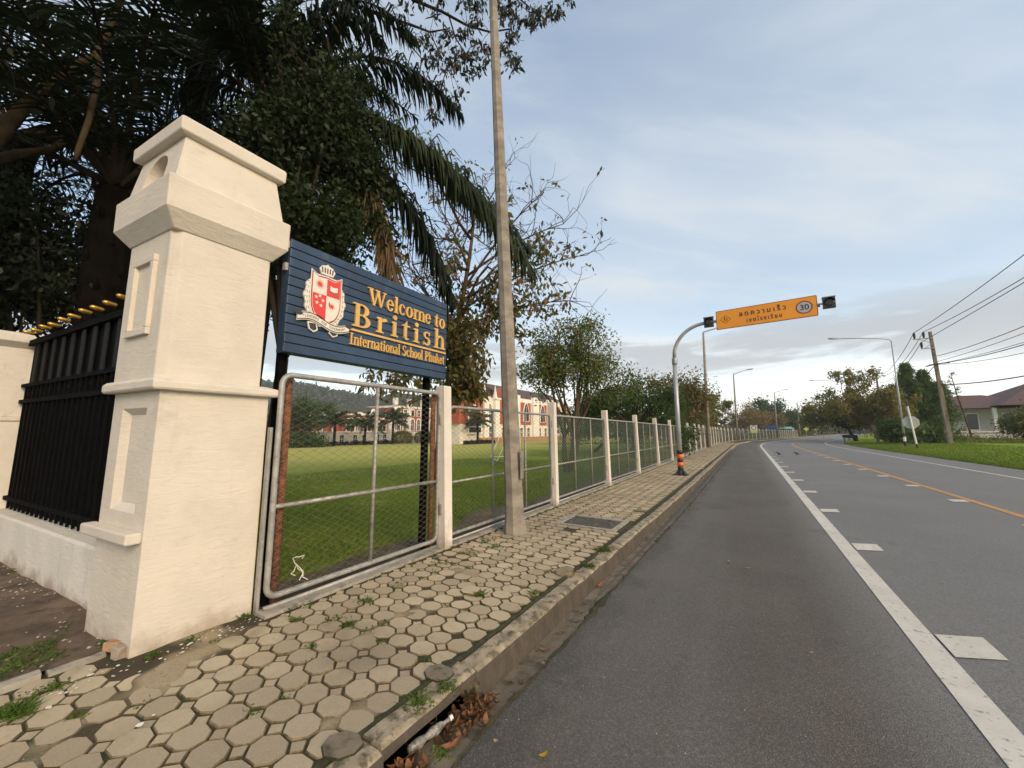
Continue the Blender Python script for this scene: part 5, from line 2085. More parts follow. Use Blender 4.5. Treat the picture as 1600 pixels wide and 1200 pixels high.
# goal, hedge line, little white frames on the field
def goal(loc, w, h, d, label, rz=0):
    t = thing('football_goal', label, 'goal', loc, rz)
    q = MB()
    q.tube([(0, -w / 2, 0), (0, -w / 2, h), (0, w / 2, h), (0, w / 2, 0)], .06, 8)
    q.build('front_frame', 'sign_white', t)
    for s_ in (-1, 1):
        q = MB()
        q.tube([(0, s_ * w / 2, h), (-d * .4, s_ * w / 2, h * .95), (-d, s_ * w / 2, 0), (0, s_ * w / 2, .03)], .035, 6)
        q.build('side_stay', 'sign_white', t)
    q = MB()
    q.tube([(-d, -w / 2, .03), (-d, w / 2, .03)], .035, 6)
    q.build('back_bar', 'sign_white', t)
    return t


goal((-74, 69.8, field_z(-74)), 5.4, 2.1, 1.5, 'white football goal in front of the round bush')
goal((-13.5, 22.0, field_z(-13.5)), 4.4, 2.0, 1.4, 'white football goal close behind the chain link fence', R(40))
goal((-73, 38.5, field_z(-73)), 4.0, 1.6, 1.2, 'small white goal frame at the far left of the field')

# ------------------------------------------------------------------ house on the right
HO = (26.0, 92.0, .3)
hs = thing('roadside_house', 'low pale house with a maroon hipped roof on the right', 'house', HO)
MB().bbox(27.0, 62.0, 93.5, 108.0, .3, 5.4).build('wall', 'house_wall', hs, HO)
MB().bbox(26.6, 62.0, 91.0, 93.5, .3, 1.5).build('terrace', 'house_wall', hs, HO)


def hip(x0, x1, y0, y1, z0, z1, ov, name):
    q = MB()
    w = (y1 - y0) / 2
    q.add([(x0 - ov, y0 - ov, z0), (x1 + ov, y0 - ov, z0), (x1 + ov, y1 + ov, z0), (x0 - ov, y1 + ov, z0), (x0 + w * .75, (y0 + y1) / 2, z1), (x1 - w * .75, (y0 + y1) / 2, z1)], [(0, 1, 5, 4), (1, 2, 5), (2, 3, 4, 5), (3, 0, 4), (3, 2, 1, 0)])
    return q.build(name, 'roof_tile', hs, HO)


hip(27.0, 40.0, 92.6, 106.0, 5.3, 7.9, 1.3, 'roof')
hip(34.5, 62.0, 90.5, 110.0, 5.6, 10.2, 1.3, 'roof')
MB().bbox(26.0, 62.0, 90.6, 90.75, 1.5, 1.62).build('balustrade_rail', 'trim_white', hs, HO)
for k in range(26):
    MB().bbox(26.2 + k * .6, 26.3 + k * .6, 90.62, 90.72, .9, 1.5).build('baluster', 'trim_white', hs, HO)
for x in (28.2, 31.5, 35.5, 40.0, 44.5):
    f = MB().bbox(x - .75, x + .75, 93.36, 93.5, 1.7, 4.6).build('window', 'trim_white', hs, HO)
    MB().bbox(x - .6, x + .6, 93.33, 93.36, 1.9, 4.4).build('pane', 'window_dark', f, HO)
for x in (27.0, 33.3, 38.0, 42.5):
    MB().bbox(x - .22, x + .22, 91.2, 91.6, 1.5, 5.3).build('column', 'trim_white', hs, HO)
MB().bbox(27.5, 62.0, 90.2, 90.5, .3, 1.3).build('brick_panel', 'roof_tile', hs, HO)
q = MB()
q.bbox(24.0, 75.0, 86.0, 86.3, .2, 1.25)
gw = tag(q.build('garden_wall', 'house_wall', None, (24, 86, .2)), 'low garden wall in front of the maroon roofed house', 'wall')
q = MB()
q.bbox(19.8, 23.2, 74.0, 74.25, .2, 1.6)
tag(q.build('rendered_wall', 'concrete', None, (19.8, 74, .2)), 'short grey wall behind the octagonal sign', 'wall')

# ------------------------------------------------------------------ vegetation
def leaf_arrays(P, size, rg, droop=0.3, aspect=0.45, svar=0.35):
    """one kite-shaped blade per point"""
    n = len(P)
    a = rg.normal(size=(n, 3))
    a[:, 2] -= droop * 2.2
    a /= np.linalg.norm(a, axis=1)[:, None] + 1e-9
    b = np.cross(a, rg.normal(size=(n, 3)))
    b /= np.linalg.norm(b, axis=1)[:, None] + 1e-9
    L = size * (1 + svar * rg.normal(size=n)).clip(.4, 1.9)[:, None]
    w = L * aspect
    V = np.empty((n, 4, 3))
    V[:, 0] = P
    V[:, 1] = P + a * L * .45 + b * w * .5
    V[:, 2] = P + a * L
    V[:, 3] = P + a * L * .45 - b * w * .5
    F = np.arange(n * 4).reshape(n, 4)
    return V.reshape(-1, 3), F


def merge(parts):
    Vs, Fs, o = [], [], 0
    for V, F in parts:
        Vs.append(V)
        Fs.append(F + o)
        o += len(V)
    return np.concatenate(Vs), np.concatenate(Fs)


def bez(a, b, c, n=8):
    a, b, c = Vector(a), Vector(b), Vector(c)
    return [a * (1 - t) ** 2 + b * 2 * t * (1 - t) + c * t * t for t in (k / n for k in range(n + 1))]


def blob(px, py, d, wpx, hpx, weight=1.0, thick=1.0):
    """crown mass given by where and how large it was measured"""
    c_ = at(px, py, d)
    fwd = d * math.cos(math.atan((px - 800) / 590.0))
    k = fwd / 590.0
    return (c_, (wpx * .5 * k, wpx * .5 * k * thick, hpx * .5 * k), weight)


def broadleaf(name, label, base_, blobs, n, leaf, mat, bark='bark', tr=.15, fork=.4, seed=0, clump=.3, nclump=70, droop=.3, aspect=.45, limbs=9, twigs=60, cat='tree', group=None, flat=1.0, stems=1, shell=.45):
    rg = np.random.default_rng(seed)
    base_ = Vector(base_)
    t = thing(name, label, cat, tuple(base_), 0, group)
    wsum = sum(b[2] for b in blobs)
    cl, cs = [], []
    for c_, r_, w in blobs:
        k = max(2, int(nclump * w / wsum))
        d = rg.normal(size=(k, 3))
        d /= np.linalg.norm(d, axis=1)[:, None]
        rad = rg.random(k) ** shell
        cl.append(np.array(c_) + d * rad[:, None] * np.array(r_))
        cs += [clump * (.6 + .8 * rg.random())] * k
    cl = np.concatenate(cl)
    cs = np.array(cs) * (.55 + .9 * rg.random(len(cs)))
    wt = cs ** 2
    pick = rg.choice(len(cl), size=n, p=wt / wt.sum())
    off = rg.normal(size=(n, 3))
    off[:, 2] *= flat
    P = cl[pick] + off * cs[pick][:, None] * .6
    P = P[P[:, 2] > base_.z + .05]
    V, F = leaf_arrays(P, leaf, rg, droop, aspect)
    org = np.array(base_)
    obj('crown', npmesh('crown', V - org, F), mat, t)
    # trunk, limbs and twigs
    cen = Vector(cl.mean(axis=0))
    q = MB()
    samples = []
    for s_ in range(stems):
        b0 = base_ + Vector((rg.uniform(-.25, .25), rg.uniform(-.25, .25), 0)) * (stems > 1)
        fk = b0.lerp(Vector((cen.x, cen.y, base_.z + (cen.z - base_.z) * 1.0)), fork) + Vector((rg.uniform(-.15, .15), rg.uniform(-.15, .15), 0)) * (1 + (stems > 1))
        r0 = tr / math.sqrt(stems)
        mid = b0.lerp(fk, .5) + Vector((rg.uniform(-.06, .06), rg.uniform(-.06, .06), 0))
        q.tube([b0 - Vector((0, 0, .2)), b0 + Vector((0, 0, .15)), mid, fk], [r0 * 1.45, r0 * 1.1, r0 * .9, r0 * .75], 9)
        for k in range(max(2, limbs // stems)):
            tg = Vector(cl[rg.integers(len(cl))])
            ctrl = fk.lerp(tg, .45) + Vector((rg.uniform(-.2, .2), rg.uniform(-.2, .2), rg.uniform(.0, .35))) * (tg - fk).length * .35
            pts = bez(fk, ctrl, tg, 7)
            q.tube(pts, [r0 * .55 * (1 - .85 * i / 7) + .004 for i in range(8)], 6)
            samples += pts[2:]
    SA = np.array([tuple(s_) for s_ in samples])
    for k in rg.choice(len(cl), size=min(twigs, len(cl)), replace=False):
        tg = cl[k]
        j = np.argmin(((SA - tg) ** 2).sum(axis=1))
        a = Vector(SA[j])
        b = Vector(tg)
        if (b - a).length < .05:
            continue
        ctrl = a.lerp(b, .5) + Vector(tuple(rg.normal(size=3))) * (b - a).length * .12
        q.tube(bez(a, ctrl, b, 4), [tr * .14, tr * .11, tr * .09, tr * .07, tr * .03], 4)
    q.build('trunk', bark, t, tuple(base_), True)
    return t


def frond_arrays(pts, nl, Lmax, droop, rg, width=.032, fwd=.55, lift=.12, start=.12):
    """pinnate palm leaf along a curve: blades in two ranks that bend under their own weight"""
    pts = np.array([tuple(p_) for p_ in pts])
    seg = np.linalg.norm(np.diff(pts, axis=0), axis=1)
    s = np.concatenate([[0], np.cumsum(seg)])
    tt = np.repeat(np.linspace(start, .995, nl), 2)
    tt = tt + rg.uniform(-.35, .35, len(tt)) * (1 / nl)
    side = np.tile([1.0, -1.0], nl)
    pos = np.stack([np.interp(tt * s[-1], s, pts[:, k]) for k in range(3)], axis=1)
    e = .01 * s[-1]
    p2 = np.stack([np.interp(np.minimum(tt * s[-1] + e, s[-1]), s, pts[:, k]) for k in range(3)], axis=1)
    p1 = np.stack([np.interp(np.maximum(tt * s[-1] - e, 0), s, pts[:, k]) for k in range(3)], axis=1)
    T = p2 - p1
    T /= np.linalg.norm(T, axis=1)[:, None] + 1e-9
    up = np.array([0, 0, 1.0])
    S = np.cross(T, up)
    S /= np.linalg.norm(S, axis=1)[:, None] + 1e-9
    prof = np.sin(np.clip((tt - start) / (1 - start), 0, 1) ** .75 * math.pi) ** .55 * .85 + .15
    L = Lmax * prof * (1 + .13 * rg.normal(size=len(tt)))
    jit = rg.normal(size=(len(tt), 3)) * .20
    d1 = S * side[:, None] * .8 + T * fwd + up * (lift + rg.normal(size=len(tt)) * .34)[:, None] - up * droop * .35 + jit
    d1 /= np.linalg.norm(d1, axis=1)[:, None]
    d2 = d1 - up * (droop * (1 + .3 * rg.normal(size=len(tt))))[:, None]
    d2 /= np.linalg.norm(d2, axis=1)[:, None]
    wv = np.cross(d1, S * side[:, None] + up * .8)
    wv /= np.linalg.norm(wv, axis=1)[:, None] + 1e-9
    w = width * (.7 + .6 * rg.random(len(tt)))[:, None]
    m1 = pos + d1 * (L * .42)[:, None]
    tip = m1 + d2 * (L * .58)[:, None]
    V = np.stack([pos - wv * w * .3, pos + wv * w * .3, m1 - wv * w * .55, m1 + wv * w * .55, tip - wv * w * .06, tip + wv * w * .06], axis=1)
    n = len(tt)
    o = np.arange(n)[:, None] * 6
    F = np.concatenate([o + np.array([0, 1, 3, 2]), o + np.array([2, 3, 5, 4])])
    return V.reshape(-1, 3), F


def palm(name, label, base_, crown_c, fronds, seed, tr=.2, bark='palm_bark', nl=60, group=None, stubs=True, mat='leaf_palm', width=.042):
    """fronds: list of (ctrl, tip, blade length, droop, material key or None)"""
    rg = np.random.default_rng(seed)
    base_, crown_c = Vector(base_), Vector(crown_c)
    t = thing(name, label, 'palm', tuple(base_), 0, group)
    q = MB()
    pts = [base_ - Vector((0, 0, .2)), base_.lerp(crown_c, .4), base_.lerp(crown_c, .8), crown_c]
    q.tube(pts, [tr * 1.25, tr, tr * 1.1, tr * .9], 12)
    if stubs:
        for k in range(46):
            f = .25 + .75 * k / 46
            c_ = base_.lerp(crown_c, f)
            a = k * 2.39996
            d = Vector((math.cos(a), math.sin(a), 0))
            q.tube([c_ + d * tr * .7, c_ + d * tr * 1.15 + Vector((0, 0, .10)), c_ + d * tr * 1.25 + Vector((0, 0, .22))], [.05, .04, .015], 5)
    q.build('trunk', bark, t, tuple(base_))
    groups = {}
    rq = {}
    for ctrl, tip, Lb, dr, mk in fronds:
        st_p = crown_c + (Vector(ctrl) - crown_c).normalized() * tr * .6
        path = bez(st_p, ctrl, tip, 14)
        L_ = sum((path[i + 1] - path[i]).length for i in range(14))
        g_ = groups.setdefault(mk or mat, [])
        g_.append(frond_arrays(path, int(nl * max(.6, L_ / 3.0)), Lb, dr, rg, width))
        rq.setdefault(mk or mat, MB()).tube(path, [.035 * (1 - i / 15) + .006 for i in range(15)], 5)
    for mk, parts in groups.items():
        V, F = merge(parts)
        cr = obj('fronds' if mk != 'leaf_palm_dry' else 'dry_fronds', npmesh('fronds', V - np.array(base_), F), mk, t)
        rq[mk].build('leaf_stalks', 'bark_dark' if mk != 'leaf_palm_dry' else 'bark_pale', t, tuple(base_))
    return t


def ring_fronds(c_, n, L, seed, el=(10, 80), Lb=.55, dr=.8, az=(0, 360), mk=None):
    rr = random.Random(seed)
    out = []
    c_ = Vector(c_)
    for k in range(n):
        a = R(az[0] + (az[1] - az[0]) * (k + rr.random()) / n)
        e = R(rr.uniform(*el))
        l_ = L * rr.uniform(.8, 1.15)
        d = Vector((math.cos(a), math.sin(a), 0))
        ctrl = c_ + d * l_ * .45 * math.cos(e) + Vector((0, 0, l_ * .62 * math.sin(e)))
        tip = c_ + d * l_ * (.95 * math.cos(e * .55)) + Vector((0, 0, l_ * (.75 * math.sin(e) - .35 * math.cos(e))))
        out.append((ctrl, tip, Lb, dr, mk))
    return out


def gpos(px, d, z=None):
    p_ = at(px, 675, d)
    return (p_.x, p_.y, field_z(p_.x) if z is None else z)


# ---- palms behind the gate
cA_ = at(415, 165, 7.6)
fr = [
    (at(585, 15, 7.3), at(722, 178, 6.9), .80, 1.5, None),
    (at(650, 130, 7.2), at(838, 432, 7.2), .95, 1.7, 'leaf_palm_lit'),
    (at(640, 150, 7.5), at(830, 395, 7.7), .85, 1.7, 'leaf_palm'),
    (at(575, 200, 7.2), at(622, 450, 7.0), 1.0, 1.1, 'leaf_palm_dry'),
    (at(590, 210, 7.1), at(600, 430, 7.0), .9, 1.0, 'leaf_palm_dry'),
    (at(640, 220, 7.0), at(708, 478, 7.2), .85, 1.3, None),
    (at(470, 60, 7.4), at(590, 330, 7.3), .8, 1.2, None),
    
    (at(520, -90, 7.4), at(650, 60, 7.0), .75, 1.3, None),
    (at(520, -60, 7.0), at(600, 70, 6.4), .7, 1.3, None),
    (at(480, -160, 8.0), at(560, -60, 8.4), .7, 1.0, None),
]
fr += ring_fronds(cA_, 16, 3.6, 5, (15, 80), .7, 1.0, (90, 330))
pa_ = gpos(362, 8.4, -.15)
palm('oil_palm', 'dark palm whose long drooping fronds reach over the name board', pa_, cA_, fr, 11, .22, nl=115, width=.036)
cB_ = at(182, 300, 8.8)
palm('oil_palm', 'dark palm with upright fronds right behind the gate pillar', (cB_.x, cB_.y, -.1), cB_, ring_fronds(cB_, 30, 4.2, 8, (20, 88), .62, .45), 12, .25, nl=64, width=.034)
cC_ = at(20, 210, 11.0)
palm('oil_palm', 'dark palm at the far left edge behind the railing', (cC_.x, cC_.y, -.1), cC_, ring_fronds(cC_, 18, 4.4, 9, (5, 85), .65, .7), 13, .3, nl=46, width=.034)
cD_ = at(320, 60, 10.0)
palm('oil_palm', 'tall dark palm behind the pillar reaching the top of the picture', (cD_.x, cD_.y, -.1), cD_, ring_fronds(cD_, 22, 4.4, 10, (0, 80), .7, .8), 14, .24, nl=50)

# ---- leafy trees behind the gate
broadleaf('leafy_tree', 'dense small leaved tree between the gate pillar and the name board', gpos(432, 7.0, -.15),
          [blob(430, 220, 7.0, 220, 330, 1.2, .6), blob(520, 220, 7.0, 190, 260, 1.0, .7), blob(480, 370, 6.8, 200, 150, .8, .7), blob(560, 300, 6.9, 130, 170, .6, .7), blob(450, 90, 7.2, 160, 110, .3)],
          44000, .080, 'leaf_bush', 'bark_dark', .11, .45, 21, .24, 170, .35, .5, 14, 120)
broadleaf('leafy_tree', 'dark leafy tree filling the gaps behind the palms', gpos(255, 12.5, -.15),
          [blob(300, 380, 12.5, 280, 200, 1.0), blob(90, 430, 12.0, 320, 160, 1.0), blob(200, 440, 12.5, 200, 130, .6)],
          20000, .12, 'leaf_dark', 'bark_dark', .2, .4, 22, .5, 170, .4, .5, 12, 80)
broadleaf('shrub', 'dark shrub leaning over the black railing', gpos(70, 9.8, -.15),
          [blob(60, 440, 9.8, 240, 140, 1.0, .7), blob(10, 350, 9.6, 160, 120, .6, .7)],
          11000, .10, 'leaf_dark', 'bark_dark', .08, .3, 23, .35, 60, .6, .4, 8, 40, cat='shrub')
# bare limbs crossing the palms at upper left
plain('bark_limb', (0.050, 0.036, 0.021), 0.95, var=0.35, vscale=5, bmp=0.8, bscale=18, spec=0.08)
q = MB()
b0 = Vector(gpos(-60, 8.6, -.1))
org = tuple(b0)
t = thing('old_tree', 'old tree with thick bare brown limbs at upper left', 'tree', org)
trunk = [b0, at(-70, 420, 8.6), at(-45, 260, 8.4), at(40, 165, 8.0), at(110, 110, 7.8), at(155, 85, 7.7), at(200, -30, 7.6)]
q.tube(trunk, [.18, .14, .10, .070, .058, .052, .03], 9)
q.build('trunk', 'bark_limb', t, org, True)
q = MB()
q.tube([at(155, 85, 7.7), at(152, 130, 7.6), at(140, 185, 7.5), at(122, 235, 7.5), at(118, 250, 7.5)], [.042, .038, .035, .03, .022], 8)
q.build('limb', 'bark_limb', t, org, True)
q = MB()
q.tube([at(-45, 260, 8.4), at(30, 240, 8.6), at(80, 235, 8.8), at(150, 190, 9.2)], [.07, .06, .05, .03], 8)
q.build('limb', 'bark_limb', t, org, True)
rg = np.random.default_rng(44)
P = np.concatenate([np.array(at(px, py, 7.6)) + rg.normal(size=(260, 3)) * (.5, .5, .3) for px, py in ((200, -120), (0, -60), (-80, 60))])
V, F = leaf_arrays(P, .1, rg, .5, .45)
obj('crown', npmesh('crown', V - np.array(org), F), 'leaf_dark', t)

# ---- high branches with hanging leaf clusters against the sky
b0 = Vector(gpos(375, 9.8, -.2))
org = tuple(b0)
t = thing('sparse_tree', 'tall tree whose thin branches with hanging leaf tufts cross the sky above the lamp pole', 'tree', org)
q = MB()
limb = lambda pts, r_: q.tube([Vector(p_) for p_ in pts], [r_[0] + (r_[1] - r_[0]) * i / (len(pts) - 1) for i in range(len(pts))], 7)
limb([b0, at(420, 400, 9.6), at(480, 150, 9.3), at(545, 5, 9.0), at(600, -70, 9.0)], (.2, .09))
limb([at(600, -70, 9.0), at(645, 0, 8.9), at(690, 18, 8.8), at(730, 40, 8.7), at(765, 50, 8.6), at(800, 45, 8.5)], (.05, .016))
limb([at(545, 5, 9.0), at(600, 25, 8.8), at(640, 38, 8.7), at(672, 50, 8.6), at(700, 45, 8.5)], (.05, .014))
limb([at(600, 25, 8.8), at(628, 55, 8.7), at(660, 93, 8.6)], (.028, .012))
limb([at(700, 20, 8.8), at(712, 60, 8.7), at(735, 95, 8.6), at(745, 118, 8.6)], (.022, .008))
limb([at(672, 50, 8.6), at(685, 80, 8.5), at(700, 105, 8.5)], (.016, .006))
limb([at(600, -70, 9.0), at(740, -60, 9.0), at(860, -40, 9.0), at(890, 10, 9.0)], (.05, .01))
limb([at(740, -60, 9.0), at(790, -20, 8.8), at(826, 10, 8.7), at(828, 30, 8.7)], (.03, .008))
limb([at(765, 50, 8.6), at(785, 70, 8.5), at(800, 95, 8.5)], (.014, .006))
tips = [(632, 12), (660, 8), (690, 5), (725, 8), (742, 15), (752, 12), (680, 25), (700, 50), (690, 62), (672, 75), (690, 85), (712, 78), (722, 58), (735, 45), (748, 38), (740, 70), (752, 75), (735, 92), (742, 88), (720, 92), (705, 100), (720, 112), (735, 118), (748, 115), (700, 115), (680, 100), (760, 80), (775, 30), (790, 25), (805, 32), (800, 50), (795, 65), (805, 60), (785, 80), (798, 92), (800, 105), (808, 100), (786, 18), (778, 5), (800, 8), (815, 5), (825, 38), (832, 30), (840, 22), (842, 30), (832, 42), (862, 20), (868, 28), (875, 22), (888, 2), (680, 185), (676, 186), (718, 150), (712, 165), (665, 60), (655, 72), (668, 95), (742, 5), (765, 95)]
leafP = []
for k, (a, b) in enumerate(tips):
    d = 8.6 + .25 * math.sin(k * 1.7)
    c_ = at(a, b - 6, d)
    j = min(((at(x, y, 8.7)) for x, y in ((660, 10), (690, 18), (730, 40), (765, 50), (640, 38), (672, 50), (712, 60), (735, 95), (828, 20), (785, 70), (700, 100), (860, -30), (800, 40), (790, -10))), key=lambda p_: (p_ - c_).length)
    q.tube([j, j.lerp(c_, .55) + Vector((0, 0, .05)), c_], [.008, .006, .004], 4)
    leafP.append(np.array(c_) + rg.normal(size=(36, 3)) * (.085, .085, .055))
q.build('branches', 'bark_dark', t, org, True)
V, F = leaf_arrays(np.concatenate(leafP), .150, rg, .85, .36)
obj('crown', npmesh('crown', V - np.array(org), F), 'leaf_sparse', t)

# ---- nearly leafless tree behind the lamp pole
def bare_tree(name, label, base_, top, spread, seed, tr, mat, n_leaf, leaf, lowblobs, reach=()):
    rg = np.random.default_rng(seed)
    base_, top = Vector(base_), Vector(top)
    t = thing(name, label, 'tree', tuple(base_))
    q = MB()
    pts = [base_.lerp(top, f) + Vector((rg.uniform(-.05, .05), rg.uniform(-.05, .05), 0)) for f in np.linspace(0, 1, 7)]
    q.tube(pts, [tr * (1 - .72 * i / 6) for i in range(7)], 9)
    tips = []

    def br(p_, d, L, r_, depth):
        pts_ = [p_]
        for k in range(4):
            d = (d + Vector(tuple(rg.normal(size=3))) * .22 + Vector((0, 0, .05))).normalized()
            pts_.append(pts_[-1] + d * L / 4)
        q.tube(pts_, [r_ * (1 - .6 * k / 4) for k in range(5)], 5 if depth < 2 else 3)
        if depth >= 3:
            tips.append(pts_[-1])
            return
        for k in range(4 if depth < 2 else 3):
            nd = (d + Vector(tuple(rg.normal(size=3))) * .75).normalized()
            br(pts_[2 + k % 3], nd, L * rg.uniform(.5, .72), r_ * .48, depth + 1)

    for f in (.42, .5, .58, .66, .72, .78, .84, .9, .95, 1.0, 1.0):
        a = rg.uniform(0, 2 * math.pi)
        d = Vector((math.cos(a), math.sin(a), rg.uniform(.25, .8))).normalized()
        br(base_.lerp(top, f), d, spread * rg.uniform(.6, 1.0), tr * .40, 0)
    for f, tg in reach:          # long boughs
        a_ = base_.lerp(top, f)
        tg = Vector(tg)
        pts_ = bez(a_, a_.lerp(tg, .5) + Vector((0, 0, .12)) * (tg - a_).length, tg, 6)
        q.tube(pts_, [tr * .34 * (1 - .75 * i / 6) for i in range(7)], 5)
        for k in (2, 3, 4, 5, 6):
            for _ in range(2):
                br(pts_[k], ((tg - a_).normalized() + Vector(tuple(rg.normal(size=3))) * .6).normalized(), spread * rg.uniform(.28, .45), tr * .12, 2)
    q.build('trunk', 'bark', t, tuple(base_), True)
    P = []
    for i, tp in enumerate(tips):
        if rg.random() < .30:
            P.append(np.array(tp) + rg.normal(size=(int(rg.integers(2, 7)), 3)) * .09)
    for c_, r_, w in lowblobs:
        k = int(n_leaf * w)
        cc_ = np.array(c_) + rg.normal(size=(max(6, k // 28), 3)) * np.array(r_) * .55
        P.append(cc_[rg.integers(len(cc_), size=k)] + rg.normal(size=(k, 3)) * .16)
    V, F = leaf_arrays(np.concatenate(P), leaf, rg, .6, .42)
    obj('crown', npmesh('crown', V - np.array(base_), F), mat, t)
    return t


bare_tree('almond_tree', 'half bare tree with a few reddish leaves rising behind the name board', gpos(679, 12.1), at(742, 335, 12.1), 3.1, 31, .15, 'leaf_almond', 3600, .19,
          [blob(715, 540, 11.8, 110, 130, .9, .7), blob(790, 480, 12.0, 140, 90, .42, .7), blob(700, 420, 12, 80, 60, .08), blob(835, 400, 12.2, 100, 60, .14), blob(725, 600, 11.6, 50, 60, .25), blob(640, 595, 10.5, 90, 50, .07), blob(620, 590, 9, 60, 60, .03)],
          [(.62, at(905, 400, 12.4)), (.7, at(850, 300, 12.6)), (.55, at(890, 470, 12.0)), (.8, at(690, 330, 12.2)), (.5, at(640, 420, 11.8)), (.75, at(880, 350, 12.2))])

# ---- trees along the inside of the fence
broadleaf('small_tree', 'many stemmed tree with a thin airy crown behind the third fence post', gpos(890, 16.5), [blob(885, 555, 16.5, 150, 110, 1.2, .9), blob(945, 590, 16.8, 100, 90, .7, .9), blob(845, 580, 16.2, 80, 80, .5, .9), blob(900, 515, 16.5, 80, 40, .25)],
          15000, .13, 'leaf_small', 'bark', .20, .30, 32, .34, 120, .35, .42, 18, 110, stems=3)
broadleaf('feathery_tree', 'spreading dark green feathery tree overhanging the fence', gpos(990, 27.0), [blob(985, 620, 27, 110, 50, 1.0), blob(1040, 625, 26, 70, 60, .7), blob(940, 640, 26, 90, 60, .6), blob(1052, 670, 24.5, 40, 50, .25), blob(1070, 690, 24, 26, 40, .12)],
          26000, .16, 'leaf_feather', 'bark', .22, .45, 33, .5, 110, .5, .3, 12, 60, flat=.4)
broadleaf('leafy_tree', 'green undergrowth tree behind the fence left of the overhead sign pole', gpos(930, 34.0), [blob(930, 655, 34, 190, 60, 1.0), blob(1010, 660, 33, 110, 50, .6)],
          12000, .22, 'leaf_feather', 'bark_dark', .15, .4, 34, .6, 70, .4, .45, 8, 40)
broadleaf('red_leaved_tree', 'tree with a rusty red crown just left of the overhead sign pole', gpos(1045, 40.0), [blob(1040, 607, 40, 100, 50, 1.0), blob(1075, 625, 40, 70, 60, .8), blob(1020, 640, 38, 80, 50, .5)],
          9000, .24, 'leaf_red', 'bark', .2, .45, 35, .6, 80, .4, .45, 10, 60)
broadleaf('leafy_tree', 'green tree directly right of the overhead sign pole', gpos(1085, 48.0), [blob(1085, 635, 48, 60, 60, 1.0), blob(1075, 655, 46, 60, 40, .6)],
          7000, .26, 'leaf_olive', 'bark', .18, .4, 36, .6, 60, .4, .45, 8, 40)
broadleaf('tufted_tree', 'thin tree with tufted leaf bunches beside the concrete lamp', gpos(1108, 66.0), [blob(1112, 625, 66, 26, 28, .5), blob(1138, 630, 68, 18, 22, .35), blob(1122, 652, 70, 50, 36, .9), blob(1102, 660, 64, 46, 36, .8)],
          5200, .30, 'leaf_olive', 'bark', .16, .4, 37, .45, 46, .4, .5, 9, 40)
broadleaf('brown_tree', 'pale brown almost dry tree behind the start of the bend', gpos(1148, 98.0), [blob(1150, 648, 98, 58, 40, 1.0), blob(1168, 655, 98, 40, 34, .6)],
          5200, .30, 'leaf_rust', 'bark_pale', .2, .4, 38, .6, 60, .3, .4, 12, 60)
broadleaf('leafy_tree', 'big round green tree standing above the bend', gpos(1206, 190.0), [blob(1206, 643, 190, 56, 44, 1.0), blob(1190, 655, 188, 40, 28, .5), blob(1222, 655, 188, 40, 30, .5)],
          13000, .70, 'leaf_feather', 'bark', .5, .4, 39, 1.8, 80, .3, .5, 10, 50)
broadleaf('red_leaved_tree', 'rusty tree in front of the big round green tree', gpos(1196, 150.0), [blob(1204, 657, 152, 40, 20, 1.0), blob(1180, 655, 146, 34, 30, .8)],
          5200, .55, 'leaf_rust', 'bark', .3, .4, 40, 1.2, 50, .3, .5, 8, 40)
for i, (px, d, w, h, py, lab) in enumerate(((1238, 230, 40, 26, 660, 'low olive tree behind the blue board'), (1262, 290, 44, 22, 662, 'far olive tree behind the pale green shelter'), (1292, 380, 50, 24, 661, 'farthest olive tree where the road vanishes'))):
    broadleaf('leafy_tree', lab, gpos(px, d, 0), [blob(px, py, d, w, h, 1.0)], 5000, 1.0, 'leaf_olive', 'bark', .25, .4, 50 + i, 2.2, 50, .3, .5, 7, 30)
broadleaf('hedge_shrub', 'shrubs growing through the fence at the bend', gpos(1118, 74.0, -.1), [blob(1122, 678, 74, 34, 22, 1.0), blob(1142, 680, 84, 30, 16, .6)], 4500, .22, 'leaf_olive', 'bark_dark', .05, .3, 55, .5, 40, .2, .5, 5, 20, cat='shrub')

# ---- right-hand side
VB = .2
broadleaf('roadside_tree', 'broad brown green roadside tree with a pale trunk on the right verge', gpos(1372, 76.0, .05), [blob(1335, 600, 76, 70, 60, .8), blob(1310, 635, 76, 90, 44, 1.0), blob(1360, 634, 75, 100, 50, 1.1), blob(1400, 634, 76, 60, 44, .5)],
          17000, .32, 'leaf_road', 'bark_pale', .26, .42, 60, .75, 120, .35, .48, 14, 80)
broadleaf('roadside_tree', 'darker tree with a black trunk beside the bench', gpos(1336, 90.0, .0), [blob(1312, 648, 92, 90, 36, 1.0), blob(1345, 652, 90, 70, 30, .8), blob(1278, 650, 104, 40, 40, .5)],
          13000, .34, 'leaf_mid', 'bark_dark', .28, .42, 61, .8, 90, .35, .5, 10, 60)
broadleaf('roadside_tree', 'dark tree behind the far power pole', gpos(1425, 110.0, .3), [blob(1410, 635, 110, 80, 60, 1.0), blob(1460, 640, 112, 70, 60, .8)],
          9000, .5, 'leaf_mid', 'bark_dark', .28, .42, 62, 1.2, 70, .35, .5, 8, 40)
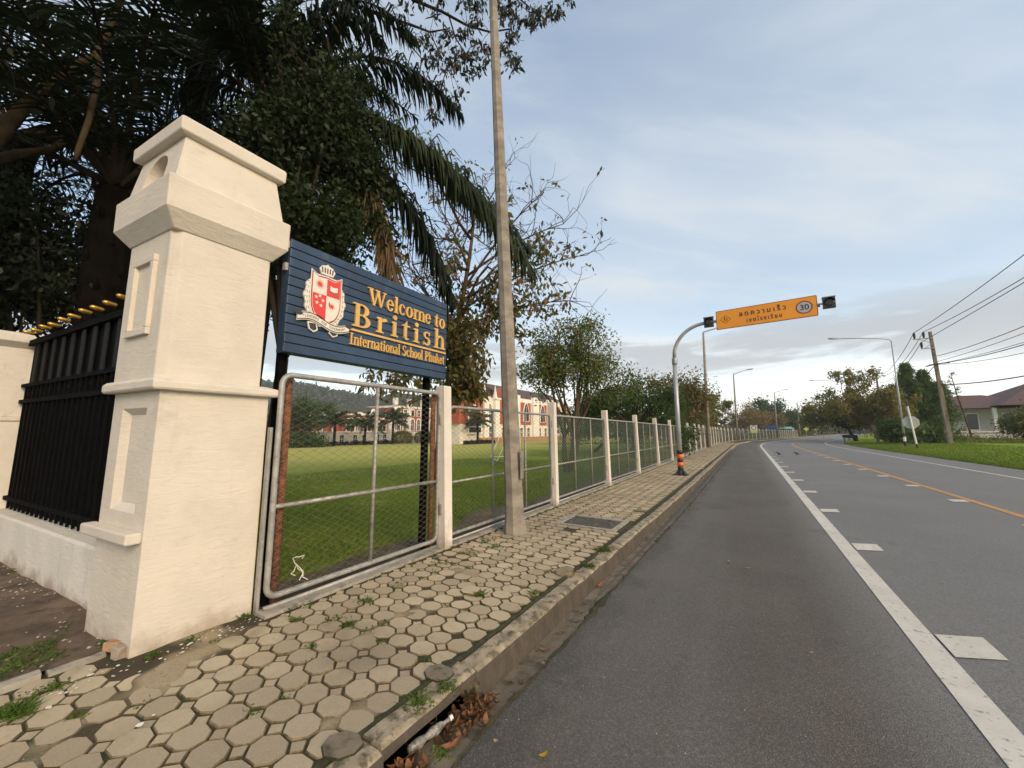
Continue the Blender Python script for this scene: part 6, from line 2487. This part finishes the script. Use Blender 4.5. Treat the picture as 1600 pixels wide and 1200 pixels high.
# conifer
rg = np.random.default_rng(63)
b0 = Vector(gpos(1436, 84.0, .2))
t = thing('conifer', 'tall bushy conifer left of the near power pole', 'tree', tuple(b0))
q = MB()
q.tube([b0, b0 + Vector((0, 0, 10.5))], [.22, .03], 8)
P = []
for lead, hh, rad, nn in ((Vector((-.6, 0, 0)), 11.4, 3.3, 190), (Vector((1.3, .5, 0)), 10.2, 3.2, 170), (Vector((2.8, .2, 0)), 8.4, 2.6, 110), (Vector((-2.2, .4, 0)), 8.0, 2.6, 100)):
    for k in range(nn):
        f = rg.random() ** .8
        z = .3 + (hh - .3) * f
        r_ = rad * (1 - f) ** .75 * (.55 + .5 * rg.random()) + .12
        a = rg.uniform(0, 2 * math.pi)
        s_ = b0 + lead + Vector((0, 0, z))
        e = s_ + Vector((math.cos(a) * r_, math.sin(a) * r_, r_ * .35))
        q.tube([s_, e], [.025, .008], 3)
        m_ = 95
        u_ = rg.random(m_)[:, None] ** .6
        P.append(np.array(s_) * (1 - u_) + np.array(e) * u_ + rg.normal(size=(m_, 3)) * .20)
q.build('trunk', 'bark_dark', t, tuple(b0))
V, F = leaf_arrays(np.concatenate(P), .32, rg, -.35, .28)
obj('crown', npmesh('crown', V - np.array(b0), F), 'leaf_conifer', t)
broadleaf('creeper_bush', 'dark green creeper covered bush between the two right-hand lamps', gpos(1398, 70.0, .05), [blob(1398, 672, 70, 40, 36, 1.0)], 7000, .22, 'leaf_feather', 'bark_dark', .06, .3, 64, .45, 50, .3, .55, 5, 20, cat='shrub')
broadleaf('banana_clump', 'bright leafy plants behind the octagonal sign', gpos(1448, 66.0, .1), [blob(1448, 678, 66, 46, 18, 1.0), blob(1470, 684, 67, 30, 10, .5)], 900, .75, 'leaf_bamboo', 'bark_dark', .05, .3, 65, .5, 24, .1, .28, 4, 10, cat='shrub')
broadleaf('garden_tree', 'olive garden tree in front of the house at the right edge', gpos(1592, 72.0, .3), [blob(1600, 662, 72, 44, 36, 1.0), blob(1630, 650, 72, 40, 50, .8)], 5000, .30, 'leaf_olive', 'bark_dark', .14, .4, 66, .7, 60, .3, .45, 8, 40)
b0 = Vector(gpos(1518, 86.0, .3))
bare_tree('bare_sapling', 'thin leafless sapling in front of the maroon roof', tuple(b0), tuple(b0 + Vector((-1.2, 0, 9.5))), .55, 67, .13, 'leaf_rust', 100, .10, [((b0.x, b0.y, 2.0), (.8, .8, 1.0), .6)])
broadleaf('garden_shrub', 'low rambling shrubs along the garden wall', gpos(1520, 72.0, .2), [blob(1510, 690, 72, 70, 7, 1.0), blob(1570, 691, 70, 80, 8, 1.0)], 4000, .22, 'leaf_rust', 'bark_dark', .04, .3, 68, .5, 60, .2, .4, 6, 20, cat='shrub')

# ---- planting around the school
for i, (y, zc, lab) in enumerate(((47.0, 3.3, 'palm in front of the left end of the school wing'), (54.3, 3.1, 'palm in front of the middle of the school wing'), (62.0, 3.9, 'palm next to the round bush by the school'))):
    c_ = Vector((-72, y, zc))
    palm('date_palm', lab, (-72, y, field_z(-72)), c_, ring_fronds(c_, 34, 4.6, 70 + i, (-10, 75), .8, .6), 71 + i, .26, nl=26, group='palms before the school', stubs=False, mat='leaf_feather', width=.17)
c_ = Vector((-52, 65.6, 3.4))
palm('date_palm', 'palm standing in front of the big arch of the hall', (-47, 62.3, field_z(-47)), (-47, 62.3, 3.4), ring_fronds((-47, 62.3, 3.4), 30, 3.4, 75, (-5, 78), .6, .6), 76, .22, nl=30, stubs=False, width=.14, mat='leaf_feather')
broadleaf('palm_grove_tree', 'thick clump of dark green trees at the left end of the school', (-72, 40.5, field_z(-72)), [blob(478, 655, 82, 90, 60, 1.0), blob(445, 660, 84, 60, 60, .8), blob(475, 690, 80, 70, 24, .5)], 15000, .42, 'leaf_feather', 'bark_dark', .3, .4, 77, .9, 90, .3, .35, 10, 50)
for i, (y, lab) in enumerate(((68.2, 'clipped round bush behind the football goal'), (75.6, 'clipped round bush half hidden by the first white post'))):
    rg = np.random.default_rng(80 + i)
    b0 = np.array((-75.5, y, field_z(-75.5)))
    d = rg.normal(size=(5200, 3))
    d /= np.linalg.norm(d, axis=1)[:, None]
    P = b0 + (0, 0, 1.35) + d * np.array((2.6, 2.6, 1.95)) * (rg.random(5200)[:, None] ** .12)
    V, F = leaf_arrays(P[P[:, 2] > b0[2]], .26, rg, .1, .6)
    tb = thing('round_bush', lab, 'bush', tuple(b0))
    obj('crown', npmesh('crown', V - b0, F), 'leaf_olive', tb)
    MB().tube([tuple(b0), tuple(b0 + np.array((0, 0, 1.2)))], [.25, .15], 7).build('trunk', 'bark_dark', tb, tuple(b0))
rg = np.random.default_rng(90)
n = 9000
P = np.stack([-76.6 + rg.uniform(-.5, .5, n), rg.uniform(26, 66, n), field_z(-76.6) + rg.uniform(0, .8, n)], axis=1)
V, F = leaf_arrays(P, .28, rg, .1, .6)
hb = np.array((-76.6, 46.0, field_z(-76.6)))
tag(obj('clipped_hedge', npmesh('clipped_hedge', V - hb, F), 'leaf_dark', None, tuple(hb)), 'long low clipped hedge along the far side of the field', 'hedge')
P = np.stack([-46.2 + rg.uniform(-.4, .4, 3500), rg.uniform(57, 67, 3500), field_z(-46) + rg.uniform(0, .7, 3500)], axis=1)
V, F = leaf_arrays(P, .24, rg, .1, .6)
hb = np.array((-46.2, 62.0, field_z(-46)))
tag(obj('clipped_hedge', npmesh('clipped_hedge', V - hb, F), 'leaf_dark', None, tuple(hb)), 'short dark hedge before the big arch of the hall', 'hedge')

# ---- wooded hill behind the school
crest = [(60, 640), (200, 622), (330, 606), (440, 601), (475, 606), (520, 616), (560, 622), (600, 628), (650, 637), (690, 641), (760, 652), (840, 664), (900, 672)]
rg = np.random.default_rng(95)
V, F = [], []
NC, NR = 260, 34
xs_ = np.linspace(60, 900, NC)
tops = np.interp(xs_, [c[0] for c in crest], [c[1] for c in crest])
for j in range(NR):
    f = j / (NR - 1)
    for i in range(NC):
        D = 430 + 260 * f
        p_ = at(xs_[i], 675, D)
        top = at(xs_[i], tops[i], 690).z
        z = -3.5 + (top + 3.5) * math.sin(f * math.pi / 2) ** 1.3
        V.append((p_.x + rg.uniform(-2, 2), p_.y + rg.uniform(-2, 2), z + rg.uniform(-1, 1) * 2.0 * (f > .03)))
for j in range(NR - 1):
    for i in range(NC - 1):
        a = j * NC + i
        F.append((a, a + 1, a + NC + 1, a + NC))
me = bpy.data.meshes.new('hill')
me.from_pydata(V, [], F)
hl_ = struct(obj('hill', me, 'leaf_hill'))
VV = np.array(V)
pick = rg.integers(len(VV), size=26000)
P = VV[pick] + rg.normal(size=(26000, 3)) * (3, 3, 1.2) + (0, 0, 1.5)
V2, F2 = leaf_arrays(P, 5.0, rg, .0, .7)
stuff(obj('hill_forest', npmesh('hill_forest', V2, F2), 'leaf_hill'), 'dense forest covering the far hill')

# far belts of trees closing the view along the horizon
rg = np.random.default_rng(97)
for nm, lab, a0, a1, D, hh, n in (('tree_belt', 'far belt of trees behind the road and the fence', 1040, 1420, 480, 13, 9000), ('tree_belt', 'belt of trees behind the house and the right-hand verge', 1380, 1700, 190, 6, 9000), ('tree_belt', 'far belt of trees beyond the playing field', 640, 1060, 330, 9, 9000)):
    px = rg.uniform(a0, a1, n)
    top = hh * (.55 + .45 * np.abs(np.sin(px * .045) * np.sin(px * .019 + 1)) + .12 * rg.normal(size=n))
    P = np.array([tuple(at(x_, 675, D * (1 + .05 * z_))) for x_, z_ in zip(px, rg.normal(size=n))])
    P[:, 2] = -2.5 + rg.random(n) ** .7 * (top + 2.5)
    V, F = leaf_arrays(P, D * .006, rg, .1, .6)
    stuff(obj(nm, npmesh(nm, V, F), 'leaf_mid'), lab)

# ------------------------------------------------------------------ small things on the ground
rg = np.random.default_rng(101)


def blades(P, h, w, rg, lean=.5):
    n = len(P)
    a = rg.uniform(0, 2 * math.pi, n)
    s = np.stack([np.cos(a), np.sin(a), np.zeros(n)], axis=1)
    H = h * (.5 + rg.random(n))[:, None]
    l_ = rg.normal(size=(n, 3)) * lean
    l_[:, 2] = 0
    V = np.stack([P - s * w, P + s * w, P + np.array([0, 0, 1.0]) * H * .6 + l_ * H * .4 + s * w * .7, P + np.array([0, 0, 1.0]) * H * .95 + l_ * H], axis=1)
    return V.reshape(-1, 3), np.arange(n * 4).reshape(n, 4)


# field grass close to the fence
n = 85000
x = -3.85 - rg.random(n) ** 1.7 * 13
y = 1.5 + rg.random(n) ** 1.2 * 20
keep = rg.random(n) < np.clip((-x - 3.7) / 1.0 - .15, .04, 1)
x, y = x[keep], y[keep]
P = np.stack([x, y, np.array([field_z(v_) for v_ in x]) - .005], axis=1)
V, F = blades(P, .055, .004, rg)
stuff(obj('field_grass', npmesh('field_grass', V, F), 'blade_grass'), 'short mown grass of the playing field near the fence')

# verge grass along the right shoulder
n = 60000
yy = 14 + rg.random(n) ** 1.4 * 62
oo = 10.15 + rg.random(n) ** 1.8 * 9
cols_ = np.array([10.2, 10.6, 11.5, 13, 15.5, 19, 24])
zz = np.interp(oo, cols_, [ROAD_Z - .02, ROAD_Z + .03, -.10, -.02, .10, .25, .3])
P = np.array([tuple(on_road(o_, y_, z_ - .01)) for o_, y_, z_ in zip(oo, yy, zz)])
V, F = blades(P, .10, .010, rg)
stuff(obj('verge_grass', npmesh('verge_grass', V, F), 'blade_grass'), 'grass blades of the right-hand verge')
n = 9000
yy = rg.uniform(62, 84, n)
oo = 10 + rg.random(n) * 26
P = np.array([tuple(on_road(o_, y_, .2)) for o_, y_ in zip(oo, yy)])
sel = P[:, 0] > 18
V, F = blades(P[sel], .40, .02, rg, .35)
stuff(obj('long_grass', npmesh('long_grass', V, F), 'blade_grass'), 'long dry grass before the garden wall')


# weeds in the joints, along the kerb, on the bare earth and round the pillar foot
def tuft(c_, n, r_, h):
    p_ = np.array(c_) + np.concatenate([rg.normal(size=(n, 2)) * r_, np.zeros((n, 1))], axis=1)
    return p_, h


tl = []
for (px, py, n, r_, h) in ((835, 930, 90, .035, .04), (700, 1075, 60, .035, .04), (655, 1095, 80, .035, .04), (545, 975, 60, .03, .03), (520, 970, 40, .03, .03), (620, 915, 40, .04, .03), (570, 940, 60, .04, .03), (490, 1010, 20, .02, .03), (750, 930, 60, .03, .05), (775, 855, 80, .05, .03), (730, 865, 80, .06, .03), (760, 845, 70, .06, .03), (690, 880, 40, .05, .03),
                           (945, 860, 110, .05, .06), (920, 885, 70, .04, .05), (880, 895, 80, .04, .05), (20, 1115, 260, .04, .05), (65, 1080, 90, .03, .02), (90, 1072, 60, .03, .02), (175, 1005, 160, .03, .05), (385, 965, 30, .02, .05), (460, 970, 30, .02, .04), (300, 1000, 30, .03, .03), (240, 1025, 40, .02, .03), (1000, 800, 60, .06, .05), (690, 1175, 40, .02, .03)):
    d_ = at(px, py, 1.0) - Vector((0, 0, EYE))
    k = -EYE / d_.z
    tl.append(tuft((d_.x * k, d_.y * k, -.004), n, r_, h))
for k in range(140):          # scraps of green in the paver joints
    c_, r_ = rg.integers(0, 9), rg.integers(0, 70)
    tl.append(tuft((XS0 - c_ * PX - PX / 2 + rg.normal() * .02, .08 + r_ * PY + PY / 2 + rg.normal() * .02, -.006), int(rg.integers(3, 16)), .02, .02))
for k in range(70):           # along the fence footing
    tl.append(tuft((-3.37 + rg.normal() * .02, 1.8 + k * .35 + rg.normal() * .1, -.006), int(rg.integers(5, 30)), .04, .035))
parts_ = [blades(p_, h * .55, .0028, rg, 1.1) for p_, h in tl]
for p_, h in tl:
    pp = np.repeat(p_[: max(3, len(p_) * 2 // 3)], 2, axis=0)
    pp = pp + np.concatenate([rg.normal(size=(len(pp), 2)) * .012, (rg.random((len(pp), 1)) * h * .5)], axis=1)
    parts_.append(leaf_arrays(pp, .016, rg, -.1, .7))
V, F = merge(parts_)
stuff(obj('weeds', npmesh('weeds', V, F), 'weed_green'), 'small green weeds sprouting between pavers and along the kerb')

n = 16000
P = np.stack([-3.9 - rg.random(n) * 5.5, rg.uniform(-.2, 1.1, n), np.full(n, .005)], axis=1)
f_ = np.sin(P[:, 0] * 2.1 + 1.0) * np.sin(P[:, 1] * 5.0 + P[:, 0]) + rg.normal(size=n) * .25
near_wall = P[:, 1] > 1.02 + (P[:, 0] + 4.3) * .085 - .22
strip = (P[:, 0] > -4.35) & (P[:, 1] < .75)
far_l = P[:, 0] < -5.4
sel = ((f_ > .55) & (near_wall | far_l)) | (strip & (f_ > -.1))
V, F = blades(P[sel], .028, .004, rg, 1.0)
stuff(obj('moss_grass', npmesh('moss_grass', V, F), 'weed_green'), 'patchy moss and grass on the bare earth left of the pillar')
# gravel on the bare earth
q = MB()
rr = random.Random(5)
for k in range(260):
    x_, y_ = -3.9 - rr.random() * 3.2, rr.uniform(.1, 1.0)
    s_ = rr.uniform(.004, .014)
    q.add([(x_ + s_ * a * rr.uniform(.7, 1.2), y_ + s_ * b * rr.uniform(.7, 1.2), .006 + s_ * c_ * .8) for a, b, c_ in ((1, 0, 0), (0, 1, 0), (-1, 0, 0), (0, -1, 0), (0, 0, 1))], [(0, 1, 4), (1, 2, 4), (2, 3, 4), (3, 0, 4)])
stuff(q.build('gravel', 'concrete'), 'small stones scattered on the bare earth')
# white paint drops at the foot of the pillar
q = MB()
for k in range(120):
    x_, y_ = -3.50 + rr.gauss(.06, .09), rr.uniform(.55, 2.0)
    if x_ < -3.57 and y_ > .93:
        continue
    s_ = abs(rr.gauss(.004, .004)) + .0015
    z_ = .0075
    q.add([(x_ + s_ * math.cos(a) * rr.uniform(.6, 1.3), y_ + s_ * math.sin(a) * rr.uniform(.6, 1.3), z_) for a in np.linspace(0, 2 * math.pi, 7)[:-1]], [tuple(range(6))])
for (x_, y_, s_) in ((-2.72, .80, .018), (-2.75, .86, .008), (-3.0, 1.6, .006)):
    q.add([(x_ + s_ * math.cos(a) * rr.uniform(.6, 1.3), y_ + s_ * math.sin(a) * rr.uniform(.6, 1.3), .0085) for a in np.linspace(0, 2 * math.pi, 9)[:-1]], [tuple(range(8))])
stuff(q.build('paint_drops', 'sign_white'), 'white paint drops on the pavers at the foot of the pillar')


def rock(name, c_, s_, mat, label, cat, seed, rz=0.0, boxy=False):
    r_ = random.Random(seed)
    q = MB()
    if boxy:
        q.box((0, 0, 0), s_)
        q.v = [tuple(a + r_.uniform(-.1, .1) * b for a, b in zip(v_, s_)) for v_ in q.v]
    else:
        n_ = 10
        rings = []
        for f, z in ((.72, -.5), (1.0, -.2), (1.0, .15), (.8, .42), (.45, .5)):
            rings.append([(s_[0] / 2 * f * math.cos(2 * math.pi * k / n_) * r_.uniform(.88, 1.1), s_[1] / 2 * f * math.sin(2 * math.pi * k / n_) * r_.uniform(.88, 1.1), z * s_[2]) for k in range(n_)])
        q.loft(rings)
    o = fix_normals(q.build(name, mat, None, (0, 0, 0), not boxy))
    o.location = c_
    o.rotation_euler = (r_.uniform(-.12, .12), r_.uniform(-.12, .12), rz)
    if boxy:
        bevel(o, .008)
    return tag(o, label, cat)


plain('brick_bit', (0.40, 0.24, 0.14), 0.9, var=0.2, vscale=15, bmp=0.5, bscale=40)
rock('broken_brick', (-3.77, .93, .035), (.10, .07, .06), 'brick_bit', 'broken orange brick lying at the pillar foot', 'brick', 1, .5, True)
rock('concrete_block', (-3.655, .93, .03), (.075, .075, .075), 'stone_loose', 'small square concrete block touching the pillar foot', 'block', 2, .25, True)


def px_ground(px, py, z=0.0):
    d_ = at(px, py, 1.0) - Vector((0, 0, EYE))
    k = (z - EYE) / d_.z
    return Vector((d_.x * k, d_.y * k, z))


def loose(name, px, py, z, rot, label, cat, dark=False):
    p_ = px_ground(px, py)
    me = oct_me[random.randrange(5)].copy()
    if dark:
        me.materials[0] = MATS['gutter_concrete']
        me.materials[1] = MATS['moss']
    o = bpy.data.objects.new(name, me)
    C.objects.link(o)
    o.location = (p_.x, p_.y, z)
    o.rotation_euler = rot
    return tag(o, label, cat)


loose('loose_paver', 882, 897, .038, (.20, -.22, .5), 'tilted loose paver lying next to the kerb', 'paver')
loose('loose_paver', 735, 925, .022, (.05, -.06, .2), 'raised paver standing proud of the pavement near the fence', 'paver')
loose('mossy_paver', 535, 1165, .007, (.01, .01, .3), 'dark mossy paver set in the pavement near the drain', 'paver', True)
loose('mossy_paver', 686, 1052, .007, (-.01, .01, .1), 'dark mossy paver beside the kerb above the drain', 'paver', True)
p_ = px_ground(925, 772)
rock('pebble', (p_.x, p_.y, .02), (.06, .05, .04), 'stone_loose', 'pale pebble by the fence footing past the lamp pole', 'pebble', 8)


# fallen leaves
def leaf_mesh(L, w, curl, seed):
    r_ = random.Random(seed)
    q = MB()
    n_ = 7
    for k in range(n_):
        t = k / (n_ - 1)
        ww = w * math.sin(math.pi * min(1, t * .93 + .05)) ** .8
        z = curl * (t - .5) ** 2 * 4 * L * .35
        q.v += [(t * L - L / 2, -ww / 2, z + curl * L * .12), (t * L - L / 2, 0, z), (t * L - L / 2, ww / 2, z + curl * L * .10)]
    for k in range(n_ - 1):
        o = k * 3
        q.f += [(o, o + 1, o + 4, o + 3), (o + 1, o + 2, o + 5, o + 4)]
    return q


def fallen(c_, L, w, mat, label, seed, rz, curl=.5, name='fallen_leaf'):
    o = leaf_mesh(L, w, curl, seed).build(name, mat, None, (0, 0, 0), True)
    o.location = c_
    o.rotation_euler = (random.Random(seed).uniform(-.2, .2), random.Random(seed + 1).uniform(-.2, .2), rz)
    return tag(o, label, 'leaf', 'fallen leaves')


for k, (px, py, L, w, mat, rz, lab) in enumerate((
        (850, 1180, .050, .030, 'leaf_fallen_yellow', .9, 'bright yellow leaf lying on the asphalt near the bottom edge'),
        (850, 1012, .085, .035, 'leaf_fallen_pink', .5, 'pink curled leaf lying in the gutter'),
        (938, 912, .11, .04, 'leaf_fallen_pink', 1.2, 'long pink leaf lying in the gutter below the loose paver'),
        (768, 1085, .05, .03, 'leaf_fallen_tan', 1.4, 'tan leaf standing in the gutter above the drain mouth'),
        (795, 1062, .05, .03, 'litter', .3, 'brown leaf in the gutter right above the tan one'),
        (815, 1062, .05, .03, 'litter', 2.1, 'brown leaf at the mossy edge of the gutter'),
        (1139, 878, .07, .04, 'leaf_fallen_tan', 1.5, 'tan leaf on the asphalt midway to the white line'),
        (1170, 888, .06, .02, 'leaf_fallen_tan', .2, 'pale curled leaf right of the tan leaf on the asphalt'),
        (850, 1036, .03, .02, 'leaf_fallen_tan', .4, 'tiny pale leaf on the asphalt beside the gutter'),
        (775, 1158, .028, .022, 'leaf_fallen_tan', .2, 'tiny pale leaf on the damp asphalt by the drain'),
        (1268, 1020, .04, .02, 'leaf_fallen_tan', 1.0, 'small pale leaf on the asphalt near the white line'),
        (705, 1160, .11, .045, 'leaf_fallen_pink', 1.1, 'reddish leaf lying on the litter in the drain mouth'),
        (970, 868, .06, .03, 'leaf_fallen_yellow', .3, 'yellowish leaf in the gutter past the long pink leaf'),
        (1010, 838, .10, .05, 'litter', .3, 'rusty leaf in the second small drain hole'),
        (1000, 842, .08, .05, 'leaf_fallen_pink', 1.9, 'pink brown leaf beside the second small drain hole'),
        (990, 1048, .05, .012, 'leaf_fallen_tan', .9, 'thin pale stalk lying on the asphalt'),
)):
    g_ = px_ground(px, py, ROAD_Z + .012)
    if -1.56 < g_.x - kshift(g_.y) < -1.37:
        g_.z = ROAD_Z - .005
    fallen(g_, L, w, mat, lab, 200 + k, rz)

# heap of dead leaves in and before the drain mouth
V_, F_ = [], []
rr = random.Random(9)
for k in range(330):
    c_ = rr.random()
    if c_ < .52:
        x_, y_, h_ = rr.gauss(-1.53, .05), rr.gauss(1.36, .09), .05
    elif c_ < .94:
        x_, y_, h_ = rr.gauss(-1.53, .05), rr.gauss(1.92, .09), .045
    else:
        x_, y_, h_ = rr.gauss(-1.58, .06), rr.uniform(1.35, 2.05), .02
    x_ = max(-1.72, min(-1.40, x_ + .02))
    L, w = rr.uniform(.03, .075), rr.uniform(.015, .035)
    m_ = leaf_mesh(L, w, rr.uniform(.3, 1.0), k)
    rot = Euler((rr.uniform(-.9, .9), rr.uniform(-.9, .9), rr.uniform(0, 6.28))).to_matrix()
    z_ = ROAD_Z - .012 + rr.random() * h_
    o_ = len(V_)
    V_ += [tuple(rot @ Vector(v_) + Vector((x_ + kshift(y_), y_, z_))) for v_ in m_.v]
    F_ += [tuple(i + o_ for i in f_) for f_ in m_.f]
for k in range(130):          # thin scatter along the gutter and road edge
    y_ = 1.2 + rr.random() ** 1.5 * 26
    x_ = rr.gauss(-1.43, .07) + kshift(y_)
    if x_ - kshift(y_) < -1.54:
        continue
    L, w = rr.uniform(.012, .045), rr.uniform(.008, .02)
    m_ = leaf_mesh(L, w, rr.uniform(.2, .8), k)
    rot = Euler((rr.uniform(-.4, .4), rr.uniform(-.4, .4), rr.uniform(0, 6.28))).to_matrix()
    o_ = len(V_)
    V_ += [tuple(rot @ Vector(v_) + Vector((x_, y_, ROAD_Z + .004))) for v_ in m_.v]
    F_ += [tuple(i + o_ for i in f_) for f_ in m_.f]
me = bpy.data.meshes.new('leaf_litter')
me.from_pydata(V_, [], F_)
stuff(obj('leaf_litter', me, 'litter', smooth=True), 'brown dead leaves heaped in the drain mouth and gutter')

# pale grit and crumbs on the asphalt
q = MB()
for k in range(420):
    y_ = .8 + rr.random() ** 1.6 * 12
    x_ = -1.33 + rr.random() ** 1.6 * 2.2
    s_ = rr.uniform(.002, .006)
    z_ = road_z(x_) + .001
    q.add([(x_ + s_ * a, y_ + s_ * b * rr.uniform(.6, 1.6), z_ + s_ * c_) for a, b, c_ in ((1, 0, 0), (0, 1, 0), (-1, 0, 0), (0, -1, 0), (0, 0, .7))], [(0, 1, 4), (1, 2, 4), (2, 3, 4), (3, 0, 4)])
stuff(q.build('grit', 'concrete'), 'pale grit scattered on the asphalt by the gutter')

# crushed plastic bottle stuck in the drain mouth
q = MB()
bc = Vector((-1.575 + kshift(1.7), 1.66, ROAD_Z + .03))
prof = [(-.12, .012), (-.115, .030), (-.06, .033), (-.02, .022), (.03, .031), (.07, .030), (.095, .014), (.115, .012), (.125, .013)]
rings = []
for s_, r_ in prof:
    rings.append([bc + Vector((math.sin(.25) * s_ + r_ * math.cos(k * math.pi / 5) * (.75 + .25 * math.sin(s_ * 60)), math.cos(.25) * s_, r_ * math.sin(k * math.pi / 5) * .8 + s_ * .12)) for k in range(10)])
q.loft(rings)
bt = thing('crushed_bottle', 'crushed pale plastic bottle stuck in the drain mouth', 'bottle', tuple(bc))
fix_normals(q.build('body', 'bottle', bt, tuple(bc), True))
q = MB()
e = bc + Vector((math.sin(.25) * .13, math.cos(.25) * .13, .016))
q.tube([e, e + Vector((.005, .018, .002))], .014, 10)
q.build('lid', 'sign_white', bt, tuple(bc))

# two mynah-like dark birds walking on the road
def bird(loc, rz, label):
    t = thing('bird', label, 'bird', loc, rz, 'birds on the road')
    q = MB()
    prof = [(-.20, .10, .008), (-.13, .115, .018), (-.07, .13, .045), (0, .15, .058), (.06, .175, .05), (.10, .205, .032), (.125, .235, .034), (.15, .245, .030), (.175, .243, .012), (.20, .236, .003)]
    rings = [[(r_ * .85 * math.cos(k * math.pi / 5), x, z + r_ * math.sin(k * math.pi / 5)) for k in range(10)] for x, z, r_ in prof]
    q.loft(rings)
    fix_normals(q.build('body', 'bird_black', t, (0, 0, 0), True))
    for s_ in (-1, 1):
        q = MB()
        q.tube([(s_ * .02, .0, .11), (s_ * .022, -.01, .05), (s_ * .022, .0, .004)], .006, 5)
        q.tube([(s_ * .022, -.02, .004), (s_ * .022, .045, .004)], .005, 4)
        q.build('leg', 'bird_black', t)
        q = MB()
        q.add([(s_ * .045, .06, .17), (s_ * .056, 0, .155), (s_ * .03, -.15, .125), (s_ * .05, -.04, .125), (s_ * .05, .04, .14)], [(0, 1, 2, 3, 4)])
        q.build('wing', 'bird_black', t)
    return t


for px, py, rz, lab in ((1217, 712, .9, 'dark bird on the road nearer the white line'), (1245, 712, 1.2, 'dark bird on the road nearer the yellow line')):
    g_ = px_ground(px, py, ROAD_Z + .012)
    bird((g_.x, g_.y, ROAD_Z + .014), rz, lab)

# white string caught in the mesh of the first bay
q = MB()
for base_ in (Vector((-3.49, 2.02, .17)), Vector((-3.49, 2.10, .15))):
    pts = [base_]
    for k in range(9):
        pts.append(pts[-1] + Vector((rr.uniform(-.004, .004), rr.uniform(-.05, .05), rr.uniform(-.02, .055) if k < 6 else rr.uniform(-.05, .01))))
    q.tube(pts, .0035, 5)
tag(q.build('knotted_string', 'sign_white', None, (-3.49, 2.05, .17)), 'white knotted string caught low in the mesh under the name board', 'string')

# ------------------------------------------------------------------ thin evening haze
m, nt, p = new_mat('haze')
nt.nodes.remove(p)
pv = N(nt, 'ShaderNodeVolumePrincipled')
pv.inputs['Color'].default_value = (0.86, 0.90, 0.95, 1)
pv.inputs['Density'].default_value = 0.00034
nt.links.new(pv.outputs[0], nt.nodes['Material Output'].inputs['Volume'])
q = MB()
q.bbox(-1150, 1150, -1150, 1150, -4.6, 92)
stuff(q.build('haze', 'haze'), 'thin haze that softens the far hill')
